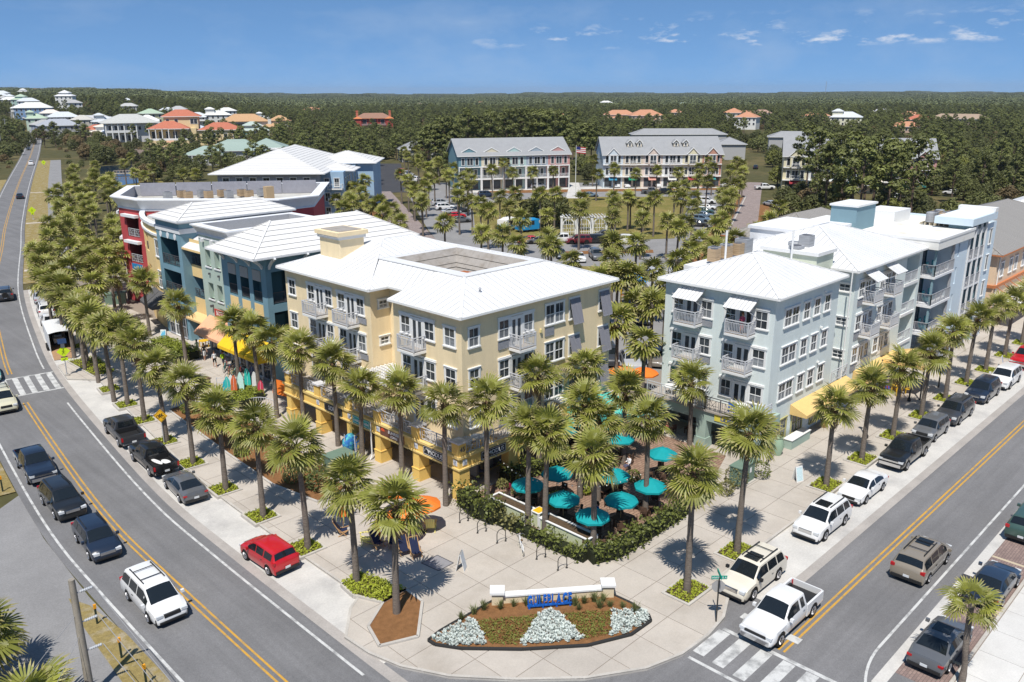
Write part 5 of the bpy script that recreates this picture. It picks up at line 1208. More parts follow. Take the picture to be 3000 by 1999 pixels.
INN=[((429,842),705,'palm in the clipped hedge before the teal tower'),((345,775),650,'palm by the yellow round table before the charcoal awning'),((284,747),640,'palm behind the green transformer box'),((551,897),747,'palm standing among the upright surfboards'),((597,913),760,'palm at the right end of the surfboard racks'),((637,963),787,'palm before the orange banner of the surf shop'),((699,983),803,'palm at the far left column of the golden arcade'),((777.6,1027.6),835,'palm before the black shop sign of the arcade'),((833.5,1061.6),896,'palm before the teal shop sign of the arcade'),((925,1110),900,'palm before the brown coffee sign'),((1025,1165),936,'palm before the left black sign with an arch'),((1120,1160),932,'palm in the bushes at the arcade corner'),((1213,1214),983,'palm at the left end of the patio planter boxes'),((1252,1229),1001,'palm beside the yellow topped box on the patio edge'),((1363,1268),1043,'palm at the patio corner nearest the camera'),((1240,1085),870,'palm against the golden arcade on the patio side'),((1332,1148),941,'palm in the middle of the patio, left of the long table'),((1374,1154),965,'palm behind the tallest patio palm'),((1432,1070),899,'slim palm at the back of the patio'),((1482,1190),974,'palm on the right side of the patio'),((1584,1031),930,'palm before the dark cafe doorway'),((1345,1040),845,'palm beside the turquoise awning'),((1587,975),815,'palm close before the sage building, left of its balcony'),((1706,985),850,'palm close before the sage building corner')]
for b,vt,lab in INN:
 p=G(*b); palm(p,max(5.5,min(8.5,base_h(p,vt))),lab,'palms by the shop fronts and patio',nf=23)
def brpalm():
 p=Vector((39.7,8.75,.1)); t=thing('palm_tree','small young palm with a crooked trunk on the bottom right pavement','palm tree',p,0,None)
 mb=MB(); pts=[(0,0,0),(.1,.02,1.0),(.05,.1,2.0),(.3,.2,3.1),(.45,.25,4.2)]; mb.tube(spline(pts,5),[.17]*4+[.14]*17,9);
 put('trunk',mb.mesh('trunk',TRUNK,60),t,world=False)
 r=random.Random(3)
 for el,az,s,tw in crown_rots(16,r,-30,70):put('frond',FRONDS[r.randrange(4)],t,pts[-1],rot=(tw,-el,az),scale=s*.78,world=False)
brpalm()
for(u,v),h,lab in(((-15,1568),2.6,'palm cut off by the left edge near the bottom'),((85,1668),1.0,'low palm clump peeping in at the bottom left')):
 p=G(u,v); palm(p,h,lab,None,sc=1.1)
z3=[(365,535),(480,530),(650,545),(800,525),(965,530),(405,610),(570,595),(710,605),(850,600),(990,590),(1265,525),(1410,525),(1560,520),(1705,525),(1840,515),(1990,510),(2065,540),(2130,500),(1290,600),(1410,590),(1560,595),(1705,585),(1855,600),(2000,590),(2090,570)]
pk=[(85,800),(30,720),(130,560),(200,530),(60,510),(270,640),(330,700),(400,690),(430,790),(370,650),(340,790),(490,830),(540,870),(620,770),(690,830),(730,760),(240,950),(490,1000),(770,900),(960,880),(900,770),(1000,770),(1190,770),(1170,870),(1400,775),(1510,770),(1420,840),(1395,910),(1690,800),(1600,920),(1780,920),(1830,720),(1890,700),(1870,770),(1960,780),(1950,840),(1990,640),(2050,660),(1850,990),(1900,950),(2000,1080),(2110,1130),(2110,1000),(1560,1120),(1400,1110),(1400,1200),(1430,1330),(960,1050),(980,1130),(1120,1210),(750,1100),(640,1030),(1560,1330),(430,640),(300,560),(250,600),(170,640),(110,700)]
al=[(2210,600),(2250,540),(2150,930),(2250,700),(2280,660),(2200,790),(2230,740),(2300,610),(2180,830),(2170,700),(2290,560),(2165,760)]
bk=[(1930,900),(2000,960),(2050,1010),(2140,1100),(1560,830),(1500,900),(1420,930),(1640,870),(1480,1010),(1560,1060),(1420,1100),(1300,1130),(1540,1130),(1640,1180),(1720,1190),(1840,1250),(1930,1350),(2000,700),(2100,750),(2200,800),(2250,620),(2200,950),(1960,640),(2080,640),(2290,740),(1600,780),(1660,760),(1380,1010),(1460,1180),(1350,1190),(1760,1270),(1580,960)]
D3=lambda x,y:(941.2+x/3,196+y/3)
DB=lambda x,y:(470.6+x*.23335,196.1+y*.23335)
PALMS=[]
for l,f,g,lab,zz in((z3,D3,'palms before the town houses','slim palm standing in front of the town house rows across the green',7.5),(pk,D3,'palms round the green','palm among the car park and lawn palms round the green',7),(al,D3,'palms in the strip along the brick street','palm in the mulched strip beside the right back street',6.5),(bk,DB,'palms beside the left back street','palm in the dense planting around the left back street',7)):
 for x,y in l:PALMS.append((G(*f(x,y),zz),zz,lab,g))
mid=[(1460,690),(1400,620),(1420,740),(1480,800),(1530,680),(1440,640),(1500,620),(1590,575),(1640,590),(1690,560),(1560,600),(1700,640),(1720,600),(1755,560),(1770,500),(1790,470),(1810,530),(1740,530),(1500,700),(2315,505),(1410,560),(1380,640)]
for u,v in mid:PALMS.append((G(u,v,7),7,'palm between the yellow and sage buildings or just behind them','palms behind the two front buildings'))
rr=random.Random(5); poly=[(100,600),(112,500),(125,440),(150,395),(200,375),(240,395),(270,440),(292,500),(292,590),(230,640),(160,700),(100,640)]; cnt=0; got=[]
while cnt<4000 and len(got)<60:
 cnt+=1; u,v=rr.uniform(90,295),rr.uniform(370,700)
 if not inside((u,v),poly):continue
 p=G(u,v,6.5)
 if any((p-q).length<3.9 for q in got):continue
 got.append(p)
for p in got:PALMS.append((p,6.5,'palm in the thick palm grove between the left path and the red block','palm grove beside the left road'))
for u,v in((78,570),(95,610),(105,650),(130,670),(150,690),(175,715),(205,735),(240,770)):PALMS.append((G(u,v,6.5),6.5,'palm of the close row beyond the crossing, beside parked cars','palms beyond the crossing'))
pp=rr
for u,v in((1450,460),(1480,465),(570,405),(590,400),(630,395),(310,395),(330,400),(350,385),(300,360),(285,380),(420,400),(450,400)):PALMS.append((G(u,v,6),6,'palm by the pond or lawn edge among darker trees','palms by the pond and lawn'))
for p,h,lab,g in PALMS:palm((p.x,p.y),h+rr.uniform(-.6,.6),lab,g,near=False,z0=0,sc=1.08)
# ---------------------------------------------------------------- land beyond, houses, woods
mb=MB(); na,nd=60,40
for i in range(nd+1):
 d=480*(9000/480)**(i/nd)
 for j in range(na+1):a=rad(5+82*j/na); x,y=d*math.cos(a),d*math.sin(a); mb.v.append((x,y,Zt(x,y)-1.2))
for i in range(nd):
 for j in range(na):k=i*(na+1)+j; mb.f.append((k,k+na+1,k+na+2,k+1)); mb.m.append(0)
mb.build('hill',FLOORM,kind='structure',smooth=True)
HM=lambda c:M('house_wall_%02d%02d%02d'%tuple(int(v*99)for v in c),c,.8,.2,noise=((.5,.05,3),),coord='obj')
HR=lambda c:M('house_roof_%02d%02d%02d'%tuple(int(v*99)for v in c),c,.7,.2,noise=((1.2,.1,4),),coord='obj')
GLF=M('far_glass',(.05,.055,.065),.2,.4)
WMESH={}
def lhip(x0,x1,y0,y1,z,s,ov=.7):
 x0-=ov; x1+=ov; y0-=ov; y1+=ov; w,d=x1-x0,y1-y0; k=min(w,d)/2; h=k*s
 r0,r1=((x0+k,(y0+y1)/2,z+h),(x1-k,(y0+y1)/2,z+h))if w>=d else(((x0+x1)/2,y0+k,z+h),((x0+x1)/2,y1-k,z+h))
 A,B,C,D=(x0,y0,z),(x1,y0,z),(x1,y1,z),(x0,y1,z); lo=lambda p:(p[0],p[1],p[2]-.25)
 mb=MB()
 pl=[[A,B,r1,r0],[B,C,r1],[C,D,r0,r1],[D,A,r0]]if w>=d else[[A,B,r0],[B,C,r1,r0],[C,D,r1],[D,A,r0,r1]]
 for p in pl:mb.poly(p)
 for p,q in((A,B),(B,C),(C,D),(D,A)):mb.quad(lo(p),lo(q),q,p,1)
 mb.poly([lo(p)for p in(A,D,C,B)],1); return mb
def lwindow(t,x,y,z,w,h,side=0):
 k=(w,h)
 if k not in WMESH:WMESH[k]=(MB().box(-w/2-.12,w/2+.12,-.08,0,-.12,h+.15).mesh('window',WHITE),MB().box(-w/2,w/2,-.1,-.05,0,h).mesh('pane',GLF))
 a,b=WMESH[k]; o=put('window',a,t,(x,y,z),rz=side,world=False); put('pane',b,o,world=False)
def house(p,w,d,h,wall,roof,rz,label,style='hip',slope=.5,group=None,fl=2,cat='house'):
 t=thing('house',label,cat,p,rz,group); wm,rm=HM(wall),HR(roof)
 def blk(x0,x1,y0,y1,z0,z1):put('wall',MB().box(x0,x1,y0,y1,z0,z1).mesh('wall',wm),t,world=False)
 def rf(x0,x1,y0,y1,z,s=slope):put('roof',lhip(x0,x1,y0,y1,z,s).mesh('roof',[rm,WHITE]),t,world=False)
 blk(-w/2,w/2,0,d,-3,h); rf(-w/2,w/2,0,d,h)
 if style=='tower':blk(-w*.45,-w*.12,d*.2,d*.6,h,h+4.2); rf(-w*.45,-w*.12,d*.2,d*.6,h+4.2)
 if style=='tier':blk(-w*.28,w*.28,d*.15,d*.85,h,h+3); rf(-w*.28,w*.28,d*.15,d*.85,h+3)
 if style=='wings':
  blk(w/2,w*.9,d*.1,d*.7,-3,h*.6); rf(w/2,w*.9,d*.1,d*.7,h*.6); blk(-w*.3,w*.25,-4,0,-3,h*.55); rf(-w*.3,w*.25,-4,0,h*.55)
 n=max(2,int(w/3.2))
 for f in range(fl):
  z=h-2.6-f*3.1
  if z<.3:continue
  for k in range(n):lwindow(t,-w/2+w*(k+.5)/n,0 if not(style=='wings' and h<0)else-4,z,1.3,1.7)
  for k in range(max(1,int(d/4))):lwindow(t,-w/2,d*(k+.5)/max(1,int(d/4)),z,1.2,1.6,-PI/2)
 if style=='porch':
  put('porch',MB().box(-w/2,w/2,-2.6,0,h-3.3,h-3.0).box(-w/2,w/2,-2.6,-2.5,h-3.0,h-2.1).mesh('porch',WHITE),t,world=False)
  put('porch_roof',MB().add([(-w/2-.5,-3.1,h-.5),(w/2+.5,-3.1,h-.5),(w/2+.5,.2,h+.1),(-w/2-.5,.2,h+.1)],((0,1,2,3),)).mesh('porch_roof',rm),t,world=False)
  for k in range(5):put('porch_post',MB().box(-.15,.15,-.15,.15,-1,h-.4).mesh('porch_post',WHITE),t,(-w/2+.2+(w-.4)*k/4,-2.5,0),world=False)
 return t
W_=(.72,.72,.7); PW=(.74,.75,.76); GRY=(.4,.4,.4); SIL=(.56,.59,.62); COR=(.46,.16,.1); TRC=(.5,.25,.15); TANF=(.45,.28,.16); GRN=(.22,.34,.28); PGR=(.4,.5,.38)
HOUSES=[]
def HP(u,dist):
 d=_f+_R*((u*KD-1500)/F_PX); a=math.atan2(d.y,d.x); x,y=dist*math.cos(a),dist*math.sin(a); return Vector((x,y,Zt(x,y)))
def face(p,extra=0):return math.atan2(p.y,p.x)-PI/2+extra
far=[(5,700,18,14,9,W_,COR,'hip','white house with red roof at the left edge beside the far road'),(10,520,18,12,6,GRY,GRY,'hip','grey roofed house in scrub at the left edge left of the road'),(18,1500,34,18,13,(.5,.48,.42),W_,'tier','large beige house with two tiered white roof at the far left horizon'),(54,1700,14,12,18,W_,SIL,'tower','white house with a tower on the skyline at far left'),(43,1250,24,14,9,W_,W_,'hip','white house with plain hip roof just right of the far road bend'),(92,1330,22,14,11,PW,SIL,'porch','white house with porch in the crowded cluster near the far road'),(78,1500,22,14,12,W_,GRY,'hip','white house with grey hip roof high in the far left cluster'),(96,1450,26,16,12,(.6,.6,.62),SIL,'porch','silver roofed house highest in the far left cluster'),(106,1240,18,12,9,(.5,.5,.54),GRY,'porch','grey house with porch right of the far left cluster'),(112,1100,18,13,9,W_,SIL,'tier','white two tier house in the middle of the far left cluster'),(55,900,18,13,9,W_,(.62,.62,.63),'hip','white house with steep pale roof lowest in the far left cluster'),(68,980,15,12,8,PW,PW,'porch','small bright white house in the far left cluster'),(66,850,16,12,6.5,W_,GRY,'hip','low white house with brown grey roof by the road verge'),(118,1020,20,12,9,W_,W_,'porch','white house with open porches right of the two tier house'),(137,830,20,14,7.5,W_,PW,'porch','white house with dark ground storey left of the broad blue one'),(160,800,34,20,9,(.2,.32,.5),(.66,.66,.62),'hip','broad blue walled house under a big cream roof'),(135,1010,20,14,9,(.35,.5,.45),PGR,'tier','green house with pale green tiered roof behind the broad blue house'),(153,960,24,14,8,PW,SIL,'hip','white house with wide grey hip roof behind the broad blue house'),(173,840,16,12,8,(.35,.52,.47),SIL,'porch','aqua house with porch right of the broad blue house'),(163,690,16,14,8,(.5,.6,.5),PGR,'tower','pale green gabled house with small tower'),(186,640,15,12,7,(.4,.45,.55),GRY,'hip','grey blue cottage next to the pale green gabled house'),(212,620,26,16,7.5,GRY,(.36,.38,.42),'hip','long grey slate roofed house in the middle distance'),(198,760,18,12,7,W_,(.7,.62,.56),'hip','white house with pinkish roof behind the grey slate one'),(223,700,24,14,8.5,W_,SIL,'porch','white house with a long sloping roof left of the grey slab roofs'),(144,1750,20,12,10,W_,W_,'tier','white house alone on the wooded skyline left of centre'),(175,2300,26,14,9,W_,TRC,'hip','tiny far house with reddish roof on the left ridge'),(186,2250,20,12,9,W_,W_,'hip','tiny far white house on the left ridge beside the reddish one'),(229,960,20,16,13,W_,(.66,.66,.68),'tier','tall white three storey house standing above the trees'),(252,900,15,12,8,PW,GRY,'hip','small white house right of the tall three storey one'),(260,690,18,14,6.5,(.5,.47,.42),(.5,.48,.44),'hip','beige house with tan grey roof in trees'),(287,700,30,12,6,GRY,(.48,.48,.49),'hip','long low house with pale grey roof'),(303,600,22,12,5.5,(.6,.45,.35),COR,'hip','house with bright coral roof left of the grey roofed mansion'),(318,660,22,14,7,W_,SIL,'tower','white gabled house with dark gable triangle'),(340,580,22,14,6,W_,(.62,.68,.78),'porch','white house with pale blue metal roof and porch'),(336,1150,14,10,7,W_,W_,'hip','small white house in woods, left of a pair'),(361,1150,14,10,7,W_,SIL,'hip','small white house in woods, right of a pair'),(362,900,20,12,5,GRY,(.44,.44,.44),'hip','grey roof low in the woods below the white pair'),(401,590,14,12,12,W_,PW,'porch','white four storey beach house with stacked balconies'),(415,640,14,12,14,(.68,.64,.4),PGR,'hip','pale yellow house with light green roof behind the stacked balconies'),(471,560,28,18,6.5,W_,(.66,.71,.8),'porch','white house with large pale blue hip roof and porch'),(444,820,15,10,7,W_,SIL,'hip','white house with silver roof left of the grey shingled one'),(467,830,17,12,8,(.5,.5,.46),GRY,'hip','grey shingled house in the woods'),(501,700,22,14,9,W_,SIL,'porch','white house with stacked porches and tiered roof'),(552,700,24,14,11,W_,W_,'tower','big white house with a square lookout tower'),(575,800,18,12,11,W_,W_,'hip','white hip roof behind the house with the lookout tower'),(596,740,20,12,7,(.5,.5,.48),(.55,.57,.55),'hip','low grey house right of the lookout tower'),(571,520,22,14,5.5,(.3,.4,.36),(.12,.3,.25),'hip','house with dark teal green roof behind the tan roofs'),(626,560,20,12,6,(.5,.5,.48),(.42,.5,.45),'tier','house with grey green tiered roof in the woods'),(651,800,16,10,6,W_,W_,'tower','white angular house in deep woods left of centre')]
for u,dist,w,d,h,wl,rc,st,lab in far:
 p=HP(u,dist); q_=.78 if dist>640 else .9; house(p,w*q_,d*q_,h*.92,wl,rc,face(p,rnd.uniform(-.35,.35)),lab,st,fl=3 if h>9 else 2); HOUSES.append((p,w*.6))
near=[(722,262,26,14,5,(.6,.42,.3),TRC,'wings','low house with salmon tile roof deep in woods left of the red mansion'),(968,250,26,12,6,W_,(.6,.4,.32),'wings','white house with a salmon roof end, right of the red mansion'),(1103,245,18,12,6,(.55,.4,.3),TRC,'hip','small far house with salmon roof behind the first town houses'),(1394,247,34,14,6,W_,W_,'tier','long white house on the far woods above the dormered town houses'),(1424,280,30,16,6.5,(.62,.45,.34),TRC,'wings','house with long coral tile roof behind the dormered town houses'),(1488,288,28,18,8,(.62,.5,.4),TRC,'wings','large terracotta roofed house right of the long coral roof'),(1548,272,14,12,6,(.62,.5,.4),TRC,'hip','small pyramid of coral roof in the woods'),(1281,276,16,12,5,(.6,.48,.4),TRC,'hip','salmon roof corner hidden by pines'),(1569,249,20,12,6,W_,(.5,.6,.52),'hip','small white house with mint green roof far in the woods'),(1680,287,15,14,10,(.6,.56,.5),TRC,'hip','square house with orange pyramid roof left of the white walled one'),(1711,298,16,14,9,W_,TRC,'hip','white walled house with orange tile roof'),(1712,276,18,12,6,(.62,.5,.4),TRC,'hip','orange roof with chimney behind the white walled house'),(1748,274,20,12,6,(.5,.42,.36),(.4,.26,.2),'hip','house with brown tile roof and chimney'),(1862,280,14,12,5,(.6,.42,.34),TRC,'hip','pink house fragment in trees, left of a pair'),(1890,279,14,12,5,(.6,.42,.34),TRC,'hip','pink house fragment in trees, right of a pair'),(1941,298,22,14,9,(.7,.68,.52),SIL,'tower','pale yellow house with grey tower roof among the pines'),(2026,268,22,12,5,GRY,(.55,.55,.56),'hip','grey roof in the far woods right of the tower house'),(2088,276,18,12,5,(.55,.4,.32),TRC,'hip','salmon roof in woods, upper one of the right group'),(2109,290,20,14,5,(.55,.4,.32),COR,'hip','coral roof in woods, middle of the right group'),(2076,305,20,12,4,(.55,.4,.32),TRC,'hip','coral roof low in woods, lowest of the right group'),(2196,287,44,14,5,(.5,.42,.34),(.36,.27,.2),'hip','wide brown roof behind pale spring trees at right')]
for u,v,w,d,h,wl,rc,st,lab in near:
 p=G(u,v); house(p,w,d,h,wl,rc,face(p,rnd.uniform(-.3,.3)),lab,st); HOUSES.append((p,w*.7))
CW=(.72,.58,.34)
def bighouse_coral():
 p=G(408,337); t=thing('coral_roofed_house','cream house with coral red hip roofs, wide columned porch and stairs','house',p,face(p,-.1),scale=1.25); wm=HM(CW); rm=HR(COR)
 def blk(*a):put('wall',MB().box(*a).mesh('wall',wm),t,world=False)
 def rf(x0,x1,y0,y1,z,s=.5):put('roof',lhip(x0,x1,y0,y1,z,s).mesh('roof',[rm,WHITE]),t,world=False)
 blk(-11,8,4,18,0,7.5); rf(-11,5,0,12,7.6,.45); blk(-5,9,6,16,7,12.5); rf(-5.5,9.5,6,16,12.5,.5); blk(8,26,6,18,0,6.5); rf(9,27,6,18,6.6,.45); rf(-2,5,-1.5,6,7.6,.55)
 put('porch',MB().box(-11,5,-1,4,0,2.6).mesh('porch',wm),t,world=False)
 for k in range(7):put('column',MB().lathe((0,0,2.6),[(.3,0),(.22,.3),(.2,4.7),(.32,5)],8).mesh('column',WHITE),t,(-10.7+k*2.6,-.8,0),world=False)
 put('balustrade',MB().box(-11,5,-1.05,-.9,2.7,3.5).mesh('balustrade',WHITE),t,world=False)
 put('stairs',MB().add([(-4,-5,0),(-1,-5,0),(-1,-1,2.6),(-4,-1,2.6)],((0,1,2,3),)).mesh('stairs',HM((.5,.3,.2))),t,world=False)
 for k in range(5):lwindow(t,-9.5+k*2.9,4,3.2,1.5,3)
 for x in(-3.5,0,6.5,8):lwindow(t,x,6,9.3,1.3,2)
 for x in(11,15,20,24):lwindow(t,x,6,2.8,1.4,2.2)
 HOUSES.append((p+Vector((6,8,0)),24))
bighouse_coral()
def bighouse_grey():
 p=G(300,327); t=thing('grey_roofed_mansion','white mansion with wide grey roof, colonnade and upper veranda','house',p,face(p,.1)); wm=HM((.6,.6,.62)); rm=HR((.47,.47,.45))
 put('wall',MB().box(-12,16,0,18,0,11).mesh('wall',wm),t,world=False); put('roof',lhip(-14,17,-2.5,19,11.2,.42).mesh('roof',[rm,WHITE]),t,world=False)
 put('veranda',MB().box(-13,4,-2.5,0,5.6,6).box(-13,4,-2.5,-2.4,6,7).mesh('veranda',WHITE),t,world=False)
 for k in range(6):put('column',MB().box(-.3,.3,-.3,.3,0,11).mesh('column',WHITE),t,(-12.6+k*3.3,-2.3,0),world=False)
 for k in range(5):lwindow(t,-10+k*3.3,0,1,1.8,3); lwindow(t,-10+k*3.3,0,6.6,1.8,2.8)
 for k in range(3):lwindow(t,6+k*3.4,0,7,1.5,2)
 HOUSES.append((p+Vector((3,8,0)),22))
 q=G(244,322); house(q,15,12,5,W_,(.72,.66,.56),face(q,.2),'cream flat topped house with lookout left of the grey roofed mansion','tier',.3); HOUSES.append((q,14))
bighouse_grey()
def bighouse_tan():
 p=G(578,305); t=thing('tan_roofed_house','white house with tan hip roofs and a tall white chimney','house',p,face(p)); wm=HM((.68,.66,.62)); rm=HR((.5,.31,.17))
 for a in((-20,12,0,18,0,8),(14,28,4,16,0,8.2),(-28,-18,-8,4,0,5)):put('wall',MB().box(*a).mesh('wall',wm),t,world=False); put('roof',lhip(*a[:4],a[5],.5,1.2).mesh('roof',[rm,HM(TANF)]),t,world=False)
 put('wall',MB().box(8,24,-5,4,0,4).mesh('wall',wm),t,world=False); put('roof',lhip(8,24,-5,4,4,.5).mesh('roof',[rm,HM(TANF)]),t,world=False)
 put('chimney',MB().box(12,14.4,-2,.5,0,9.5).mesh('chimney',wm),t,world=False)
 for x in(-17,-9,-6,3):lwindow(t,x,0,4.2,3,2.4)
 for x in(-25,-21):lwindow(t,x,-8,1,2,2.6)
 HOUSES.append((p+Vector((0,6,0)),28))
bighouse_tan()
def hall_green():
 p=G(548,378); t=thing('green_roofed_hall','large hall under sprawling pale green tiled roofs behind the pines','building',p,face(p,-.15),scale=.68); wm=HM((.5,.5,.5)); rm=M('green_tile_roof',(.3,.38,.34),.6,.25,rand=.03); jm=M('green_tile_joint',(.2,.26,.23),.7)
 def rf(x0,x1,y0,y1,z,s):
  m=lhip(x0,x1,y0,y1,z,s,1.2); o=put('roof',m.mesh('roof',[jm,WHITE]),t,world=False)
  for f in m.f[:4]:
   P_=[Vector(m.v[i])for i in f]; z0=min(q.z for q in P_); e=[q for q in P_ if q.z<z0+.01]; hi=[q for q in P_ if q.z>z0+.01]; n=9
   for k in range(n):
    t0,t1=k/n,(k+.93)/n
    L=lambda a,b,q:a+(b-a)*q
    h0,h1=(hi[0],hi[-1])if len(hi)==2 else(hi[0],hi[0])
    if len(hi)==2:h1,h0=hi[0],hi[1]
    nn=Vector((0,0,.06))
    pl=[L(e[0],h0,t0)+nn*.3,L(e[1],h1,t0)+nn*.3,L(e[1],h1,t1)+nn,L(e[0],h0,t1)+nn]
    put('tile_course',MB().poly(pl).mesh('tile_course',rm),o,world=False)
 for a in((-20,16,0,26,0,8),(-30,-8,-4,16,0,6),(4,26,8,30,0,9)):put('wall',MB().box(*a).mesh('wall',wm),t,world=False); rf(*a[:4],a[5],.42)
 put('porch_block',MB().box(20,30,2,12,0,8.2).mesh('porch_block',HM((.4,.32,.3))),t,world=False); put('porch_roof',MB().box(19,31,1,13,8.2,8.6).mesh('porch_roof',WHITE),t,world=False)
 for k in range(6):put('column',MB().box(-.25,.25,-.25,.25,0,6).mesh('column',WHITE),t,(-29+k*4,-4.8,0),world=False)
 for k in range(5):lwindow(t,-27+k*4,-4,1,2,3)
 for y in(4,9):lwindow(t,22+y-4,2,3,1.4,1.8)
 HOUSES.append((p+Vector((2,10,0)),24))
hall_green()
def mansion_red():
 p=G(860,303); t=thing('red_mansion','dark red mansion with brown tile roof and two chimneys in the woods','house',p,face(p)); wm=HM((.36,.07,.06)); rm=HR((.3,.17,.12)); r2=HR((.55,.2,.08))
 put('wall',MB().box(-13,13,0,12,0,9.5).mesh('wall',wm),t,world=False); put('roof',lhip(-13,13,0,12,9.6,.5,1.4).mesh('roof',[rm,r2]),t,world=False)
 for s in(-1,1):
  put('wing',MB().box(*sorted((s*9,s*14)),-3,0,0,9.3).mesh('wing',wm),t,world=False); put('wing_roof',lhip(*sorted((s*9,s*14)),-3,1,9.5,.5).mesh('wing_roof',[r2,r2]),t,world=False)
  put('chimney',MB().box(s*12-.8,s*12+.8,5,7,9,15).box(s*12-1,s*12+1,4.8,7.2,14.2,14.5).mesh('chimney',HM((.5,.16,.1))),t,world=False)
 for x in(-6.5,0,6.5):lwindow(t,x,0,5.6,2.6,3)
 put('veranda',MB().box(-9,9,-2.6,0,4.6,4.9).box(-9,9,-2.6,-2.5,4.9,5.8).mesh('veranda',HM((.3,.2,.2))),t,world=False); put('arcade',MB().box(-9,9,-1,0,0,4.4).mesh('arcade',HM(CW)),t,world=False)
 for k in range(4):put('post',MB().box(-.15,.15,-.15,.15,4.9,9.4).mesh('post',wm),t,(-8.5+k*5.6,-2.4,0),world=False)
 HOUSES.append((p,18))
mansion_red()
t=thing('water_tower','white water tower on the left skyline','water tower',HP(135,5200)); t.location.z=20; put('tank',MB().lathe((0,0,0),[(1.5,0),(1.5,22),(9,26),(11,30),(8,34),(1,35.5)],12).mesh('tank',WHITE),t,world=False)
t=thing('radio_mast','thin lattice mast standing above the woods on the right skyline','mast',HP(1841,4200)); put('mast',MB().beam((0,0,0),(0,0,62),1.4,1.4).mesh('mast',GREYM),t,world=False)
def blob(centres,per,size,rng,flat_=.7):
 P_,NM=[],[]
 for c,r in centres:
  d=rng.normal(size=(per,3)); d/=np.linalg.norm(d,axis=1)[:,None]; d*=(rng.uniform(.35,1,per)**.5)[:,None]; d[:,2]*=flat_
  P_.append(np.array(c)+d*r); NM.append(d/np.linalg.norm(d,axis=1)[:,None])
 return np.concatenate(P_),np.concatenate(NM)
def tree_mesh(kind,seed,mat):
 rng=np.random.default_rng(seed); r=random.Random(seed); tr=MB()
 if kind=='pine':
  H=13+r.uniform(-1,1.5); tr.tube([(0,0,-.2),(r.uniform(-.4,.4),.2,H*.5),(r.uniform(-.6,.6),r.uniform(-.4,.4),H*.95)],[.24,.17,.07],6); cs=[]
  for k in range(15):
   z=H*(.5+.5*k/14); rad_=3.0*math.sin(PI*(.25+.7*k/14))+.3; a=k*2.4+r.uniform(-.5,.5); q=(rad_*.75*math.cos(a),rad_*.75*math.sin(a),z); cs.append((q,r.uniform(.95,1.5))); tr.tube([(0,0,z-1.1),q],[.07,.03],4)
  P_,nm=blob(cs,105,.3,rng,.55); s=.3
 elif kind=='oak':
  H=7.5; tr.tube([(0,0,-.2),(.2,0,2),(0,.2,4.5)],[.28,.22,.1],6); cs=[]
  for k in range(20):
   a=k*2.4; q=k/19; rad_=3.3*math.sqrt(max(0,1-(q*1.6-.6)**2)); cs.append(((rad_*.8*math.cos(a),rad_*.8*math.sin(a),1.8+q*5.2),r.uniform(1.1,1.7)))
   if k%3==0:tr.tube([(0,0,2.5),cs[-1][0]],[.1,.04],4)
  P_,nm=blob(cs,95,.32,rng,.75); s=.33
 else:
  cs=[]; tr.tube([(0,0,-.1),(0,0,1)],[.1,.05],5)
  for k in range(9):a=k*2.4; q=k/8; rad_=1.3*math.sqrt(1-q*.8); cs.append(((rad_*math.cos(a),rad_*math.sin(a),.5+q*1.2),r.uniform(.6,.9)))
  P_,nm=blob(cs,90,.2,rng,.8); s=.2
 v,f=cards(P_,s,rng,.7,.6,nm); return tr.mesh('trunk',BARK),cmesh('crown',v,f,[mat])
BARK=M('bark',(.15,.11,.085),.95,.1,noise=((3,.3,4),))
LEAFP=M('pine_needles',(.15,.165,.05),.55,.3,noise=((.35,.3,2),(4,.3,2)),rand=.3,trans=.28,coord='obj')
LEAFS=M('scrub_leaf',(.135,.145,.05),.55,.3,noise=((.4,.3,2),(4,.3,2)),rand=.35,trans=.28,coord='obj')
LEAFR=M('russet_scrub_leaf',(.17,.125,.06),.6,.25,noise=(3,.3,2),rand=.25,trans=.15,coord='obj')
LEAFSP=M('spring_leaf',(.2,.21,.05),.55,.3,noise=(3,.3,2),rand=.2,trans=.2,coord='obj')
TREES=[('pine_tree',)+tree_mesh('pine',k,LEAFP)for k in range(4)]+[('oak_tree',)+tree_mesh('oak',20+k,LEAFS)for k in range(4)]+[('shrub',)+tree_mesh('shrub',40+k,LEAFS if k<2 else LEAFR)for k in range(3)]+[('spring_tree',)+tree_mesh('oak',60,LEAFSP),('russet_tree',)+tree_mesh('oak',61,LEAFR)]
TOWN=[tuple(G(*p).xy)for p in((0,640),(60,560),(95,470),(118,400),(135,340),(180,330),(235,400),(330,425),(520,415),(800,392),(862,372),(925,372),(1000,400),(1040,345),(1325,338),(1370,345),(1690,338),(1715,300),(1760,300),(1790,345),(2120,345),(2130,470),(2500,480))]+[(300,-60),(10,-60)]
CLP=[p for p in CL if p.y>20]
CLN=np.array([(p.x,p.y)for p in CLP])
HN=np.array([(p.x,p.y,r)for p,r in HOUSES])
PONDP=[tuple(G(*p).xy)for p in((222,376),(305,372),(340,398),(325,425),(258,432),(225,412))]; SANDP=[tuple(G(*p).xy)for p in((268,350),(395,338),(405,360),(305,372))]
LOTP=[tuple(G(*p).xy)for p in((862,372),(925,372),(940,445),(865,446))]
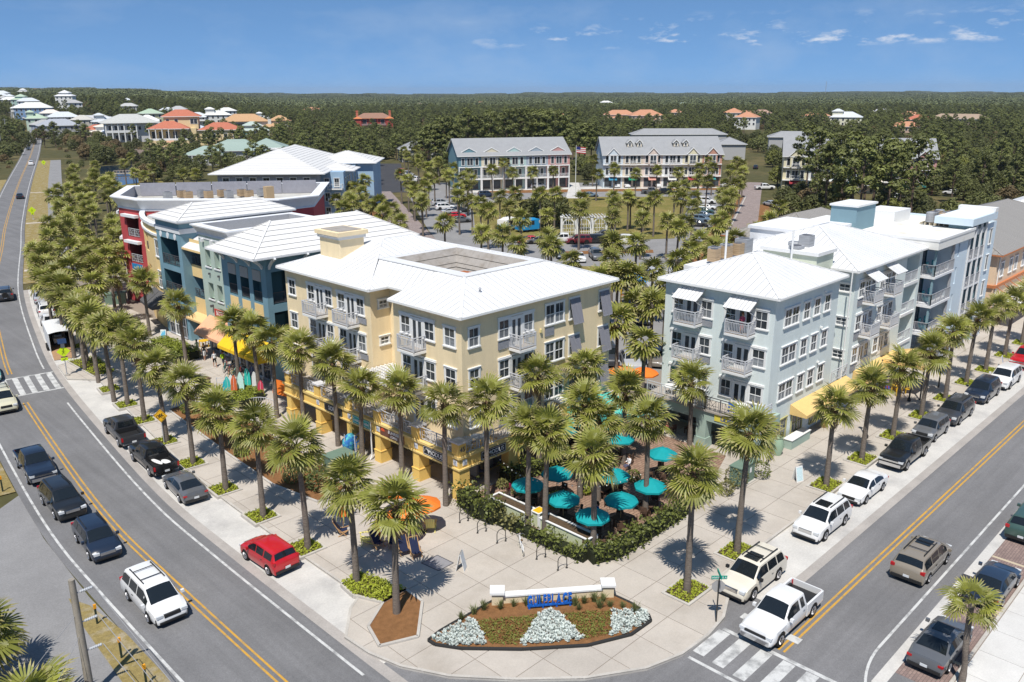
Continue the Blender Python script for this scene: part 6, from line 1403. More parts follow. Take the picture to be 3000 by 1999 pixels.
def blocked(x,y):
 d=CLN-np.array((x,y)); j=int((d*d).sum(1).argmin()); dd=float((d[j]**2).sum())**.5; dir_=CLN[min(j+1,len(CLN)-1)]-CLN[max(j-1,0)]; side=dir_[0]*(y-CLN[j][1])-dir_[1]*(x-CLN[j][0])
 if dd<(11 if side>0 else 14.5):return True
 h=HN-np.array((x,y,0)); hh=np.hypot(h[:,0],h[:,1])
 tow=np.array((-x,-y)); tow=tow/np.linalg.norm(tow)
 if(hh<HN[:,2]+2).any():return True
 g=HN[:,:2]-np.array((x,y)); al=g@(-tow); ac=np.abs(g@np.array((-tow[1],tow[0])))
 if((al>0)&(al<55+HN[:,2])&(ac<HN[:,2]*.8)).any()and rnd.random()<.85:return True
 return inside((x,y),TOWN)or inside((x,y),PONDP)or inside((x,y),SANDP)or inside((x,y),LOTP)
pts=[]
def tree_kind(x,y,d,u):
 q=rnd.random()
 if d<260 and u<800:return rnd.choice([4,5,6,7,8,9,10,10])if q<.8 else 0
 if u<420 and d<520:return rnd.choice([8,9,10,4,5,12,6])
 if q<.42:return rnd.randrange(4)
 if q<.92:return 4+rnd.randrange(4)
 return 11 if q<.95 else 12
gs=7.5
for ix in range(-4,190):
 for iy in range(2,190):
  x,y=ix*gs+rnd.uniform(-3,3),iy*gs+rnd.uniform(-3,3); d=math.hypot(x,y)
  if d<100 or d>1350:continue
  az=math.degrees(math.atan2(y,x)); off_=44.69-az
  if abs(off_)>36:continue
  if d>500 and rnd.random()<.25:continue
  if blocked(x,y):continue
  u=1176+math.tan(rad(off_))*1935
  pts.append((d,x,y,Zt(x,y)-.2,tree_kind(x,y,d,u),u))
def tall(u,v,k=None,s=1.25):p=G(u,v); pts.append((1,p.x,p.y,0,rnd.randrange(4)if k is None else k,u,s))
for u,v in((1870,470),(1895,500),(1930,480),(1950,520),(1985,470),(2000,510),(2040,480),(1850,450),(2060,500),(1915,455),(1970,540),(2090,520),(2030,540)):tall(u,v,None,1.3)
for u,v in((1840,520),(1890,540),(1940,560),(2000,560),(2060,560),(2120,540),(2180,520),(2240,500),(2300,500),(2150,560),(2340,510),(2210,540),(2100,490),(2270,530)):tall(u,v,rnd.choice([4,5,8,9,6]),.75)
for u in range(1060,1330,17):tall(u,372+rnd.uniform(-6,6),None,1.45)
for u in(985,1000,1015,1030,1045):tall(u,392,None,1.3)
for u in range(1330,1372,14):tall(u,395,None,1.3)
for u,v in((380,395),(400,410),(430,400),(460,395),(490,402),(520,396),(555,405),(585,395),(415,380),(500,385),(610,400),(450,415),(350,392),(655,395)):tall(u,v,rnd.choice([0,1,4,5]),.8)
for u,v in((1262,520),(1285,515),(1240,505),(1215,525)):tall(u,v,4+rnd.randrange(4),.8)
def inD(poly,n,kinds,s0,s1,seed=1):
 r=random.Random(seed); us=[p[0]for p in poly]; vs_=[p[1]for p in poly]; k=0
 while k<n:
  q=(r.uniform(min(us),max(us)),r.uniform(min(vs_),max(vs_)))
  if inside(q,poly):tall(q[0],q[1],r.choice(kinds),r.uniform(s0,s1)); k+=1
inD([(1765,345),(1790,345),(1785,440),(1770,430)],9,[4,5,11,0],.6,.9,2); inD([(1690,335),(1765,325),(1760,352),(1700,352)],16,[4,5,6,8,11],.6,.95,3)
inD([(1790,455),(2110,470),(2353,475),(2353,520),(1900,520),(1780,500)],34,[0,4,5,6,8,9,12,11],.55,.85,4)
inD([(150,350),(230,335),(330,350),(400,355),(420,398),(330,402),(240,378),(160,398)],60,[8,9,10,10,12,4,8],.6,1.0,5)
inD([(118,335),(180,300),(240,312),(245,340),(150,350)],46,[8,9,10,12,4,5],.6,1.0,15); inD([(140,300),(250,285),(320,300),(250,318),(170,315)],26,[4,5,8,0],.6,.9,16)
inD([(1010,375),(1050,372),(1050,440),(1000,425)],12,[0,4,5,8],.6,.9,6); inD([(1325,380),(1372,380),(1372,430),(1330,425)],10,[4,8,9,11],.5,.8,7); inD([(660,395),(860,380),(862,430),(800,400)],16,[0,1,4,5],.6,.9,8)
pts=[q if len(q)==7 else q+(rnd.uniform(.6,1.0),)for q in pts]
pts.sort(key=lambda q:q[0]if q[0]>1 else math.hypot(q[1],q[2])*.5)
GRP={'pine_tree':('pines','pine tree'),'oak_tree':('round crowned evergreen trees','tree'),'shrub':('scrub bushes','bush'),'spring_tree':('pale spring trees','tree'),'russet_tree':('russet scrub trees','tree')}
def where(d,u):
 if u<150:return 'in the scrub left of the far road'
 if u<420:return 'in the thicket between the path and the pond houses'
 if u<800:return 'in the woods behind the blue hotel and green hall'
 if u<1050:return 'in the woods behind the dark car park'
 if u<1340:return 'behind the first town house row'
 if u<1700:return 'behind the dormered town house row'
 return 'in the woods on the right'
DESC={'pine_tree':'tall pine with open clumped crown','oak_tree':'dense dark green round tree','shrub':'low grey green bush','spring_tree':'light green tree in new leaf','russet_tree':'brownish green thicket tree'}
SRC={}
for k,q in enumerate(pts[:290]):
 d,x,y,z,kind,u,s=q; nm,tm,cm=TREES[kind]
 t=thing(nm,DESC[nm]+' '+where(d,u),GRP[nm][1],(x,y,z),rnd.uniform(0,6.28),GRP[nm][0]+' '+where(d,u),scale=s)
 put('trunk',tm,t,world=False); put('crown',cm,t,world=False)
wc=bpy.data.collections.new('wood_trees')
for k,(nm,tm,cm)in enumerate(TREES):
 bm=bmesh.new(); bm.from_mesh(tm); n0=len(bm.faces); bm.from_mesh(cm)
 for i,f in enumerate(bm.faces):f.material_index=0 if i<n0 else 1
 me=bpy.data.meshes.new('wood_tree'); bm.to_mesh(me); bm.free(); me.materials.append(BARK); me.materials.append(cm.materials[0])
 wc.objects.link(bpy.data.objects.new('wood_tree_%02d'%k,me))
def scatter(name,P_,coll,label,smin,smax,weights=None):
 me=bpy.data.meshes.new(name); me.from_pydata([p[:3]for p in P_],[],[])
 at=me.attributes.new('pick','INT','POINT'); at.data.foreach_set('value',[int(p[3])for p in P_])
 o=put(name,me,None,(0,0,0),kind='stuff',label=label)
 ng=bpy.data.node_groups.new(name,'GeometryNodeTree'); ng.interface.new_socket('Geometry',in_out='INPUT',socket_type='NodeSocketGeometry'); ng.interface.new_socket('Geometry',in_out='OUTPUT',socket_type='NodeSocketGeometry')
 N=ng.nodes; L=ng.links; i=N.new('NodeGroupInput'); out=N.new('NodeGroupOutput'); mp=N.new('GeometryNodeMeshToPoints'); ip=N.new('GeometryNodeInstanceOnPoints'); ci=N.new('GeometryNodeCollectionInfo'); ci.inputs['Collection'].default_value=coll; ci.inputs['Separate Children'].default_value=True; ci.inputs['Reset Children'].default_value=True
 na_=N.new('GeometryNodeInputNamedAttribute'); na_.data_type='INT'; na_.inputs['Name'].default_value='pick'
 rv=N.new('FunctionNodeRandomValue'); rv.data_type='FLOAT_VECTOR'; rv.inputs[1].default_value=(0,0,6.28)
 rs=N.new('FunctionNodeRandomValue'); rs.data_type='FLOAT'; rs.inputs[2].default_value=smin; rs.inputs[3].default_value=smax
 L.new(i.outputs[0],mp.inputs[0]); L.new(mp.outputs[0],ip.inputs['Points']); L.new(ci.outputs[0],ip.inputs['Instance']); ip.inputs['Pick Instance'].default_value=True; L.new(na_.outputs[0],ip.inputs['Instance Index']); L.new(rv.outputs[0],ip.inputs['Rotation']); L.new(rs.outputs[1],ip.inputs['Scale']); L.new(ip.outputs[0],out.inputs[0])
 md=o.modifiers.new('scatter','NODES'); md.node_group=ng; return o
scatter('woodland',[(q[1],q[2],q[3],q[4])for q in pts[290:]],wc,'the wood of pines and scrub oaks spreading behind the town',.5,.95)
pc=bpy.data.collections.new('canopy_patches')
LEAFF=M('far_canopy',(.12,.135,.055),.6,.25,noise=((.05,.35,4),(.6,.4,3)),rand=.2)
for k in range(3):
 rng=np.random.default_rng(90+k); vs,fs=[],[]
 cs=[((rng.uniform(-32,32),rng.uniform(-32,32),rng.uniform(4.5,8)),rng.uniform(2.6,4.2))for _ in range(95)]
 P_,nm=blob(cs,26,1,rng,.8); nm=nm[P_[:,2]>3.5]; P_=P_[P_[:,2]>3.5]; v,f=cards(P_,1.25,rng,1.2,.7,nm)
 pc.objects.link(bpy.data.objects.new('patch_%d'%k,cmesh('patch',v,f,[LEAFF])))
fp=[]
d=1320
while d<7800:
 step=44 if d<3000 else 60; n=int(d*rad(74)/step)
 for j in range(n):
  a=rad(44.69-37+74*(j+rnd.random())/n); dd=d+rnd.uniform(-20,20); x,y=dd*math.cos(a),dd*math.sin(a)
  h=HN-np.array((x,y,0))
  if(np.hypot(h[:,0],h[:,1])<HN[:,2]+30).any():continue
  e=CLN-np.array((x,y))
  if(e*e).sum(1).min()<50**2:continue
  fp.append((x,y,Zt(x,y)-1,rnd.randrange(3)))
 d+=step*.95 if d<3000 else step*1.4
scatter('far_woodland',fp,pc,'the unbroken tree canopy reaching to the horizon',.85,1.25)
# ---------------------------------------------------------------- vehicles
CGLASS=M('car_glass',(.012,.016,.02),.04,.6); TYRE=M('tyre',(.018,.018,.018),.85,.2); RIM=M('alloy_rim',(.5,.5,.52),.3,.5,metal=.7); BTRIM=M('black_trim',(.02,.02,.021),.5,.4)
CHROME=M('chrome',(.62,.62,.63),.15,.5,metal=1); LRED=M('red_lamp',(.42,.012,.015),.2,.5); LCLR=M('clear_lamp',(.62,.64,.66),.1,.6); LAMB=M('amber_lamp',(.7,.28,.04),.25,.5); PLATE=M('licence_plate',(.66,.68,.7),.5)
PCOL=dict(white=(.76,.76,.76),cream=(.7,.65,.55),black=(.012,.013,.015),navy=(.012,.02,.04),darkblue=(.02,.035,.065),grey=(.11,.115,.125),silver=(.42,.43,.45),red=(.5,.012,.02),champagne=(.25,.215,.17),green=(.045,.09,.075),taupe=(.17,.15,.13),beige=(.6,.57,.42),teal=(.1,.3,.32),charcoal=(.04,.042,.048),bluegrey=(.13,.19,.26),darkred=(.16,.02,.025))
def paint(c):return M('car_paint_'+c,PCOL[c],.3,.5,coat=.8)
TAB={'sedan':dict(L=4.85,R=.33,ax=(-1.42,1.42),tab=[(-2.42,.74,.56,.70,.6),(-2.32,.87,.80,.97,.72),(-1.72,.91,.93,1.03,.76),(-.95,.91,.95,1.40,.60),(-.2,.91,.94,1.45,.62),(.35,.91,.92,1.41,.60),(1.18,.91,.88,.99,.76),(2.0,.89,.76,.86,.70),(2.34,.80,.60,.70,.55),(2.43,.68,.48,.55,.45)],ws=(1.13,.40),rw=(-1.66,-1.0),sd=((-1.45,-.12),(-.02,.98))),'suv':dict(L=4.9,R=.38,ax=(-1.42,1.44),tab=[(-2.44,.86,.72,.95,.72),(-2.38,.96,1.0,1.10,.80),(-2.28,.97,1.06,1.2,.80),(-1.93,.97,1.10,1.72,.68),(0,.97,1.08,1.78,.70),(.55,.97,1.06,1.72,.67),(1.32,.97,1.0,1.13,.82),(2.12,.95,.90,1.01,.76),(2.40,.86,.68,.80,.64),(2.47,.76,.52,.60,.55)],ws=(1.27,.60),rw=(-2.25,-1.98),sd=((-2.0,-1.25),(-1.15,-.2),(-.1,1.08))),'minivan':dict(L=5.05,R=.33,ax=(-1.5,1.45),tab=[(-2.52,.86,.66,.9,.72),(-2.46,.97,.95,1.08,.82),(-2.36,.98,1.02,1.15,.82),(-2.1,.98,1.05,1.68,.70),(0,.98,1.0,1.74,.72),(.7,.98,.98,1.68,.68),(1.66,.97,.94,1.08,.80),(2.25,.92,.82,.92,.70),(2.46,.82,.6,.7,.58),(2.52,.7,.5,.56,.5)],ws=(1.6,.76),rw=(-2.33,-2.14),sd=((-2.15,-1.2),(-1.1,-.1),(0,1.3))),'hatch':dict(L=4.1,R=.33,ax=(-1.25,1.3),tab=[(-2.04,.82,.62,.9,.70),(-1.99,.88,.92,1.02,.76),(-1.92,.89,.98,1.1,.76),(-1.72,.89,1.02,1.55,.66),(0,.89,1.0,1.61,.66),(.45,.89,.98,1.56,.63),(1.15,.89,.95,1.05,.76),(1.8,.87,.85,.93,.7),(2.0,.8,.62,.72,.58),(2.06,.7,.5,.56,.5)],ws=(1.1,.5),rw=(-1.9,-1.75),sd=((-1.65,-.85),(-.75,.0),(.08,.98))),'wagon':dict(L=4.8,R=.35,ax=(-1.38,1.38),tab=[(-2.40,.82,.64,.86,.7),(-2.33,.90,.93,1.04,.76),(-2.2,.91,1.0,1.12,.76),(-1.75,.91,1.03,1.56,.64),(0,.91,1.0,1.63,.66),(.5,.91,.98,1.58,.63),(1.28,.91,.93,1.05,.77),(2.05,.89,.82,.92,.70),(2.34,.80,.62,.73,.58),(2.41,.7,.48,.55,.48)],ws=(1.23,.55),rw=(-2.17,-1.8),sd=((-1.9,-1.1),(-1.0,-.1),(0,1.05))),'pickup':dict(L=5.85,R=.41,ax=(-1.78,1.86),bed=-.95,tab=[(-.95,.96,1.15,1.25,.82),(-.88,.97,1.18,1.84,.68),(0,.97,1.16,1.9,.70),(.62,.97,1.14,1.85,.68),(1.38,.98,1.1,1.24,.84),(2.4,.97,1.06,1.18,.82),(2.78,.93,.85,1.08,.8),(2.9,.84,.6,.74,.72)],ws=(1.33,.67),rw=None,sd=((-.75,.05),(.15,1.14))),}
TAB['coupe']=dict(TAB['sedan'],tab=[(-2.42,.74,.56,.70,.6),(-2.32,.87,.80,.95,.72),(-1.85,.91,.90,1.0,.74),(-.9,.91,.93,1.34,.58),(-.2,.91,.92,1.40,.60),(.3,.91,.90,1.36,.58),(1.2,.91,.86,.97,.76),(2.0,.89,.74,.84,.70),(2.34,.80,.58,.68,.55),(2.43,.68,.46,.53,.45)],rw=(-1.78,-.97))
TAB['extcab']=dict(TAB['pickup'],sd=((-.7,-.3),(-.12,1.14)))
CARM={}
def car_meshes(kind,dk=None):
 if kind in CARM:return CARM[kind]
 K_=TAB[kind]; tab=K_['tab']; R=K_['R']; ax=K_['ax']; Ra=R*1.17; sill=.27 if R<.4 else .42
 def at(x):
  if x<=tab[0][0]:return tab[0][1:]
  for a,b in zip(tab,tab[1:]):
   if x<=b[0]:t=(x-a[0])/(b[0]-a[0]); return tuple(a[i]+(b[i]-a[i])*t for i in range(1,5))
  return tab[-1][1:]
 x0=tab[0][0]; xs=set(t[0]for t in tab)
 for a in ax:
  for k in range(7):xx=a+Ra*math.cos(PI*k/6)*.999; xs.add(round(xx,4))if xx>x0 else None
 for a,b in zip(tab,tab[1:]):
  if b[0]-a[0]>.5:xs.add(round((a[0]+b[0])/2,3))
 xs=sorted(xs)
 def low(x):
  z=sill
  for a in ax:
   if abs(x-a)<Ra:z=max(z,R+math.sqrt(max(0,Ra*Ra-(x-a)**2))*.98)
  return z
 def prof(x):
  wy,zb,zt,wr=at(x); zl=min(low(x),zb-.12); up=max(zl+.02,sill+.1); mid=max(zl+.04,zb*.72)
  return[(wy*.95,zl),(wy*.985,min(up,mid)),(wy,mid),(wy*.975,zb),(wr+.02,zt-.055),(wr*.9,zt-.015),(wr*.5,zt),(0,zt+.008)]
 mb=MB(); rings=[]
 for x in xs:
  p=prof(x); ring=[(x,y,z)for y,z in p]+[(x,-y,z)for y,z in reversed(p[:-1])]; rings.append(ring)
 n=len(rings[0]); mb.v=[q for r in rings for q in r]
 for i in range(len(xs)-1):
  for j in range(n-1):mb.f.append((i*n+j,(i+1)*n+j,(i+1)*n+j+1,i*n+j+1)); mb.m.append(0)
 mb.f.append(tuple(range(n))); mb.m.append(0); k=(len(xs)-1)*n; mb.f.append(tuple(k+j for j in reversed(range(n)))); mb.m.append(0)
 def sidep(x,f,off=.012,s=1):
  p=prof(x); a,b=p[3],p[4]; nx,nz=(b[1]-a[1]),-(b[0]-a[0]); l=math.hypot(nx,nz)or 1
  return(x,s*(a[0]+(b[0]-a[0])*f+off*nx/l),a[1]+(b[1]-a[1])*f+off*nz/l)
 def topp(x,q,up,ox):
  p=prof(x); pts=[(p[4][0],p[4][1]),p[5],p[6],p[7]]; y=abs(q)*p[4][0]
  for a,b in zip(pts,pts[1:]):
   if b[0]<=y<=a[0]:t=(a[0]-y)/max(1e-6,a[0]-b[0]); z=a[1]+(b[1]-a[1])*t; break
  else:z=pts[-1][1]
  return(x+ox,y*(1 if q>=0 else-1),z+up)
 out=dict(body=mb)
 def glass(xa,xb,fwd):
  g=MB(); m=5; qs=[-.93,-.5,0,.5,.93]; rows=[[topp(xa+(xb-xa)*t,q,.014,.012*fwd)for q in qs]for t in(0,.5,1)]
  for a,b in zip(rows,rows[1:]):
   for j in range(4):g.quad(a[j],a[j+1],b[j+1],b[j])
  return g
 out['windscreen']=glass(*K_['ws'],1)
 if K_['rw']:out['rear_window']=glass(*K_['rw'],-1)
 else:
  g=MB(); x=tab[0][0]-.015; g.quad((x,-.62,1.32),(x,.62,1.32),(x+.075,.58,1.75),(x+.075,-.58,1.75)); out['rear_window']=g
 sw=[]
 for s in(1,-1):
  for a,b in K_['sd']:
   g=MB(); m=4
   for i in range(m):
    xa,xb=a+(b-a)*i/m,a+(b-a)*(i+1)/m; g.quad(sidep(xa,.1,s=s),sidep(xb,.1,s=s),sidep(xb,.86,s=s),sidep(xa,.86,s=s))
   sw.append(g)
 out['side_window']=sw
 u=MB(); W_=tab[len(tab)//2][1]; u.box(-K_['L']/2+.12,tab[-1][0]-.12,-W_*.9,W_*.9,sill-.08,sill+.3 if R<.4 else .8)
 out['underbody']=u
 wheel=MB(); wheel.lathe((0,0,0),[(R*.6,-.11),(R*.95,-.11),(R,-.07),(R,.07),(R*.95,.11),(R*.6,.11)],18); wheel.v=[(x,z,y)for x,y,z in wheel.v]
 rim=MB(); rim.lathe((0,0,0),[(R*.2,.1),(R*.62,.118),(R*.66,.1),(R*.1,.085)],14); rim.v=[(x,-z,y)for x,y,z in rim.v]
 for k in range(5):t=2*PI*k/5; rim.beam((0,-.112,0),(R*.6*math.cos(t),-.12,R*.6*math.sin(t)),.07,.02)
 out['wheel']=wheel; out['rim']=rim
 F=tab[-1][0]; Bk=-K_['L']/2; big=R>.36; hz=at(F-.35)[1]
 hl=MB(); hl.add([(0,0,0),(-.38,.12,.05),(-.40,.13,.17),(0,0,.14),(0,-.28,.14),(0,-.28,0)],((0,1,2,3),(5,0,3,4)))
 out['F']=F; out['B']=Bk; out['hz']=hz; out['low']=sill; out['wf']=at(F-.15)[0]; out['wb']=at(x0+.15)[0]; out['zb']=at(x0+.12)[1]; out['at']=at; out['prof']=prof
 if 'bed' in K_:
  bw=MB(); zr=1.14; xb=K_['bed']-.02; xe=Bk+.06; sides=[]
  for s in(1,-1):
   arc=[(ax[0]-Ra*math.cos(PI*k/8),max(sill+.05,R+Ra*math.sin(PI*k/8)))for k in range(9)]
   poly=[(xe,zr),(xe,.55),(arc[0][0],sill+.05)]+arc+[(arc[-1][0],sill+.05),(xb,sill),(xb,zr)]
   m=MB(); y1,y0=s*.975,s*.86; k=len(poly)
   m.v=[(x,y1,z)for x,z in poly]+[(x,y0,z)for x,z in poly]; m.f=[tuple(range(k)),tuple(range(2*k-1,k-1,-1))]+[(i,(i+1)%k,k+(i+1)%k,k+i)for i in range(k)]; m.m=[0]*len(m.f); sides.append(m)
  out['bed_side']=sides
  t=MB(); t.box(xe-.06,xe+.02,-.86,.86,.55,zr); out['tailgate']=t
  fl=MB(); fl.box(xe+.02,xb,-.86,.86,.68,.74); fl.box(xb-.03,xb,-.86,.86,.74,zr+.05); fl.box(xe+.3,xb-.3,-.86,-.72,.74,1.0); fl.box(xe+.3,xb-.3,.72,.86,.74,1.0); out['bed_liner']=fl
 CARM[kind]=out; return out
CACHE={}
def cm(kind,key,mb,mats,smooth=True):
 k=(kind,key,mats if not isinstance(mats,list)else tuple(mats))
 if k not in CACHE:CACHE[k]=mb.mesh(key.split('.')[0],mats,38 if smooth else False)
 return CACHE[k]
def car(kind,colour,p,rz,label,group=None,detail=2,rack=False,sunroof=False,tint=True,grille=CHROME,cat=None,lname=None,z=0.012):
 c=car_meshes(kind); pm=paint(colour); nm={'sedan':'saloon_car','coupe':'coupe_car','suv':'sport_utility_car','minivan':'minivan','hatch':'hatchback_car','wagon':'estate_car','pickup':'pickup_truck','extcab':'pickup_truck'}[kind]
 t=thing(lname or nm,label,cat or{'minivan':'minivan','pickup':'pickup truck','extcab':'pickup truck'}.get(kind,'car'),(p[0],p[1],z),rz,group)
 P=lambda n,me,l=(0,0,0),**k:put(n,me,t,l,world=False,**k)
 body=P('body',cm(kind,'body',c['body'],pm))
 P('windscreen',cm(kind,'windscreen',c['windscreen'],CGLASS)); P('rear_window',cm(kind,'rear_window',c['rear_window'],CGLASS))
 for i,g in enumerate(c['side_window']):P('side_window',cm(kind,'side_window.%d'%i,g,CGLASS))
 P('underbody',cm(kind,'underbody',c['underbody'],BTRIM,False))
 K_=TAB[kind]; R=K_['R']; wy=c['at'](0)[0]
 for a in K_['ax']:
  for s in(1,-1):
   w=P('wheel',cm(kind,'wheel',c['wheel'],TYRE),(a,s*(wy-.1),R),rz=PI if s>0 else 0)
   if detail>1:put('rim',cm(kind,'rim',c['rim'],RIM),w,world=False)
 if 'bed_side' in c:
  for i,m in enumerate(c['bed_side']):P('bed_side',cm(kind,'bed_side.%d'%i,m,pm,False))
  P('tailgate',cm(kind,'tailgate',c['tailgate'],pm,False)); P('bed_liner',cm(kind,'bed_liner',c['bed_liner'],BTRIM,False))
 F,B,hz,lo,wf,wb,zb=c['F'],c['B'],c['hz'],c['low'],c['wf'],c['wb'],c['zb']
 tall=kind in('suv','minivan','hatch','wagon')
 def bx(n,x0,x1,y0,y1,z0,z1,mat):P(n,cm(kind,'%s.%.2f.%.2f'%(n,y0,z0),MB().box(x0,x1,y0,y1,z0,z1),mat,False))
 pk='bed_side' in c
 for s in(1,-1):
  y0,y1=sorted((s*(wf-.02),s*(wf-.36))); bx('headlight',F-.32,F-.015,y0,y1,hz-.2,hz-.05,LCLR)
  ry=.93 if pk else wb-.02; y0,y1=sorted((s*(ry+.01),s*(ry-(.12 if pk or kind=='hatch' else .24)))); bx('tail_light',B+.02 if not pk else B-.01,B+.16,y0,y1,(zb-.1 if not pk else .76),(zb+.08 if tall else zb+.01)if not pk else 1.08,LRED)
  if detail>1:y0,y1=sorted((s*(wy+.02),s*(wy+.2))); mx=K_['ws'][0]-.28; P('wing_mirror',cm(kind,'wing_mirror.%d'%s,MB().box(mx-.08,mx+.08,y0,y1,c['at'](mx)[1]+.02,c['at'](mx)[1]+.19),pm if colour not in('cream',)else BTRIM,False))
 if detail>1:
  bx('grille',F-.2,F+.012,-.44 if not pk else-.6,.44 if not pk else .6,(hz-.26 if not pk else .78),hz-.07,grille if grille else BTRIM)
  bx('front_bumper',F-.25,F+.05,-wf+.14,wf-.14,lo+.02,lo+(.14 if not pk else .26),BTRIM if not pk else CHROME); bx('rear_bumper',B-.05,B+.22,-wb+.1,wb-.1,lo+.04,lo+.2,BTRIM if not pk else CHROME)
  bx('licence_plate',B-.075 if pk or True else B,B-.05,-.17,.17,(lo+.22 if not pk else .56),(lo+.36 if not pk else .7),PLATE)
  for s in(1,-1):
   for dx in(-.1,)if kind in('extcab','coupe')else(-.12,.9 if kind=='minivan' else .86):
    y0,y1=sorted((s*(wy-.01),s*(wy+.02))); bx('door_handle',dx-.55,dx-.38,y0,y1,.8 if not pk else 1.0,.83 if not pk else 1.03,CHROME if s>0 else BTRIM)
  if kind in('pickup','extcab')or rack is None:pass
 if rack:
  zt=c['at'](-.5)[2]
  for s in(.58,-.58):P('roof_rail',cm(kind,'roof_rail.%.1f'%s,MB().beam((-1.7,s,zt+.05),(.3,s,zt+.04),.05,.05).beam((-1.7,s,zt),(-1.7,s,zt+.05),.05,.06),BTRIM,False))
  if rack==2:
   for x in(-1.2,-.1):P('roof_rack_bar',cm(kind,'roof_rack_bar.%.1f'%x,MB().beam((x,-.58,zt+.075),(x,.58,zt+.075),.05,.03),BTRIM,False))
 if sunroof:P('sunroof',cm(kind,'sunroof',MB().box(-.45,.38,-.42,.42,c['at'](.38)[2]-.0,c['at'](.0)[2]+.022),CGLASS,False))
 return t
def GS(x,y):return G(x/KD,y/KD)
def bywheels(f,r,side,kind):
 """centre and heading from where the tyres of the seen side touch the road; side=+1 if that side is the car's left"""
 a,b=f,r; d=(a-b).normalized(); n=Vector((-d.y,d.x,0)); wy=TAB[kind]['tab'][3][1]; m=(a+b)/2-n*side*(wy-.05); ax=TAB[kind]['ax']
 return m-d*(ax[0]+ax[1])/2,math.atan2(d.y,d.x)
c2=lambda x,y:GS(x/1.744,1100+y/1.744)
SPEC=[('minivan','white',GS(434.6,1823.6),GS(379.6,1762.3),-1,'white minivan with black roof rails driving at the bottom of the left road',dict(rack=2,grille=BTRIM)),('wagon','navy',c2(458,943),c2(398,858),-1,'dark blue estate car just behind the white minivan in the left queue',dict(rack=1)),('suv','black',c2(285,740),c2(222,662),-1,'black sport utility car second from last of the near queue on the left road',dict(rack=1)),('pickup','navy',GS(82.6,1418),GS(54.5,1373),-1,'dark blue crew cab pickup at the tail of the near queue on the left road',{}),('hatch','red',c2(1260,945),c2(1370,1020),1,'boxy bright red hatchback parked alone on the left kerb lane',dict(grille=BTRIM)),('coupe','grey',c2(852,582),c2(918,650),1,'metallic grey coupe parked behind two black pickups',{}),('pickup','black',c2(685,442),c2(765,515),1,'black pickup with window stickers and white boards in its bed',{}),('pickup','charcoal',c2(548,300),c2(608,365),1,'black pickup with an empty bed, front one of the parked pair',{}),]
for kind,col,f,r,side,lab,kw in SPEC:p,rz=bywheels(f,r,side,kind); car(kind,col,p,rz,lab,**kw)
z4=lambda x,y:GS(2400+x/3.92,850+y/3.92)
zz_=lambda x,y:GS(2000+x/1.962,1200+y/1.962)
RS=[('extcab','white',GS(2283,1896),GS(2380,1806.6),1,'white work pickup waiting at the stop bar with an open black bed',dict(grille=BTRIM)),('suv','cream',GS(2198,1759.6),GS(2284,1699.5),1,'cream luxury sport utility car parked nearest the junction on the right street',dict(sunroof=True,rack=2)),('suv','white',GS(2418,1587),GS(2473,1536),1,'white sport utility car with black glass roof behind the cream one',dict(sunroof=True,rack=1)),('sedan','white',GS(2536,1478),GS(2584.6,1437),1,'white saloon parked ahead of the black pickup on the right street',dict(grille=BTRIM)),('pickup','black',zz_(1285,355),zz_(1390,265),1,'big black crew cab pickup with chrome grille parked on the right street',{}),('hatch','grey',zz_(1450,190),zz_(1510,135),1,'small dark grey hatchback parked behind the big black pickup',dict(grille=BTRIM)),('suv','charcoal',z4(1610,1560),z4(1735,1440),1,'dark four by four with roof rails behind the small grey hatchback',dict(rack=1)),('suv','navy',z4(1935,1305),z4(2040,1210),1,'dark blue grey crossover with bright headlamps near the photo edge',{}),('suv','white',z4(2180,1140),z4(2290,1065),1,'white crossover parked far up the right street',{}),('pickup','red',(98.2,20.9),PI,0,'red pickup at the far end of the right parked row',{}),('minivan','champagne',GS(2769.6,1648.5),GS(2721,1712),-1,'bronze minivan with roof bars driving away on the right street',dict(rack=2,sunroof=True)),('sedan','grey',(41.7,10.4),0,0,'dark grey saloon parked on brick bays at the bottom right corner',dict(sunroof=True)),('sedan','darkblue',(49.6,10.2),0,0,'dark blue saloon parked on brick bays behind the small palm',{}),('suv','green',(58.9,10.6),0,0,'dark green car cut by the right edge on the brick bays',{})]
for kind,col,f,r,side,lab,kw in RS:
 p,rz=(f,r)if side==0 else bywheels(f,r,side,kind); rz=rz if side==0 else(PI if side>0 else 0); car(kind,col,p,rz,lab,**kw)
b=[o for o in bpy.data.objects if o.get('label','').startswith('black pickup with window stickers')][0]
for l,d in(((-1.6,.25,.95),(1.5,.35,.08)),((-2.1,-.25,.97),(1.0,.5,.07))):
 w=thing('white_board','white surf board lying in the black pickup bed' if d[0]>1.2 else 'short white board lying at the tailgate of the black pickup','board',b.matrix_basis@Vector(l),b.rotation_euler.z+.2)
 put('board',MB().lathe((0,0,0),[(.05,-.03),(.5,-.02),(.5,.02),(.05,.03)],16,sx=d[0],sy=d[1]).mesh('board',WHITE,True),w,world=False)
def onroad(y,off):i=[k for k,p in enumerate(CL)if p.y>y][0]; q=offset(CL,off)[i]; d=(CL[i+1]-CL[i-1]).normalized(); return q,math.atan2(d.y,d.x)
q,a=onroad(82.5,-1.75); car('suv','beige',q,a+PI,'beige off road car with a white roof cut by the left edge',rack=2,grille=BTRIM)
q,a=onroad(93.5,-1.75); car('sedan','teal',q,a+PI,'teal car nose at the left edge by the crossing',detail=1)
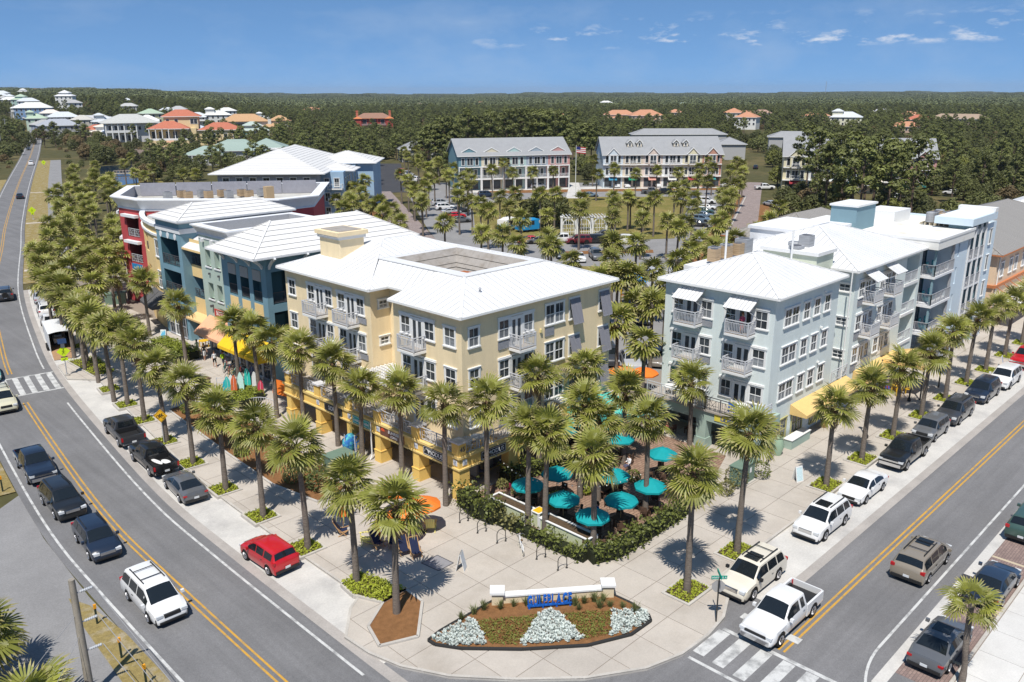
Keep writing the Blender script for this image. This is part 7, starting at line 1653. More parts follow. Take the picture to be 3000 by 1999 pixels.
q,a=onroad(128,1.5); t=car('suv','charcoal',q,a,'open topped dark off roader with rear spare wheel at the left edge',rack=1); put('spare_wheel',cm('suv','wheel',CARM['suv']['wheel'],TYRE),t,(-2.6,0,1.0),rz=PI/2,world=False)
q,a=onroad(115.5,5.7); car('suv','white',q,a,'white crossover parked ahead of the trailer',rack=1); q,a=onroad(126.5,5.7); car('sedan','silver',q,a,'silver saloon parked ahead of the white crossover',)
q,a=onroad(108.3,5.6); car('pickup','white',q,a,'white pickup hitched to the box trailer')
q,a=onroad(100.6,5.55)
t=thing('box_trailer','white enclosed trailer with its ramp down and a cart inside','trailer',(q.x,q.y,0.01),a)
sh=MB(); sh.box(-3.2,3.0,-1.15,-1.1,.5,2.5); sh.box(-3.2,3.0,1.1,1.15,.5,2.5); sh.box(2.95,3.0,-1.1,1.1,.5,2.5); put('box',sh.mesh('box',M('trailer_white',(.72,.73,.74),.4)),t,world=False)
rf=MB()
for k in range(6):
 y0,y1=-1.18+2.36*k/6,-1.18+2.36*(k+1)/6; h=lambda y:2.5+.16*(1-(y/1.18)**2); rf.quad((-3.3,y0,h(y0)),(3.05,y0,h(y0)),(3.05,y1,h(y1)),(-3.3,y1,h(y1)))
put('roof',rf.mesh('roof',MAT['trailer_white']),t,world=False); put('floor',MB().box(-3.2,3,-1.1,1.1,.42,.5).mesh('floor',M('plywood',(.36,.22,.12),.9,noise=(3,.15))),t,world=False)
put('ramp',MB().add([(-3.2,-1.1,.5),(-3.2,1.1,.5),(-5.3,1.1,.05),(-5.3,-1.1,.05)],((0,1,2,3),)).mesh('ramp',MAT['plywood']),t,world=False)
put('inner_lining',MB().box(-3.15,2.9,-1.09,-1.07,.5,2.48).box(-3.15,2.9,1.07,1.09,.5,2.48).box(2.9,2.92,-1.07,1.07,.5,2.48).mesh('inner_lining',M('dark_lining',(.03,.03,.03),.9)),t,world=False)
for y in(-1.22,1.22):
 for x in(-.6,.3):put('wheel',cm('hatch','wheel',car_meshes('hatch')['wheel'],TYRE),t,(x,y,.33),world=False)
g=thing('cart','white utility cart standing inside the open trailer','cart',Vector((q.x,q.y,.51)),a); put('body',MB().box(-1.0,1.0,-.55,.55,.3,.8).box(-.6,.7,-.5,.5,1.5,1.56).box(-.1,.3,-.5,.5,.8,1.0).mesh('body',WHITE),g,world=False)
for x in(-.7,.7):
 for y in(-.5,.5):put('wheel',MB().lathe((0,0,0),[(.2,-.06),(.24,0),(.2,.06)],10).mesh('wheel',TYRE),g,(x,y,.24),rot=(PI/2,0,0),world=False)
 for y in(-.48,.48):put('post',MB().box(-.02,.02,-.02,.02,.8,1.5).mesh('post',BTRIM),g,(x*.8,y,0),world=False)
for y,off,kind,col,dr,lab in((258,1.7,'sedan','black',1,'black car alone on the far left road, driving away'),(362,1.7,'suv','white',1,'white car further up the far left road, driving away'),(560,1.7,'suv','navy',1,'dark car driving away where the far road narrows'),(545,-1.7,'sedan','white',-1,'white car approaching on the far left road'),(485,-1.7,'sedan','black',-1,'dark car approaching on the far left road, nearest of them'),(690,-1.7,'sedan','silver',-1,'pale car approaching far up the road'),(820,-1.7,'suv','charcoal',-1,'dark car approaching far up the road, before the bend'),(860,1.7,'sedan','grey',1,'grey car driving away near the far bend'),(1000,-1.7,'suv','black',-1,'dark car at the far bend'),(1150,1.7,'sedan','white',1,'white speck of a car beyond the far bend'),(760,-8,'sedan','white',1,'white car parked on the left shoulder far away'),(780,-10.5,'suv','white',1,'second white car parked on the left shoulder far away')):
 q,a=onroad(y,off); car(kind,col,q,a if dr>0 else a+PI,lab,'cars far up the left road',detail=1,z=Zt(q.x,q.y)+.02)
TH2A=math.atan2(-24.5,26)
bgc=[]
def bg(pt,kind,col,rz,lab):bgc.append((pt,kind,col,rz,lab))
d3=lambda x,y:G(*D3(x,y))
for x,y,k,c,l in((1350,700,'suv','grey','dark grey car before the dormered town houses, leftmost'),(1425,702,'sedan','white','white saloon second in the row before the dormered town houses'),(1495,702,'sedan','white','white saloon third in the row before the dormered town houses'),(1630,698,'suv','white','white sport utility car in the middle of the row before the dormered town houses'),(1705,700,'sedan','white','white saloon right of the middle before the dormered town houses'),(1785,698,'suv','white','white large car rightmost before the dormered town houses')):bg(d3(x,y),k,c,TH2A+PI/2,l)
bg(d3(885,708),'minivan','white',rad(-31),'white minivan before the five gabled town houses'); bg(d3(530,770),'suv','darkblue',rad(-35),'dark blue car on the road before the first town houses'); bg(d3(1665,748),'pickup','grey',rad(-48),'grey pickup with raised lid on the road by the green'); bg(d3(1775,750),'suv','black',rad(-48),'black car on the road by the green, right one'); bg(d3(1240,770),'sedan','bluegrey',rad(-45),'blue grey car roof at the lawn edge')
for x,y,k,c,l in((215,828,'suv','silver','silver car in the left car park, farthest'),(245,858,'suv','white','white car in the left car park, second'),(285,888,'sedan','silver','silver saloon in the left car park beside the red one'),(318,915,'sedan','red','red car in the left car park'),(345,875,'sedan','charcoal','dark car behind the red one in the left car park'),(350,945,'sedan','grey','grey car nearest in the left car park')):bg(d3(x,y),k,c,rad(-30),l)
for x,y,k,c,l in((2045,815,'suv','white','white sport utility car in the right car park, farthest'),(2048,858,'sedan','white','white saloon in the right car park'),(2030,884,'sedan','green','green white car in the right car park'),(2028,912,'sedan','bluegrey','blue saloon in the right car park'),(1995,942,'minivan','bluegrey','grey blue minivan in the right car park, nearest'),(1980,972,'sedan','charcoal','dark car under palms in the right car park')):bg(d3(x,y),k,c,rad(-62),l)
for x,y,k,c,rz,l in((1060,1085,'pickup','white',140,'white pickup in the front row of the car park'),(1165,1090,'suv','darkred',140,'dark red car next to the white pickup in the front row'),(1262,1088,'suv','black',140,'black off roader in the front row of the car park'),(1475,1090,'suv','white',140,'white car at the right end of the front row'),(885,1090,'sedan','grey',140,'grey car left of the white pickup in the front row'),(828,1088,'sedan','red',140,'red car bonnet at the left end of the front row'),(1345,1058,'suv','charcoal',140,'dark car behind the black off roader'),(1168,1208,'sedan','white',-130,'white saloon in the second row behind the yellow roof'),(1040,1185,'sedan','darkblue',-130,'blue car left of the white saloon in the second row'),(1285,1195,'suv','grey',-130,'grey sport utility car in the second row behind the yellow roof')):bg(d3(x,y),k,c,rad(rz),l)
dl=lambda x,y:G(1647+x*.3,196+y*.3)
for x,y,k,c,rz,l in((365,800,'pickup','white',-45,'white pickup crossing the right back street'),(1385,878,'suv','white',120,'white car under the pines on the right'),(1490,880,'sedan','green',120,'pale green car under the pines on the right'),(1375,825,'suv','charcoal',100,'dark car before the pine hidden town houses'),(410,925,'sedan','silver',60,'silver car half hidden by palms beside the right street'),(420,1030,'sedan','darkblue',60,'dark blue car under palms beside the right street'),(480,1010,'suv','darkblue',60,'second dark blue car under palms beside the right street'),(1895,850,'suv','black',90,'black car far right under trees'),(1800,838,'sedan','white',90,'white car far right under trees'),(1035,808,'sedan','white',120,'white car among trunks before the hidden town houses'),(1140,802,'suv','black',120,'black car among trunks before the hidden town houses'),(297,640,'sedan','black',27,'dark car driving on the far end of the right back street')):bg(dl(x,y),k,c,rad(rz),l)
for u,v,k,c,rz,l in((1449,838,'sedan','silver',-135,'silver saloon parked between the yellow and sage buildings'),(1510,832,'sedan','taupe',-150,'taupe saloon parked against the sage building'),(1476,738,'sedan','darkblue',-140,'blue car behind palms between the front buildings'),(1398,830,'suv','charcoal',-135,'dark car half hidden by the yellow building'),(276,600,'sedan','red',20,'red car parked behind the palms left of the red block'),(245,598,'sedan','red',20,'red car roof in the palms, left of the other red car'),(926,398,'suv','red',30,'red car by the dark car park'),(937,404,'suv','white',30,'white car next to the red one by the dark car park'),(947,409,'sedan','white',30,'white saloon in the row by the dark car park'),(958,417,'suv','white',30,'white car nearest in the row by the dark car park')):bg(G(u,v),k,c,rad(rz),l)
for pt,k,c,rz,l in bgc:car(k,c,pt,rz,l,'parked cars behind the front buildings',detail=1,z=-.01)
# ---------------------------------------------------------------- street furniture, patio, planting, people
WOODD=M('dark_teak',(.1,.06,.04),.8,.2,noise=((6,.2,3),)); WOODL=M('pale_wood',(.5,.3,.14),.7,.2); NAVY=M('navy_canvas',(.015,.022,.06),.8); LEMON=M('lemon_paint',(.75,.66,.22),.6); TEALC=M('teal_canvas',(.008,.29,.31),.75,.2,noise=(3,.06)); ORGC=M('orange_canvas',(.8,.2,.03),.8,.2); STEELB=M('black_steel',(.03,.03,.03),.45,.4)
def local(name,mb,mat,t,loc=(0,0,0),rz=0,smooth=False,**k):return put(name,mb.mesh(name,mat,smooth),t,loc,rz=rz,world=False,**k)
UM={}
def umbrella(p,r,mat,label,group=None,h=2.55,rise=.55,n=8,z=.135):
 t=thing('parasol',label,'umbrella',(p.x,p.y,z),rnd.uniform(0,.7),group)
 local('pole',MB().tube([(0,0,0),(0,0,h+.08)],.025,6),WOODL,t); local('base',MB().lathe((0,0,0),[(.26,0),(.25,.07),(.05,.1)],10),STEELB,t)
 k=(r,n,mat.name)
 if k not in UM:
  a=2*PI/n; m=MB(); A,B=(r,0,h-rise),(r*math.cos(a),r*math.sin(a),h-rise); M1=(r*.55,0,h-rise*.42); M2=(M1[0]*math.cos(a),M1[0]*math.sin(a),M1[2]); mm=(r*.97*math.cos(a/2)*.98,r*.97*math.sin(a/2)*.98,h-rise+.015)
  m.poly([(0,0,h),M1,M2]); m.poly([M1,A,mm]); m.poly([M1,mm,M2]); m.poly([M2,mm,B]); m.quad(A,(A[0],A[1],A[2]-.14),(mm[0],mm[1],mm[2]-.13),mm); m.quad(mm,(mm[0],mm[1],mm[2]-.13),(B[0],B[1],B[2]-.14),B); UM[k]=m.mesh('canopy_panel',mat)
 for i in range(n):put('canopy_panel',UM[k],t,rz=2*PI*i/n,world=False)
 local('finial',MB().lathe((0,0,h),[(.05,0),(.05,.06),(.01,.1)],6),mat,t)
 return t
CH={}
def chair(p,rz,label,group,mat=None,z=.135,kind='cafe'):
 mat=mat or WOODD; t=thing('chair',label,'chair',(p[0],p[1],z),rz,group); k=(kind,mat.name)
 if k not in CH:
  if kind=='cafe':CH[k]=[('seat',MB().box(-.23,.23,-.23,.23,.42,.46),None),('backrest',MB().box(-.24,-.2,-.23,.23,.52,.9).box(-.24,-.2,-.23,-.17,.4,.52).box(-.24,-.2,.17,.23,.4,.52),None)]+[('leg',MB().box(x-.025,x+.025,y-.025,y+.025,0,.42),None)for x in(-.2,.2)for y in(-.2,.2)]+[('armrest',MB().box(-.22,.2,s*.23-.025,s*.23+.025,.62,.65).box(.14,.19,s*.23-.02,s*.23+.02,.42,.62),None)for s in(1,-1)]
  elif kind=='adirondack':CH[k]=[('seat',MB().add([(-.25,-.28,.28),(.3,-.28,.4),(.3,.28,.4),(-.25,.28,.28),(-.25,-.28,.24),(.3,-.28,.36),(.3,.28,.36),(-.25,.28,.24)],((0,1,2,3),(0,4,5,1),(2,6,7,3),(1,5,6,2))),None)]+[('back_slat',MB().beam((-.22,y,.25),(-.52,y*1.15,1.05+.05*(1-abs(y)/.2)),.1,.025,up=Vector((1,0,0))),None)for y in(-.22,-.11,0,.11,.22)]+[('armrest',MB().box(-.3,.38,s*.34-.07,s*.34+.07,.58,.61),None)for s in(1,-1)]+[('leg',MB().box(.28,.34,s*.32-.03,s*.32+.03,0,.58),None)for s in(1,-1)]+[('leg',MB().beam((.25,s*.3,.33),(-.45,s*.3,.0),.05,.06),None)for s in(1,-1)]
  else:CH[k]=[('sling',MB().quad((.3,-.26,.38),(.3,.26,.38),(-.1,.26,.3),(-.1,-.26,.3)).quad((-.1,-.26,.3),(-.1,.26,.3),(-.55,.26,1.05),(-.55,-.26,1.05)),NAVY)]+[('frame_rail',MB().beam((.4,s*.29,.42),(-.15,s*.29,.26),.04,.05).beam((-.15,s*.29,.26),(-.6,s*.29,1.12),.04,.05),WOODL)for s in(1,-1)]+[('leg',MB().beam((.35,s*.31,.4),(-.3,s*.31,0),.04,.04).beam((-.35,s*.31,.65),(.25,s*.31,0),.04,.04),WOODL)for s in(1,-1)]+[('crossbar',MB().beam((-.6,-.29,1.1),(-.6,.29,1.1),.04,.05),WOODL)]
  CH[k]=[(n,m.mesh(n,q or mat))for n,m,q in CH[k]]
 for n,m in CH[k]:put(n,m,t,world=False)
 return t
def table(p,w,d,h,mat,label,rz=0,group=None,z=.135,rnd_=False):
 t=thing('table',label,'table',(p[0],p[1],z),rz,group)
 local('tabletop',MB().lathe((0,0,h-.05),[(w/2,0),(w/2,.05)],16)if rnd_ else MB().box(-w/2,w/2,-d/2,d/2,h-.05,h),mat,t)
 for x in(-w*.4,w*.4):
  for y in(-d*.4,d*.4):local('leg',MB().box(x*.8-.035,x*.8+.035,y*.8-.035,y*.8+.035,0,h-.05),mat,t)
 return t
UMB=[(1425,998,'teal umbrella farthest back on the patio, left of a palm trunk'),(1523,1033,'teal umbrella near the cafe doorway'),(1280,1078,'teal umbrella at the far left corner by the arcade'),(1213,1103,'teal umbrella nearest the arcade corner bushes'),(1295,1135,'teal umbrella right of the yellow topped box'),(1412,1082,'teal umbrella half behind the tallest patio palm, over the long table'),(1495,1106,'teal umbrella on the right by the hedge'),(1428,1138,'teal umbrella in the middle front of the patio'),(1362,1174,'teal umbrella at the front, over the seated diners'),(1300,975,'teal umbrella peeping between crowns by the golden pier')]
PT='patio chairs of dark wood'
for k,(u,v,lab)in enumerate(UMB):
 p=G(u,v,2.5); umbrella(p,1.12,TEALC,lab,'teal patio umbrellas')
 table(p,.95,.95,.75,WOODD,'dark table under the '+lab.replace('teal umbrella ','umbrella '));
 for j in range(4):
  a=PI/2*j+.4+.3*math.sin(k*2); chair((p.x+.85*math.cos(a),p.y+.85*math.sin(a)),a+PI,'dark chair under the '+lab.replace('teal umbrella ','umbrella ')[:60],'dark chairs under the patio umbrella %s'%('abcdefghij'[k]))
p=G(1400,1112,.8); table(p,3.2,.9,.75,WOODD,'long dark communal table in the middle of the patio',rad(20))
for j in range(3):chair((p.x-1+j*1.0,p.y+.8),-PI/2,'dark wooden chair at the long communal table','chairs at the long table')
for u,v in((1545,1000),(1580,1000)):q=G(u,v); chair(q,1.2,'tall backed wooden chair by the cafe doorway','chairs by the cafe doorway')
for u,v,r,lab in((970,1150,1.25,'open orange umbrella right of the two front palms'),(905,1118,1.2,'orange umbrella hidden by palm crowns'),(925,1175,1.1,'orange umbrella behind the front palm crown')):umbrella(G(u,v,2.4),r,ORGC,lab,'orange umbrellas on the pavement',2.5,.5,6)
def furled(p,mat,label,h=2.5,mats=None):
 t=thing('folded_parasol',label,'umbrella',(p.x,p.y,.13)); local('pole',MB().tube([(0,0,0),(0,0,h)],.022,6),WOODL,t); local('base',MB().lathe((0,0,0),[(.24,0),(.24,.06),(.05,.1)],10),STEELB,t)
 for k in range(8):a,b=2*PI*k/8,2*PI*(k+1)/8; local('canopy_fold',MB().poly([(0,0,h),(.2*math.cos(a),.2*math.sin(a),h-1.45),(.26*math.cos((a+b)/2),.26*math.sin((a+b)/2),h-1.5),(.2*math.cos(b),.2*math.sin(b),h-1.45)]),mats[k%len(mats)]if mats else mat,t)
furled(G(790,1222),ORGC,'closed orange umbrella left of the second palm'); furled(G(868,1248),ORGC,'small closed orange umbrella between the two front palms',1.9); furled(G(2035,918),None,'furled rainbow striped umbrella on the right pavement',2.3,[M('stripe_%d'%k,c,.8)for k,c in enumerate(((.5,.02,.05),(.02,.1,.5),(.2,.05,.4),(.03,.15,.5)))])
for u,v,a,lab in((990,1222,.8,'yellow wooden armchair right of the orange umbrellas'),(842,1252,2.6,'yellow wooden armchair between the two front palms')):chair(G(u,v),a,lab,None,LEMON,.13,'adirondack')
for u,v,a,lab in((930,1278,-1.9,'navy deck chair, left of the front pair'),(957,1284,-1.9,'navy deck chair, right of the front pair'),(870,1262,-1.5,'navy deck chair beside the small closed umbrella'),(788,1232,-.6,'navy deck chair by the closed orange umbrella'),(905,1262,-2.2,'navy deck chair behind the front palm trunk')):chair(G(u,v),a,lab,None,WOODL,.13,'deck')
p=G(935,1212); table(p,.9,.9,.7,LEMON,'yellow table under the open orange umbrella',.3,z=.13)
BXW=M('pale_green_boarding',(.58,.62,.42),.7,.2)
def box_planter(x0,x1,y0,y1,h,label,slats=6):
 t=thing('planter_box',label,'planter',((x0+x1)/2,(y0+y1)/2,.13)); w,d=x1-x0,y1-y0
 for k in range(slats):
  z0,z1=h*k/slats,h*(k+.93)/slats
  for m in(MB().box(-w/2,w/2,-d/2,-d/2+.04,z0,z1),MB().box(-w/2,w/2,d/2-.04,d/2,z0,z1),MB().box(-w/2,-w/2+.04,-d/2+.04,d/2-.04,z0,z1),MB().box(w/2-.04,w/2,-d/2+.04,d/2-.04,z0,z1)):local('slat',m,BXW,t)
 for x in(-w/2,w/2):
  for y in(-d/2,d/2):local('corner_post',MB().box(x-.06,x+.06,y-.06,y+.06,0,h),WHITE,t)
 local('rim',MB().box(-w/2-.07,w/2+.07,-d/2-.07,-d/2+.07,h,h+.05).box(-w/2-.07,w/2+.07,d/2-.07,d/2+.07,h,h+.05).box(-w/2-.07,-w/2+.07,-d/2+.07,d/2-.07,h,h+.05).box(w/2-.07,w/2+.07,-d/2+.07,d/2-.07,h,h+.05),WHITE,t)
 local('soil',MB().box(-w/2+.05,w/2-.05,-d/2+.05,d/2-.05,h-.2,h-.06),SOIL,t)
 return t
box_planter(36.1,37.0,34.5,37.9,.95,'pale slatted planter box, left one on the patio edge'); box_planter(36.3,37.2,29.4,33.4,.95,'pale slatted planter box, right one on the patio edge')
t=box_planter(36.5,37.2,33.7,34.3,1.05,'small slatted bin box with a yellow top between the planter boxes'); local('lid',MB().box(-.33,.33,-.28,.28,1.06,1.14),M('yellow_lid',(.75,.45,.02),.5),t)
def leafy(name,P_,size,mat,label,cat,loc,group=None,stem=True,kind=None):
 """a plant of leaf cards; P_ in world terms less loc"""
 t=thing(name,label,cat,loc,0,group); v,f=cards(np.array(P_),size,nr,.9,.55); put('foliage',cmesh('foliage',v,f,[mat]),t,world=False)
 if stem:local('stem',MB().tube([(0,0,0),(0,0,.4)],.03,5),BARK,t)
 return t
def ballpts(n,r,zc,fl=1.0):d=nr.normal(size=(n,3)); d/=np.linalg.norm(d,axis=1)[:,None]; d*=(nr.uniform(.55,1,n)**.4)[:,None]*np.array([r,r,r*fl]); d[:,2]+=zc; return d[d[:,2]>.02]
def hedge(line,w,h,mat,label,dens=210,size=.11,z=.13,loose=.18,clipped=False):
 L_=[Vector(p)for p in line]; c=L_[len(L_)//2]; t=thing('hedge',label,'hedge',(c.x,c.y,z)); P_=[]; core=MB()
 for a,b in zip(L_,L_[1:]):
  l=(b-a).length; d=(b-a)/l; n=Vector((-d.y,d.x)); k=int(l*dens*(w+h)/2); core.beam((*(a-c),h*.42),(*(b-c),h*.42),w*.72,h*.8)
  for _ in range(k):
   s=rnd.uniform(0,l); e=rnd.choice('tts'); bump=1+loose*math.sin(s*2.3+w)*math.cos(s*5.1)+rnd.uniform(-loose,loose)*.6
   if e=='t':q=a+d*s+n*rnd.uniform(-w/2,w/2)*bump-c; zz=h*bump*(1-.18*(not clipped)*abs(rnd.uniform(-1,1)))
   else:q=a+d*s+n*rnd.choice((-1,1))*w/2*bump-c; zz=rnd.uniform(.05,h*bump)
   P_.append((q.x,q.y,zz))
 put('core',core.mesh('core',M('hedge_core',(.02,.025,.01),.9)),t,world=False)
 v,f=cards(np.array(P_),size,nr,1.0,.6); put('foliage',cmesh('foliage',v,f,[mat]),t,world=False); return t
hedge([(35.6,40.0),(35.0,38.2),(35.2,36.2)],1.5,1.3,LEAFM,'loose tall bushes at the arcade corner of the patio',loose=.4)
hedge([(35.2,36.2),(35.3,34.2)],.9,.8,LEAFO,'low bushes along the left planter box',loose=.5); hedge([(35.3,33.9),(35.4,31.0),(35.6,28.9)],.9,.7,LEAFM,'low bushes along the right planter box',loose=.5)
hedge([(35.7,28.7),(37.4,28.0),(40.6,28.0)],1.2,.95,LEAFM,'green hedge at the patio corner nearest the camera',loose=.3); hedge([(40.7,28.0),(44.5,28.1),(48.4,28.5)],1.1,.9,LEAFM,'green hedge along the right side of the patio',loose=.3); hedge([(48.6,28.7),(50.0,30.0)],1.2,1.0,LEAFM,'end of the patio hedge turning to the sage building',loose=.3)
hedge([(39.6,40.2),(43.0,39.4),(46.0,38.6)],1.2,1.1,LEAFM,'bushes between the patio and the golden arcade',loose=.4)
hedge([(36.9,93.2),(37.4,89.0),(37.3,85.3)],2.0,1.0,LEAFY,'clipped bright hedge before the peach awning',330,.08,loose=.06,clipped=True); hedge([(36.0,85.0),(35.4,90),(34.2,96)],1.4,.8,LEAFM,'dark lower hedge left of the clipped one',loose=.2)
hedge([(34.2,73.0),(34.3,70.2),(34.2,67.6)],1.7,.9,LEAFY,'clipped hedge before the surfboard racks',330,.08,loose=.06,clipped=True); hedge([(35.9,72.3),(35.8,68.6)],1.4,.85,LEAFY,'clipped hedge right of the surfboard racks',330,.08,loose=.06,clipped=True)
hedge([(33,101),(34.5,97.5)],1.8,.8,LEAFM,'hedge round the green transformer box'); hedge([(38.6,109),(38.2,104),(37.0,98)],1.8,.7,LEAFM,'curved hedge along the path before the charcoal awning')
MBED=[(28.9,72.5),(31.5,72.8),(33.0,66.0),(32.3,59.5),(32.2,53),(31.0,47.5),(28.4,47.3),(27.6,52),(28.0,60)]
bed('shrub_bed',MBED,MULCH,'mulched bed of mixed shrubs between the left pavement and the arcade','planting bed',0,h=.06)
k=0
SHN=['nearest the camera in the mulched bed','round and dark in the mulched bed','grey green in the mulched bed','low in the middle of the mulched bed','olive coloured in the mulched bed','at the far end of the mulched bed','beside the pavement edge of the bed','below the third palm from the bed end','beside the transformer box','small and bright in the bed','tucked behind the bicycle sign','under the surf shop hedge']
for(x,y),r,m in zip(((29.8,49.0),(30.6,51.2),(29.0,51.5),(29.6,55.0),(31.3,57),(30.0,70.5),(28.6,58.5),(30.6,61),(32.2,49),(29.3,63.5),(30,66.5),(31.8,68.5)),(1.1,1.2,.8,.6,.9,.8,.6,.7,.9,.5,.8,.9),(LEAFD,LEAFM,LEAFO,LEAFM,LEAFO,LEAFM,LEAFM,LEAFD,LEAFY,LEAFY,LEAFM,LEAFM)):
 leafy('shrub',ballpts(int(420*r+140),r,r*.55,.75),.11,m,'rounded shrub '+SHN[k],'shrub',(x,y,.15)); k+=1
for u,v,r,m,lab in((1690,1120,.9,LEAFO,'yellowish shrub before the green cabinet by the sage building'),(1747,1100,.75,LEAFM,'clipped round bush right of the green cabinet'),(1668,1140,.6,LEAFO,'low shrub at the end of the patio hedge'),(1278,1195,.7,LEAFY,'bright yellow green shrub in the right planter box'),(1190,1165,.5,LEAFO,'grassy shrub in the left planter box'),(1155,1150,.45,LEAFO,'feathery plant at the end of the left planter box'),(1455,1110,.55,LEAFM,'palm like plant beside the long table'),(1345,1140,.4,LEAFY,'bright bush behind the front umbrellas')):
 p=G(u,v); leafy('shrub',ballpts(int(380*r+140),r,r*.7,.9),.09,m,lab,'shrub',(p.x,p.y,.2 if 'planter' not in lab else .95))
CRIM=M('crimson_leaf',(.42,.02,.1),.5,.3,trans=.2)
for u,v,lab in((1170,1140,'crimson leaved plant in a pale pot by the left umbrellas'),(1335,1050,'crimson leaved plant by the arcade'),(1538,1150,'crimson leaved plant on the right side of the patio'),(1506,1165,'crimson plant by the patio hedge')):
 p=G(u,v); t=thing('potted_plant',lab,'potted plant',(p.x,p.y,.13)); local('pot',MB().lathe((0,0,0),[(.14,0),(.22,.45),(.18,.46)],10),M('pale_pot',(.5,.45,.4),.8),t)
 mb=MB()
 for j in range(34):a=j*2.4; e=rad(85-j*2.2); l=.5; d=Vector((math.cos(a)*math.cos(e),math.sin(a)*math.cos(e),math.sin(e))); s=Vector((-math.sin(a),math.cos(a),0))*.035; b_=Vector((0,0,.45)); mb.quad(b_-s,b_+s,b_+d*l+s*.4-Vector((0,0,.1)),b_+d*l-s*.4-Vector((0,0,.1)))
 local('foliage',mb,CRIM,t)
fb_out=[G(*p)for p in((985,1478),(1010,1458),(1040,1440),(1085,1415),(1132,1388),(1270,1380),(1400,1370),(1450,1393),(1490,1420),(1495,1433),(1450,1465),(1350,1490),(1200,1499),(1060,1497),(1000,1488))]
fbd=bed('flower_bed',[tuple(p.xy)for p in fb_out],MULCH,'lens shaped flower bed of silver plants and pine straw at the street corner','flower bed',0,h=.12,kerbm=M('dark_edging',(.03,.03,.03),.8))
SILV=M('silver_leaf',(.58,.63,.6),.6,.25,noise=(14,.15,3),rand=.12,coord='obj'); RG=M('red_green_cover',(.19,.2,.045),.6,.25,var=((.24,.09,.04),2,.54,.68),trans=.2)
rs=[]
for k in range(3):
 mb=MB(); r=random.Random(k)
 for j in range(26):a=j*2.4; e=rad(r.uniform(10,80)); l=r.uniform(.14,.24); d=Vector((math.cos(a)*math.cos(e),math.sin(a)*math.cos(e),math.sin(e))); s=Vector((-math.sin(a),math.cos(a),0))*.045; b_=Vector((0,0,.02)); m_=b_+d*l*.6; mb.add([b_,m_-s,b_+d*l,m_+s],((0,1,2,3),))
 rs.append(mb.mesh('silver_plant',SILV))
def fillpoly(pts,step,r=.4):
 P_=[tuple(G(*p).xy)for p in pts]; xs=[p[0]for p in P_]; ys=[p[1]for p in P_]; out=[]; y=min(ys)
 while y<max(ys):
  x=min(xs)
  while x<max(xs):
   q=(x+rnd.uniform(-r,r)*step,y+rnd.uniform(-r,r)*step)
   if inside(q,P_):out.append(q)
   x+=step
  y+=step
 return out
for poly in([(990,1480),(1040,1448),(1080,1432),(1095,1440),(1125,1490),(1040,1495)],[(1245,1412),(1275,1410),(1345,1480),(1195,1492),(1215,1460)],[(1408,1412),(1480,1412),(1492,1430),(1450,1462),(1405,1468)]):
 for q in fillpoly(poly,.2):put('silver_plant',rs[rnd.randrange(3)],fbd,(q[0],q[1],.22),rz=rnd.uniform(0,6),scale=rnd.uniform(.8,1.15))
for poly in([(1093,1436),(1238,1422),(1212,1462),(1190,1492),(1128,1490)],[(1292,1418),(1402,1414),(1402,1466),(1345,1480)]):
 P_=[(q[0],q[1],rnd.uniform(.23,.38))for q in fillpoly(poly,.075)]; v,f=cards(np.array(P_),.07,nr,1,.6); o=put('groundcover',cmesh('groundcover',v,f,[RG]),fbd); o['kind']='stuff'
GRS=M('ornamental_grass',(.16,.18,.07),.6,.2,rand=.15,trans=.2)
mb=MB(); r=random.Random(2)
for j in range(70):a=r.uniform(0,6.28); e=rad(r.uniform(50,88)); l=r.uniform(.45,.75); d=Vector((math.cos(a)*math.cos(e),math.sin(a)*math.cos(e),math.sin(e))); s=Vector((-math.sin(a),math.cos(a),0))*.012; q=Vector((r.uniform(-.08,.08),r.uniform(-.08,.08),0)); mb.add([q-s,q+s,q+d*l*.6+s,q+d*l-Vector((0,0,.1)),q+d*l*.6-s],((0,1,2,4),(4,2,3)))
gm_=mb.mesh('grass_tuft',GRS)
for u,v in((1060,1425),(1088,1412),(1112,1402),(1150,1400),(1180,1394),(1320,1392),(1342,1387),(1365,1383),(1386,1382),(1402,1395),(1300,1388),(1430,1397),(1458,1407),(1240,1388),(1210,1392),(1330,1402),(1378,1398)):q=G(u,v,.2); put('grass_tuft',gm_,fbd,q,rz=rnd.uniform(0,6),scale=rnd.uniform(.8,1.2))
cw=thing('curved_wall','low curved cream wall with two white capped piers behind the flower bed','wall',G(1265,1378))
CRW=M('cream_stucco',(.7,.6,.42),.85,.2,noise=(2,.05)); a,m_,b=G(1143,1392),G(1275,1383),G(1396,1374)
ln=spline([a,m_,b],8)
mb=MB()
for p,q in zip(ln,ln[1:]):mb.beam(p+Vector((0,0,.38)),q+Vector((0,0,.38)),.34,.56)
mb.build('wall',CRW,cw); mb=MB()
for p,q in zip(ln,ln[1:]):mb.beam(p+Vector((0,0,.7)),q+Vector((0,0,.7)),.46,.1)
mb.build('coping',WHITE,cw)
for p in(a,b):MB().obox((p.x,p.y,.52),(.62,.62,.84),rad(-45)).build('pier',CRW,cw); MB().obox((p.x,p.y,.99),(.82,.82,.14),rad(-45)).build('pier_cap',WHITE,cw)
BLUEL=M('bright_blue_letters',(.01,.12,.5),.5,.3)
a,b=G(1212,1408),G(1314,1399); d=(b-a); ang=math.atan2(d.y,d.x); c=(a+b)/2
ls=thing('letter_sign','big blue letters reading GULFPLACE standing in the flower bed','sign',(c.x,c.y,.2),ang)
w_=d.length; x=-w_/2
cu_w=[]
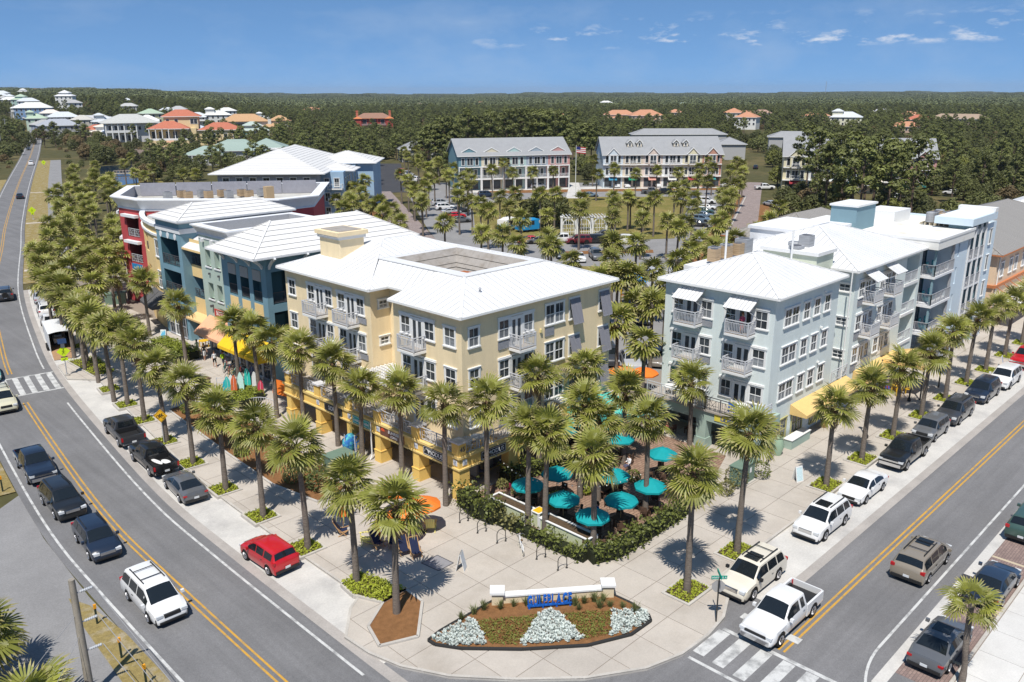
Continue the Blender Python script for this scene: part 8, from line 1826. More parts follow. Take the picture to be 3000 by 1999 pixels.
for ch in 'GULFPLACE':
 cu=bpy.data.curves.new('l','FONT'); cu.body=ch; cu.size=.86; cu.extrude=.07; cu.offset=.02; cu.resolution_u=3; o=bpy.data.objects.new('l',cu); COL.objects.link(o); me=bpy.data.meshes.new_from_object(o); bpy.data.objects.remove(o); me.materials.clear(); me.materials.append(BLUEL); xs=[v.co.x for v in me.vertices]; cu_w.append((me,min(xs),max(xs)))
tot=sum(c[2]-c[1]for c in cu_w); sc=(w_-.5)/tot
for me,x0,x1 in cu_w:put('letter',me,ls,(x-x0*sc,0,.22),rot=(PI/2,0,0),scale=(sc,1,1),world=False); x+=(x1-x0)*sc+.06
local('sign_rail',MB().box(-w_/2,w_/2,-.06,.06,.16,.24),BLUEL,ls)
for k in range(4):xx=-w_/2+.1+k*(w_-.2)/3; local('sign_leg',MB().box(xx-.05,xx+.05,-.05,.05,-.12,.16),BLUEL,ls)
RK=['farthest from the flower bed','second from the bushes','left of the white bicycle','right of the white bicycle','nearest the flower bed']
for(u,v),l in zip(((1066,1203),(1107,1227),(1152,1250),(1243,1287),(1292,1312)),RK):
 p=G(u,v); t=thing('bike_hoop','black bicycle hoop on the plaza, '+l,'bike rack',(p.x,p.y,.125),rad(-20),'black bicycle hoops'); pts=[(-.3,0,0),(-.3,0,.62)]+[(-.3*math.cos(PI*k/8),0,.62+.3*math.sin(PI*k/8))for k in range(1,8)]+[(.3,0,.62),(.3,0,0)]
 local('hoop',MB().tube(pts,.028,6),STEELB,t,smooth=True)
 for x in(-.3,.3):local('foot',MB().lathe((x,0,0),[(.08,0),(.08,.02),(.03,.03)],8),STEELB,t)
def bicycle(p,rz,mat,label,z=.13,group=None,simple=False):
 t=thing('bicycle',label,'bicycle',(p[0],p[1],z),rz,group)
 for x in(-.53,.53):
  ring=[(x+.33*math.cos(2*PI*k/18),0,.34+.33*math.sin(2*PI*k/18))for k in range(19)]; w=local('wheel',MB().tube(ring,.022,5,cap=False),TYRE if mat is not WHITE else M('cream_tyre',(.6,.55,.45),.8),t)
  if not simple:
   s=MB()
   for k in range(10):a=2*PI*k/10; s.beam((x,0,.34),(x+.32*math.cos(a),0,.34+.32*math.sin(a)),.006,.006)
   local('spokes',s,CHROME,w)
 fr=MB();
 for a,b in(((-.53,0,.34),(-.1,0,.3)),((-.1,0,.3),(-.22,0,.8)),((-.53,0,.34),(-.2,0,.7)),((-.1,0,.3),(.38,0,.78)),((-.2,0,.6),(.36,0,.86)),((.36,0,.92),(.53,0,.34))):fr.tube([a,b],.022,5)
 local('frame',fr,mat,t); local('saddle',MB().lathe((-.24,0,.84),[(.02,0),(.12,.03),(.1,.06)],8,sx=1.2,sy=.7),BOOT,t)
 local('handlebar',MB().tube([(.15,-.28,1.0),(.34,-.2,1.02),(.36,0,.95),(.34,.2,1.02),(.15,.28,1.0)],.016,5),CHROME,t)
 if not simple:
  for x in(-.53,.53):local('mudguard',MB().tube([(x+.37*math.cos(PI*(.1+.8*k/6)),0,.34+.37*math.sin(PI*(.1+.8*k/6)))for k in range(7)],.025,4),mat,t)
 return t
bicycle(G(1197,1270),rad(55),WHITE,'cream white beach bicycle leaning beside the hoops'); bicycle(G(1768,1066),rad(10),STEELB,'dark bicycle parked against the sage building corner')
def aboard(p,rz,label,face=None,h=1.15,w=.65,txt=(),hand=False):
 t=thing('sandwich_board',label,'sign',(p.x,p.y,.13),rz)
 for s in(1,-1):
  q=local('panel',MB().add([(-w/2,s*.28,0),(w/2,s*.28,0),(w/2,s*.03,h),(-w/2,s*.03,h),(-w/2,s*.25,0),(w/2,s*.25,0),(w/2,0,h),(-w/2,0,h)],((0,1,2,3),(7,6,5,4),(0,4,5,1),(1,5,6,2),(3,7,4,0))),WHITE,t)
  if face:local('poster',MB().quad((-w*.42,s*.272,.08),(w*.42,s*.272,.08),(w*.42,s*.05,h*.93),(-w*.42,s*.05,h*.93)),face,q)
  if s<0:
   for i,(tx,sz,zz,m)in enumerate(txt):text(tx,sz,m,'lettering',t,WO[t.name]+Vector((0,0,0)),(0,0,0)); o=bpy.data.objects[-1]if False else None
 return t
aboard(G(1060,1312),rad(35),'white sandwich board standing alone on the corner plaza',M('pale_poster',(.6,.64,.68),.6,noise=((9,.15,3),),coord='obj')); aboard(G(1832,1108),rad(-20),'white sandwich board with pale blue print on the right pavement',M('blue_poster',(.55,.7,.74),.6,noise=((7,.12,3),),coord='obj'))
aboard(G(378,782),rad(-50),'white and blue board before the teal tower shop',M('wave_poster',(.12,.42,.62),.6,var=((.7,.75,.6),2,.5,.55),coord='obj')); aboard(G(2298,845),rad(10),'blue lettered board far up the right pavement',M('blue_poster2',(.3,.4,.6),.6)); aboard(G(210,690),rad(-60),'blue and white board by the far left pavement',MAT['wave_poster'])
def post(t,h,r=.035,mat=None):local('post',MB().tube([(0,0,0),(0,0,h)],r,6),mat or GREYM,t)
p=G(1645,1433); t=thing('street_sign','stop sign seen from behind with green street name blades on a dark post','sign',(p.x,p.y,.12),rad(-45)); post(t,2.75,.04,STEELB)
oc=[(.38*math.cos(PI/8+k*PI/4),.38*math.sin(PI/8+k*PI/4))for k in range(8)]; mb=MB(); mb.v=[(x,.045,2.15+z)for x,z in oc]+[(x,.06,2.15+z)for x,z in oc]; mb.f=[tuple(range(8)),tuple(range(15,7,-1))]+[(i,(i+1)%8,8+(i+1)%8,8+i)for i in range(8)]; mb.m=[0]*10; local('stop_plate',mb,M('sign_back',(.35,.34,.33),.5),t)
GRNS=M('street_name_green',(.0,.28,.2),.5)
sg=local('name_blade',MB().box(-.42,.42,-.02,.02,2.62,2.82),GRNS,t); put('name_blade',MB().box(-.02,.02,-.42,.42,2.84,3.02).mesh('name_blade',GRNS),t,world=False)
mt=text('HWY 30 A',.17,WHITE,'lettering',None,(0,0,0),(PI/2,0,0),extrude=.004); mt.parent=t; mt.location=(0,-.028,2.72)
p=G(378,1024); t=thing('warning_sign','yellow diamond warning sign with a bicycle symbol on a thin post','sign',(p.x,p.y,.12),rad(-46)); post(t,2.75)
YSG=M('sign_yellow',(.78,.42,.02),.5); dm=lambda s,y,z:[(0,y,z-s),(s,y,z),(0,y,z+s),(-s,y,z)]
pl_=local('diamond',MB().add(dm(.58,-.05,2.5)+dm(.58,-.03,2.5),((0,1,2,3),(7,6,5,4),(0,4,5,1),(1,5,6,2),(2,6,7,3),(3,7,4,0))),YSG,t)
sy=MB()
for x in(-.19,.19):sy.tube([(x+.13*math.cos(2*PI*k/14),-.06,2.43+.13*math.sin(2*PI*k/14))for k in range(15)],.018,4,cap=False)
for a,b in(((-.19,2.43),(0,2.42)),((0,2.42),(-.06,2.65)),((-.19,2.43),(-.05,2.6)),((0,2.42),(.14,2.62)),((-.05,2.6),(.13,2.62)),((.12,2.7),(.19,2.43)),((-.1,2.66),(-.02,2.66)),((.08,2.71),(.17,2.69))):sy.beam((a[0],-.06,a[1]),(b[0],-.06,b[1]),.03,.03)
local('bicycle_symbol',sy,STEELB,pl_); sy=MB()
for k in range(4):q=dm(.51,-.055,2.5); sy.beam(q[k],q[(k+1)%4],.02,.01)
local('sign_border',sy,STEELB,pl_)
YG=M('fluorescent_yellow_green',(.6,.8,.02),.5)
def crosssign(p,z,label,s=.55,solar=False,rz=None):
 t=thing('crossing_sign',label,'sign',(p.x,p.y,z),math.atan2(p.y,p.x)-PI/2 if rz is None else rz); post(t,3.1 if solar else 2.3,.05); zc=2.6 if solar else 2.1
 q=local('diamond',MB().add(dm(s,-.06,zc)+dm(s,-.04,zc),((0,1,2,3),(7,6,5,4),(0,4,5,1),(1,5,6,2),(2,6,7,3),(3,7,4,0))),YG,t)
 m=MB(); m.ball((.02,-.065,zc+.23),(.06,.01,.06),8,5); m.beam((0,-.065,zc+.15),(-.02,-.065,zc-.08),.12,.012); m.beam((-.02,-.065,zc-.05),(.13,-.065,zc-.3),.06,.012); m.beam((-.02,-.065,zc-.05),(-.14,-.065,zc-.28),.06,.012); m.beam((0,-.065,zc+.12),(.15,-.065,zc-.02),.045,.012); m.beam((0,-.065,zc+.12),(-.14,-.065,zc),.045,.012); local('walker_symbol',m,STEELB,q)
 r=local('arrow_plate',MB().box(-.32,.32,-.06,-.04,zc-.98,zc-.66),YG,t); m=MB(); m.beam((.15,-.065,zc-.72),(-.16,-.065,zc-.92),.05,.012); m.beam((-.16,-.065,zc-.92),(-.02,-.065,zc-.93),.05,.012); m.beam((-.16,-.065,zc-.92),(-.14,-.065,zc-.79),.05,.012); local('arrow',m,STEELB,r)
 if solar:
  local('solar_panel',MB().add([(-.4,-.3,3.5),(.4,-.3,3.5),(.4,.25,3.85),(-.4,.25,3.85),(-.4,-.3,3.46),(.4,-.3,3.46),(.4,.25,3.81),(-.4,.25,3.81)],((0,1,2,3),(7,6,5,4),(0,4,5,1),(1,5,6,2),(2,6,7,3),(3,7,4,0))),M('solar_cells',(.02,.04,.1),.2,.5),t); local('control_box',MB().box(-.18,.18,-.1,.12,3.0,3.42),GREYM,t); local('beacon',MB().box(-.3,.3,-.08,-.02,1.98,2.06),BTRIM,t)
 local('foot',MB().box(-.2,.2,-.2,.2,0,.2),KERB,t)
crosssign(G(155,866),.12,'yellow green pedestrian crossing sign with solar panel beside the crossing',.62,True)
for u,v,l in((77,505,'yellow green crossing sign second along the left verge'),(102,386,'yellow green crossing sign third along the left verge'),(119,302,'small yellow green crossing sign farthest up the left verge')):crosssign(G(u,v),.03,l,.85)
def wires(pts,r=.018):return MB().tube(pts,r,4)
PB=G(210,1600); t=thing('utility_pole','weathered wooden utility pole with three grey insulators at bottom left','utility pole',(PB.x,PB.y,0)); POLEM=M('weathered_pole',(.3,.27,.23),.95,.1,noise=((3,.2,4,(1,1,.3)),(20,.15,3)))
hp=base_h(PB,1332)if False else 0
lo,hi=3,20
for _ in range(30):
 mm=(lo+hi)/2; q=Vector((PB.x,PB.y,mm-CAM_H)); c=q.dot(_f); vv=(999.5-F_PX*q.dot(_U)/c)/KD
 lo,hi=(mm,hi)if vv>1332 else(lo,mm)
hp=lo; local('pole',MB().tube([(0,0,0),(0,0,hp*.5),(0,0,hp)],[.19,.17,.145],12),POLEM,t,smooth=True)
INS=M('insulator_grey',(.5,.52,.55),.3,.5)
ends=[]
for k,z in enumerate((hp-.75,hp-2.3,hp-3.85)):
 d=Vector((math.cos(rad(20)),math.sin(rad(20))*.2-.3,.12)).normalized(); a=Vector((0,0,z))+d*.16; m=MB(); pts=[]; rs_=[]
 for j in range(13):pts.append(a+d*(.1+.55*j/12)); rs_.append(.085 if j%2 else .05)
 m.tube(pts,rs_,10); local('insulator',m,INS,t,smooth=True); local('bracket',MB().beam(Vector((0,0,z-.04)),a+d*.12,.05,.05),GREYM,t); ends.append(a+d*.7)
WIREM=M('wire',(.3,.3,.31),.5,.4)
for k,e in enumerate(ends):
 far_=Vector((1.2+.5*k,-38,hp-1-k*1.5))-Vector((0,0,hp*.15)); pts=[e+(far_-e)*j/12-Vector((0,0,1.2*math.sin(PI*j/12)))for j in range(13)]; local('wire',wires(pts),WIREM,t)
for z,dx in((hp*.72,-9),(hp*.55,-5)):local('guy_wire',wires([(0,0,z),(dx,-4,0)],.012),WIREM,t)
for k,(x,y)in enumerate(((285.7,1829),(357,1929),(430,2010),(8.6,1441))):
 p=GS(x,y); t=thing('marker_post',['dark marker post with orange cap nearest the utility pole','dark marker post with orange cap, middle of the verge row','dark marker post with orange cap at the bottom edge','dark marker post with orange cap by the upper grass patch'][k],'post',(p.x,p.y,.03)); local('post',MB().box(-.05,.05,-.03,.03,0,.95),M('green_black_post',(.03,.045,.03),.6),t); local('cap',MB().box(-.07,.07,-.05,.05,.95,1.2),M('orange_cap',(.8,.35,.02),.5),t)
for k,(y,off)in enumerate(((300,-16),(345,-17),(390,-15),(440,-15),(500,-15),(560,-15),(640,-14),(720,-14))):
 q,a=onroad(y,off); t=thing('utility_pole','slim pale utility pole in the scrub left of the far road','utility pole',(q.x,q.y,Zt(q.x,q.y)),a,'utility poles left of the far road'); local('pole',MB().tube([(0,0,0),(0,0,12)],[.18,.12],6),GREYM,t); local('crossarm',MB().box(-.06,.06,-1.2,1.2,11,11.15),GREYM,t); local('transformer',MB().lathe((.3,0,8.4),[(.25,0),(.25,.9)],8),INS,t)
GRC=M('transformer_green',(.15,.22,.17),.6,.3,noise=(3,.06))
for u,v,w,d,h,rz,lab in((268,700,2.6,1.6,1.5,rad(-25),'green transformer box in the hedge by the path'),(783,1092,1.9,1.5,1.6,0,'grey green utility cabinet beside the arcade shrubs'),(1703,1112,2.0,.9,1.5,0,'green electrical cabinet at the sage building corner')):
 p=G(u,v); t=thing('utility_cabinet',lab,'utility box',(p.x,p.y,.1),rz); local('body',MB().box(-w/2,w/2,-d/2,d/2,.1,h),GRC,t); local('lid',MB().box(-w/2-.05,w/2+.05,-d/2-.05,d/2+.05,h,h+.08),GRC,t); local('plinth',MB().box(-w/2-.15,w/2+.15,-d/2-.15,d/2+.15,0,.1),KERB,t); local('door_seam',MB().box(-.015,.015,-d/2-.012,-d/2,.15,h-.05),BTRIM,t); local('warning_label',MB().box(.3,.55,-d/2-.014,-d/2-.004,h*.55,h*.8),M('warning_print',(.75,.5,.1),.5)if u<300 else WHITE,t)
p=G(1043,1118); t=thing('litter_bin','dark grey litter bin at the corner column','bin',(p.x,p.y,.13)); local('bin',MB().lathe((0,0,0),[(.26,0),(.3,.85),(.27,.87)],12),DGREY,t); local('hood',MB().lathe((0,0,.87),[(.3,0),(.3,.1),(.1,.22)],12),DGREY,t)
c=[G(968,1294,.13),G(1005,1276,.13),G(1042,1294,.13),G(1008,1312,.13)]; o=MB().poly([p+Vector((0,0,.0))for p in c]).build('steel_plate',M('steel_plate',(.3,.29,.31),.5,.4,noise=(5,.06)),None,label='grey steel cover plate let into the plaza paving',category='plate')if False else None
t=thing('access_cover','grey square steel cover plate let into the plaza paving','cover',G(1005,1294)); MB().poly([p+Vector((0,0,.002))for p in c]).build('plate',M('steel_plate',(.27,.265,.28),.5,.4,noise=(5,.06)),t)
mb=MB()
for k in range(4):mb.beam(c[k]+Vector((0,0,.004)),c[(k+1)%4]+Vector((0,0,.004)),.06,.012)
mb.build('frame',DGREY,t)
t=thing('drain_grate','dark storm drain grate in the right hand gutter','drain',G(2218,1330)); p=G(2218,1330)
MB().box(p.x-.5,p.x+.5,p.y-.3,p.y+.3,0,.012).build('frame',DGREY,t)
for k in range(7):MB().box(p.x-.45+k*.14,p.x-.38+k*.14,p.y-.25,p.y+.25,.012,.02).build('bar',STEELB,t)
def lamp(p,h,label,z=.1):
 t=thing('street_lamp',label,'lamp post',(p.x,p.y,z)); local('pole',MB().lathe((0,0,0),[(.16,0),(.16,.25),(.08,.4),(.05,h-.5),(.05,h-.4)],10),STEELB,t); local('lantern',MB().lathe((0,0,h-.4),[(.12,0),(.2,.35),(.16,.5),(.05,.6)],8),M('lamp_glass',(.5,.5,.45),.3),t)
for u,v,l in((252,640,'black lamp post on the brick street behind the palm grove'),(1990,1010,'black lamp post among palms on the right pavement'),(2088,925,'black post lamp by the yellow cafe tables'),(1240,560,'black lamp post in the car park, left'),(1690,585,'black lamp post by the right back street')):lamp(G(u,v),4.2,l)
for u,v,l in((2060,905,'yellow round cafe table on the right pavement'),(470,800,'yellow round table by the teal tower')):p=G(u,v); table(p,1.1,1.1,.78,M('egg_yellow',(.75,.45,.03),.5),l,rnd_=True)
for j in range(4):p=G(2060,905); a=PI/2*j+.5; chair((p.x+.95*math.cos(a),p.y+.95*math.sin(a)),a+PI,'yellow wooden chair at the round yellow cafe table','chairs at the yellow cafe table',MAT['egg_yellow'])
p=G(2075,850); q=Vector((81.2,26.6,0)); t=thing('canopy','cream yellow fabric canopy over the cafe tables on the right','canopy',(q.x,q.y,.13))
for k in range(4):a,b=[(-2.4,-1.9),(2.4,-1.9),(2.4,1.9),(-2.4,1.9)][k],[(-2.4,-1.9),(2.4,-1.9),(2.4,1.9),(-2.4,1.9)][(k+1)%4]; local('canopy_panel',MB().poly([(*a,3.1),(*b,3.1),(0,0,4.1)]).quad((*a,2.85),(*b,2.85),(*b,3.1),(*a,3.1)),CREAM,t); local('post',MB().box(a[0]-.06,a[0]+.06,a[1]-.06,a[1]+.06,0,3.1),STEELB,t)
for u,v,h,l,m in((1785,1048,1.5,'tall green glazed jar with dried flowers by the sage building','jar_green'),(1893,985,.6,'terracotta pot of herbs before the cream awning','terra_pot'),(1905,970,.5,'second terracotta pot before the cream awning','terra_pot'),(455,765,.9,'terracotta planter of shrubs by the charcoal awning','terra_pot')):
 p=G(u,v); t=thing('plant_pot',l,'pot',(p.x,p.y,.13)); mm=M(m,(.3,.42,.3)if 'green' in m else(.4,.2,.1),.5,.4); local('pot',MB().lathe((0,0,0),[(.25*h**.5,0),(.42*h**.5,h*.55),(.28*h**.5,h*.92),(.33*h**.5,h)],14),mm,t,smooth=True); v_,f_=cards(ballpts(120,.4,h+.15,.7),.09,nr,1,.5); put('foliage',cmesh('foliage',v_,f_,[LEAFO if h>1 else LEAFM]),t,world=False)
for s in(1.6,4.6):
 f=Fr(57.5,29.0,0)
mb=MB(); t=thing('trough_planter','sage green trough planter against the right face of the sage building','planter',(61.5,28.2,.13)); local('trough',MB().box(-1.6,1.6,-.35,.35,0,.75),SG,t); local('rim',MB().box(-1.65,1.65,-.4,.4,.75,.8),WHITE,t)
SB=[(528,905,(.05,.5,.48),2.3,'turquoise'),(540,905,(.55,.12,.04),2.4,'rust orange'),(522,905,(.02,.35,.45),2.0,'deep blue'),(556,900,(.5,.75,.7),2.5,'pale mint'),(572,890,(.04,.5,.42),2.5,'sea green'),(582,885,(.1,.09,.16),2.6,'dark violet'),(590,893,(.75,.75,.75),2.3,'white'),(600,900,(.5,.05,.09),1.7,'crimson'),(534,898,(.7,.72,.7),2.2,'off white')]
for u,v,c,h,n in SB:
 p=G(u,v+18); t=thing('surfboard',n+' surfboard standing upright in the shop racks','surfboard',(p.x,p.y,.13),rnd.uniform(-.9,-.2)); m=MB(); pr=[(.08,0),(.24,.25),(.3,h*.45),(.24,h*.8),(.1,h*.95),(.01,h)]
 m.v=[(s*w,y,z)for y in(-.035,.035)for w,z in pr for s in(-1,1)]; k=len(pr)
 for y0 in(0,2*k):m.f+=[(y0+2*i,y0+2*i+1,y0+2*i+3,y0+2*i+2)for i in range(k-1)];
 m.f+=[(2*i,2*i+2,2*k+2*i+2,2*k+2*i)for i in range(k-1)]+[(2*i+1,2*k+2*i+1,2*k+2*i+3,2*i+3)for i in range(k-1)]; m.m=[0]*len(m.f)
 put('board',m.mesh('board',M('surf_'+n.replace(' ','_'),c,.3,.4)),t,world=False,rot=(rad(-8),0,0)); put('stringer',MB().box(-.01,.01,-.04,.04,.1,h*.93).mesh('stringer',WHITE),t,world=False,rot=(rad(-8),0,0))
for k,(x,y)in enumerate(((35.3,73.4),(36.6,72.0))):
 t=thing('surfboard_rack',['pale steel rack round the surfboards, left','pale steel rack round the surfboards, right'][k],'rack',(x,y,.13),rad(-45)); m=MB()
 for z in(.15,.65,1.1):m.beam((-1.3,.5,z),(1.3,.5,z),.05,.05)
 local('rail',m,RAILM,t)
 for xx in(-1.3,0,1.3):local('post',MB().box(xx-.03,xx+.03,.47,.53,0,1.15),RAILM,t)
for k in range(9):bicycle((37.2+.5*(k%3)+(k//3)*.2,76.6+.55*(k//3)+.2*(k%2)),rad(20+15*(k%4)),M('bike_paint_%d'%(k%4),[(.7,.6,.3),(.05,.4,.4),(.4,.05,.05),(.03,.03,.03)][k%4],.4),'rental bicycle packed in rows by the surf shop',group='rental bicycles',simple=True)
for k in range(5):bicycle((37.9+.4*k,79.2+.5*(k%2)),rad(50),M('bike_paint_%d'%((k+1)%4),(.1,.1,.1)),'bicycle in the rack behind the walkers',group='bicycles behind the walkers',simple=True)
t=thing('banner','orange fabric banner strung at the end of the surf shop','banner',(37.6,66.8,.13),rad(-75)); local('cloth',MB().quad((-1.7,0,.5),(1.7,0,.35),(1.7,.25,1.75),(-1.7,.15,1.9)),ORGC,t)
for x in(-1.7,1.7):local('post',MB().box(x-.03,x+.03,.1,.16,0,1.9),RAILM,t)
for k,(u,v,c,l)in enumerate(((805,1040,'towel_blue','heap of blue towels and floats on a stand by the arcade'),(828,1042,'towel_mix','rail of patterned beach towels by the arcade'))):
 p=G(u,v); t=thing('beach_goods_stand',l,'shop stand',(p.x,p.y,.13),.4); mm=M(c,(.03,.15,.45),.8,var=((.5,.4,.1)if k else(.1,.5,.5),4,.45,.6),coord='obj'); local('goods',MB().ball((0,0,.75),(.8,.5,.75),12,8)if not k else MB().box(-.6,.6,-.12,.12,.3,1.6).box(-.5,.5,-.2,.2,.5,1.5),mm,t); local('frame',MB().box(-.7,.7,-.03,.03,0,.08).box(-.7,-.64,-.03,.03,0,1.7).box(.64,.7,-.03,.03,0,1.7),RAILM,t)
t=thing('display_cart','black and red cart with a low table by the surf shop','cart',(33.9,75.6,.13),.3); local('cabinet',MB().box(-.5,.5,-.35,.35,.1,.95),DGREY,t); local('top',MB().box(-.6,.6,-.45,.45,.95,1.0),WOODD,t)
t=thing('railing_fence','arched grey steel fence beside the clipped hedge','fence',(35.2,66.6,.13),rad(-65)); m=MB()
for z in(.15,):m.beam((-1.6,0,z),(1.6,0,z),.05,.05)
arcp=[(-1.6+3.2*k/12,0,.75+.3*math.sin(PI*k/12))for k in range(13)]; m.tube(arcp,.03,5); local('rail',m,RAILM,t)
for k in range(1,12):q=arcp[k]; local('baluster',MB().box(q[0]-.015,q[0]+.015,-.015,.015,.15,q[2]),RAILM,t)
BULB=M('bulb',(.7,.68,.6),.3)
for k,(a,b)in enumerate((((38.6,40.2,3.0),(37.0,33.1,3.6)),((37.0,33.1,3.6),(43.1,29.9,3.3)),((43.2,39.6,3.2),(42.3,33.4,3.3)))):
 a,b=Vector(a),Vector(b); pts=[a+(b-a)*j/14-Vector((0,0,.7*math.sin(PI*j/14)))for j in range(15)]; t=thing('string_lights',['string of small bulbs from the arcade to the patio palms','string of small bulbs across the front of the patio','string of small bulbs through the back of the patio'][k],'string lights',a); wires(pts,.012).build('cable',STEELB,t)
 bm_=MB().ball((0,0,-.07),.05,6,4).mesh('bulb',BULB)
 for q in pts[1:-1]:put('bulb',bm_,t,q)
for x,y,a,l in((37.0,41.2,.9,'white wooden armchair on the corner terrace, left of the table'),(38.6,41.0,1.8,'white wooden armchair on the corner terrace, right of the table'),(36.6,48.3,.2,'white wooden armchair on the terrace under the pergola'),(36.8,59.5,.2,'white wooden armchair on the terrace by the left wing')):chair((x,y),a,l,None,WHITE,3.47,'adirondack')
table((37.8,40.95),.9,.9,.72,WHITE,'white round table on the corner terrace',z=3.47,rnd_=True)
for x,y,l in((56.4,30.5,'white table with blue chairs on the sage terrace, right'),(56.4,34.2,'white cloth table on the sage terrace, middle'),(56.4,37.2,'white cloth table on the sage terrace, left')):table((x,y),1.1,1.1,.74,WHITE,l,z=3.46,rnd_=True)
for k,y in enumerate((31.4,29.8)):chair((56.3,y),0.4+2*k,'blue and white chair on the sage terrace','chairs on the sage terrace',M('blue_chair',(.05,.15,.45),.5),3.46)
p=G(1322,455); t=thing('flagpole','white flagpole with a striped flag between the town house rows','flagpole',(p.x,p.y,0)); local('pole',MB().tube([(0,0,0),(0,0,14)],[.12,.06],8),WHITE,t); fl=MB()
for k in range(7):fl.quad((.1,0,12.0+k*.24),(2.6,.3,11.7+k*.24),(2.6,.3,11.94+k*.24),(.1,0,12.24+k*.24),k%2)
fl.quad((.1,-.02,12.9),(1.2,.11,12.75),(1.2,.11,13.5),(.1,-.02,13.68),2); put('flag',fl.mesh('flag',[M('flag_red',(.45,.02,.04),.8),WHITE,M('flag_blue',(.02,.03,.15),.8)]),t,rz=-.8,world=False)
a,b=G(1290,542),G(1396,540); d=b-a; c=(a+b)/2; t=thing('garden_arbour','white trellis arbour with gothic arches at the edge of the green','arbour',(c.x,c.y,0),math.atan2(d.y,d.x)); w=d.length
for k,x0 in enumerate((-w/2,-w/6,w/6)):
 x1=x0+w/3-.3; m=MB()
 for j in range(10):
  for s in(1,-1):f_=lambda q:(x0+(x1-x0)*(.5+s*.5*(1-q)),0,1.2+2.2*math.sqrt(max(0,1-(1-q)**2))); m.beam(f_(j/10),f_((j+1)/10),.16,.22)
 local('arch',m,WHITE,t); m=MB()
 for j in range(1,6):x=x0+(x1-x0)*j/6; h=1.2+2.2*math.sqrt(max(0,1-(1-2*min(j/6,1-j/6))**2)); m.beam((x,0,.2),(x,0,h),.08,.08)
 for j in range(1,4):m.beam((x0,0,j*.75),(x1,0,j*.75),.08,.08)
 local('lattice',m,WHITE,t)
 for x in(x0,x1):local('post',MB().box(x-.2,x+.2,-.2,.2,0,3.7),WHITE,t); local('post_cap',MB().box(x-.3,x+.3,-.3,.3,3.7,3.95),WHITE,t)
local('beam',MB().box(-w/2,w/2,-.15,.15,3.5,3.7),WHITE,t)
for k in range(14):x=-w/2+.4+k*(w-.8)/13; local('rafter',MB().box(x-.06,x+.06,-1.6,1.6,3.95,4.1),WHITE,t)
for u,v,rz,wl,l in((1165,530,rad(20),(.03,.3,.6),'white and blue food trailer at the lawn edge'),(1212,532,rad(-15),(.02,.25,.55),'blue canopy trailer right of the food trailer')):
 p=G(u,v); t=thing('food_trailer',l,'trailer',(p.x,p.y,0),rz); local('body',MB().box(-2.4,2.4,-1.1,1.1,.5,1.5),M('trailer_blue_%d'%u,wl,.4),t); local('upper',MB().box(-2.4,2.4,-1.1,1.1,1.5,2.5).lathe((0,0,2.5),[(1.5,0),(1.1,.25),(.1,.3)],12,sx=1.55,sy=.72),WHITE if u<1200 else MAT['trailer_blue_1212'],t); local('hatch',MB().box(-1,1,-1.14,-1.1,1.5,2.3),DARKIN,t)
 for x in(-.7,.7):local('wheel',cm_ if False else MB().lathe((0,0,0),[(.3,-.1),(.33,0),(.3,.1)],12),TYRE,t,(x,-1.0,.33))
for k,(u,v)in enumerate(((1505,650),(1500,638),(1498,627),(1508,616))):
 p=G(u,v,3.2); t=thing('market_stall',['nearest','second','third','farthest'][k]+' grey roofed market stall between the two front buildings','stall',(p.x,p.y,0),rad(-45)); local('roof',MB().add([(-2.2,-1.3,3.0),(2.2,-1.3,3.0),(2.2,1.3,3.5),(-2.2,1.3,3.5),(-2.2,-1.3,2.92),(2.2,-1.3,2.92),(2.2,1.3,3.42),(-2.2,1.3,3.42)],((0,1,2,3),(7,6,5,4),(0,4,5,1),(1,5,6,2),(2,6,7,3),(3,7,4,0))),GREYM,t)
 for x in(-2,2):
  for y in(-1.1,1.1):local('post',MB().box(x-.07,x+.07,y-.07,y+.07,0,3.1),M('olive_post',(.3,.32,.05),.6),t)
 local('counter',MB().box(-2,2,-1.1,-1.0,.2,1.1),MAT['olive_post'],t)
p=G(1455,700); t=thing('play_frame','playground frame with blue canopy seen between the buildings','playground',(p.x,p.y,0)); local('canopy',MB().lathe((0,0,3.2),[(2.0,0),(1.2,.8),(.1,1.2)],6),M('sky_blue_canvas',(.02,.25,.6),.7),t); local('deck',MB().box(-1.2,1.2,-1.2,1.2,1.3,1.45),M('red_plastic',(.5,.03,.05),.4),t); local('slide',MB().add([(1.2,-.4,1.4),(1.2,.4,1.4),(3.4,.4,.2),(3.4,-.4,.2)],((0,1,2,3),)),M('yellow_plastic',(.75,.5,.03),.4),t)
for x in(-1.2,1.2):
 for y in(-1.2,1.2):local('post',MB().box(x-.07,x+.07,y-.07,y+.07,0,3.3),MAT['yellow_plastic'],t)
p=G(1466,632,2.4); umbrella(p,1.5,M('magenta_canvas',(.4,.04,.3),.8),'magenta parasol among palms between the front buildings',z=0)
p=G(1480,852,2.2); umbrella(p,1.4,ORGC,'orange red parasol beside the silver saloon',z=0); p=G(1430,848,2.2); umbrella(p,1.4,ORGC,'orange red parasol before the silver saloon',z=0)
SKIN=M('skin',(.5,.28,.19),.6,.3); HAIR=M('brown_hair',(.05,.028,.015),.6,.3)
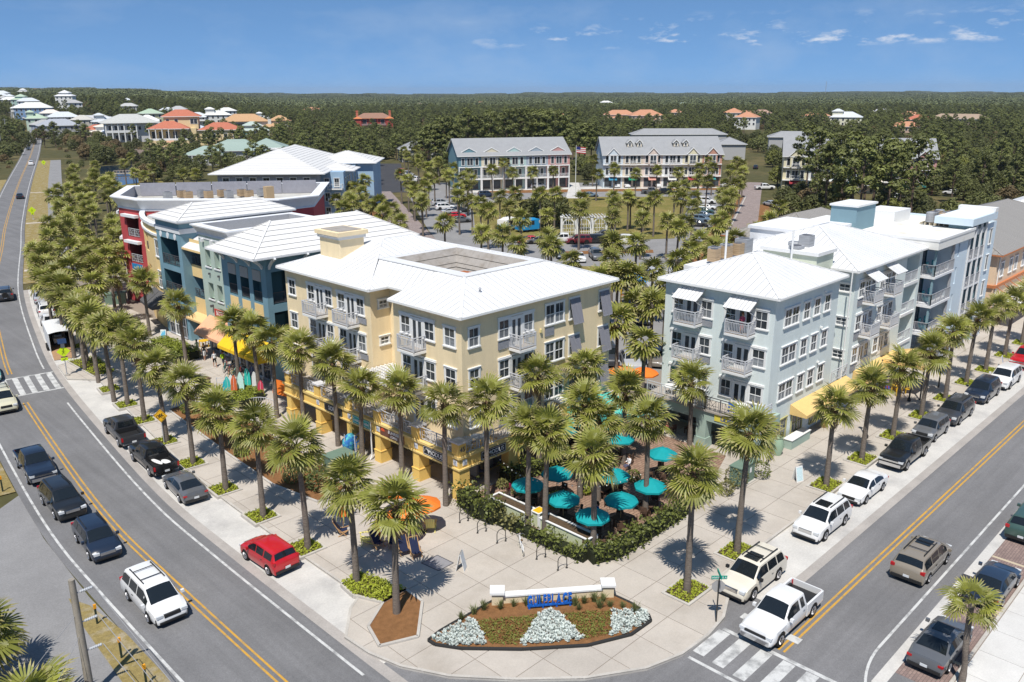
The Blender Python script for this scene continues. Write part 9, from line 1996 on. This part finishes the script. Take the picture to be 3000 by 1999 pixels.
def person(p,rz,label,top,bottom,pose='walk',hair=HAIR,z=.13,sc=1.0,seatz=0,phase=1):
 t=thing('person',label,'person',(p[0],p[1],z),rz); V,E_,Rr=[],[],[]
 def v(x,y,zz,r):V.append((x,y,zz)); Rr.append(r); return len(V)-1
 def ch(par,pts):
  for q in pts:k=v(*q); E_.append((par,k)); par=k
  return par
 sit=pose=='sit'; hz=.48 if sit else .92
 pel=v(0,0,hz,.13); sp=ch(pel,[(0,0,hz+.2,.125),(-.01,0,hz+.38,.15),(-.01,0,hz+.48,.12)]); nk=ch(sp,[(0,0,hz+.57,.055)]); ch(nk,[(.015,0,hz+.67,.09),(.02,0,hz+.76,.095)])
 for s in(1,-1):
  ph=s*phase
  if sit:ch(pel,[(.05,s*.09,hz-.01,.09),(.42,s*.1,hz-.02,.065),(.44,s*.1,.1,.045),(.45,s*.1,.05,.04),(.58,s*.1,.04,.035)]); ch(sp,[(-.01,s*.17,hz+.46,.06),(.06,s*.21,hz+.22,.042),(.28,s*.15,hz+.2,.035),(.36,s*.12,hz+.22,.03)])
  else:
   st=.16*ph if pose=='walk' else .02*ph; ch(pel,[(.01,s*.09,hz-.06,.095),(st*.7+.03,s*.095,.5,.062),(st,s*.095,.1,.042),(st,s*.095,.05,.04),(st+.13,s*.1,.035,.034)])
   if pose=='hold':ch(sp,[(0,s*.18,hz+.45,.055),(.05,s*.22,hz+.2,.042),(.26,s*.1,hz+.28,.035),(.3,s*.04,hz+.32,.03)])
   else:ch(sp,[(0,s*.18,hz+.45,.055),(-.03-.06*ph,s*.23,hz+.2,.042),(.03-.14*ph,s*.24,hz-.02,.034),(.05-.15*ph,s*.24,hz-.1,.034)])
 me=bpy.data.meshes.new('b'); bm=bmesh.new(); sl=bm.verts.layers.skin.verify(); vs=[bm.verts.new(q)for q in V]
 for a,b in E_:bm.edges.new((vs[a],vs[b]))
 for q,r in zip(vs,Rr):q[sl].radius=(r,r)
 vs[0][sl].use_root=True; bm.to_mesh(me); bm.free(); o=bpy.data.objects.new('b',me); COL.objects.link(o); o.modifiers.new('s','SKIN'); m2=o.modifiers.new('u','SUBSURF'); m2.levels=1
 dg=bpy.context.evaluated_depsgraph_get(); out=bpy.data.meshes.new_from_object(o.evaluated_get(dg)); bpy.data.objects.remove(o); bpy.data.meshes.remove(me)
 out.name='body'; out.materials.clear(); tm=M('cloth_%.2f_%.2f_%.2f'%top,top,.9,.1); bmt=M('cloth_%.2f_%.2f_%.2f'%bottom,bottom,.9,.1)
 for m in(SKIN,tm,bmt):out.materials.append(m)
 for f in out.polygons:
  c=f.center; f.use_smooth=True; arm=abs(c.y)>.2 and not sit
  if c.z>hz+.55:f.material_index=0
  elif c.z>hz+.06:f.material_index=0 if(arm and c.z<hz+.24)or(sit and c.x>.2)else 1
  elif(not sit and c.z>.52 and abs(c.y)<.2)or(sit and c.z>.36):f.material_index=2
  else:f.material_index=0
 put('body',out,t,world=False)
 hm=MB().ball((0,0,hz+.775),(.115,.11,.12),10,7); hm.ball((-.09,0,hz+.66),(.06,.09,.15),8,6); local('hair',hm,hair,t,smooth=True)
 fc=MB(); fc.beam((.105,0,hz+.74),(.135,0,hz+.71),.02,.03); local('nose',fc,SKIN,t); ey=MB()
 for s in(1,-1):ey.ball((.1,s*.035,hz+.755),.012,6,4)
 local('eye',ey,BTRIM,t); local('mouth',MB().box(.098,.106,-.025,.025,hz+.675,hz+.685),M('lip',(.4,.12,.1),.6),t)
 t.scale=(sc,)*3; return t
WK=rad(-100)
person((38.5,86.6),WK,'person with long dark hair in a pale green top walking past the hedge',(.5,.65,.3),(.65,.65,.62)); person((38.2,84.3),WK,'person in a black shirt and white shorts on the pavement',(.02,.02,.02),(.7,.7,.7),phase=-1,sc=1.05); person((37.8,81.2),WK,'person in a white top and black shorts walking behind the bicycles',(.72,.72,.74),(.02,.02,.02)); person((38.4,80.5),WK+.3,'person in a bright yellow green shirt by the surfboards',(.4,.62,.03),(.05,.05,.07),phase=-1)
person((58.15-1.35,31.3),PI,'person in a pink top standing on the top balcony of the sage building',(.55,.1,.16),(.5,.25,.25),'hold',M('auburn_hair',(.2,.08,.03),.6),9.72,.98)
for k,(u,v,a,c,lab)in enumerate(((1336,1205,.5,(.75,.75,.78),'seated person in white with brown hair at the front patio table'),(1372,1198,2.5,(.03,.12,.35),'seated person in blue at the front patio table'),(1500,1160,2.2,(.03,.04,.1),'seated person with a white cap on the right of the patio'),(1445,1085,2.8,(.8,.8,.82),'seated person in white at the long table'),(1100,1100,-.5,(.1,.1,.12),'person in dark clothes sitting by the arcade corner'),(1532,1003,1.8,(.6,.2,.16),'person in a coral top by the cafe doorway'))):person(G(u,v),a,lab,c,(.1,.1,.16),'sit',z=.13)
for k,(u,v,c,lab)in enumerate(((158,448,(.7,.7,.72),'person in white walking on the far left path'),(163,449,(.55,.08,.07),'person in red walking on the far left path'),(168,447,(.5,.3,.25),'person in brown walking on the far left path'),(172,395,(.05,.1,.5),'person in blue alone farther up the left path'))):person(G(u,v),1.1,lab,c,(.1,.1,.15),z=.03,phase=1-2*(k%2))
# ---------------------------------------------------------------- the air between: faint haze over the distance
hz=MB().box(-1500,11500,-2500,12000,-4,96).mesh('haze',[])
hm=bpy.data.materials.new('haze_air'); hm.use_nodes=True; hn=hm.node_tree; hn.nodes.remove(hn.nodes['Principled BSDF']); pvol=hn.nodes.new('ShaderNodeVolumePrincipled'); pvol.inputs['Color'].default_value=(.72,.84,1,1); pvol.inputs['Density'].default_value=HAZE; pvol.inputs['Anisotropy'].default_value=.15
hn.links.new(pvol.outputs[0],hn.nodes['Material Output'].inputs['Volume']); hz.materials.append(hm); put('haze',hz,None,(0,0,0),kind='stuff')
for o in bpy.data.objects:
 l=o.get('label')
 if l and len(l.split())>16:o['label']=' '.join(l.split()[:16]).rstrip(',')
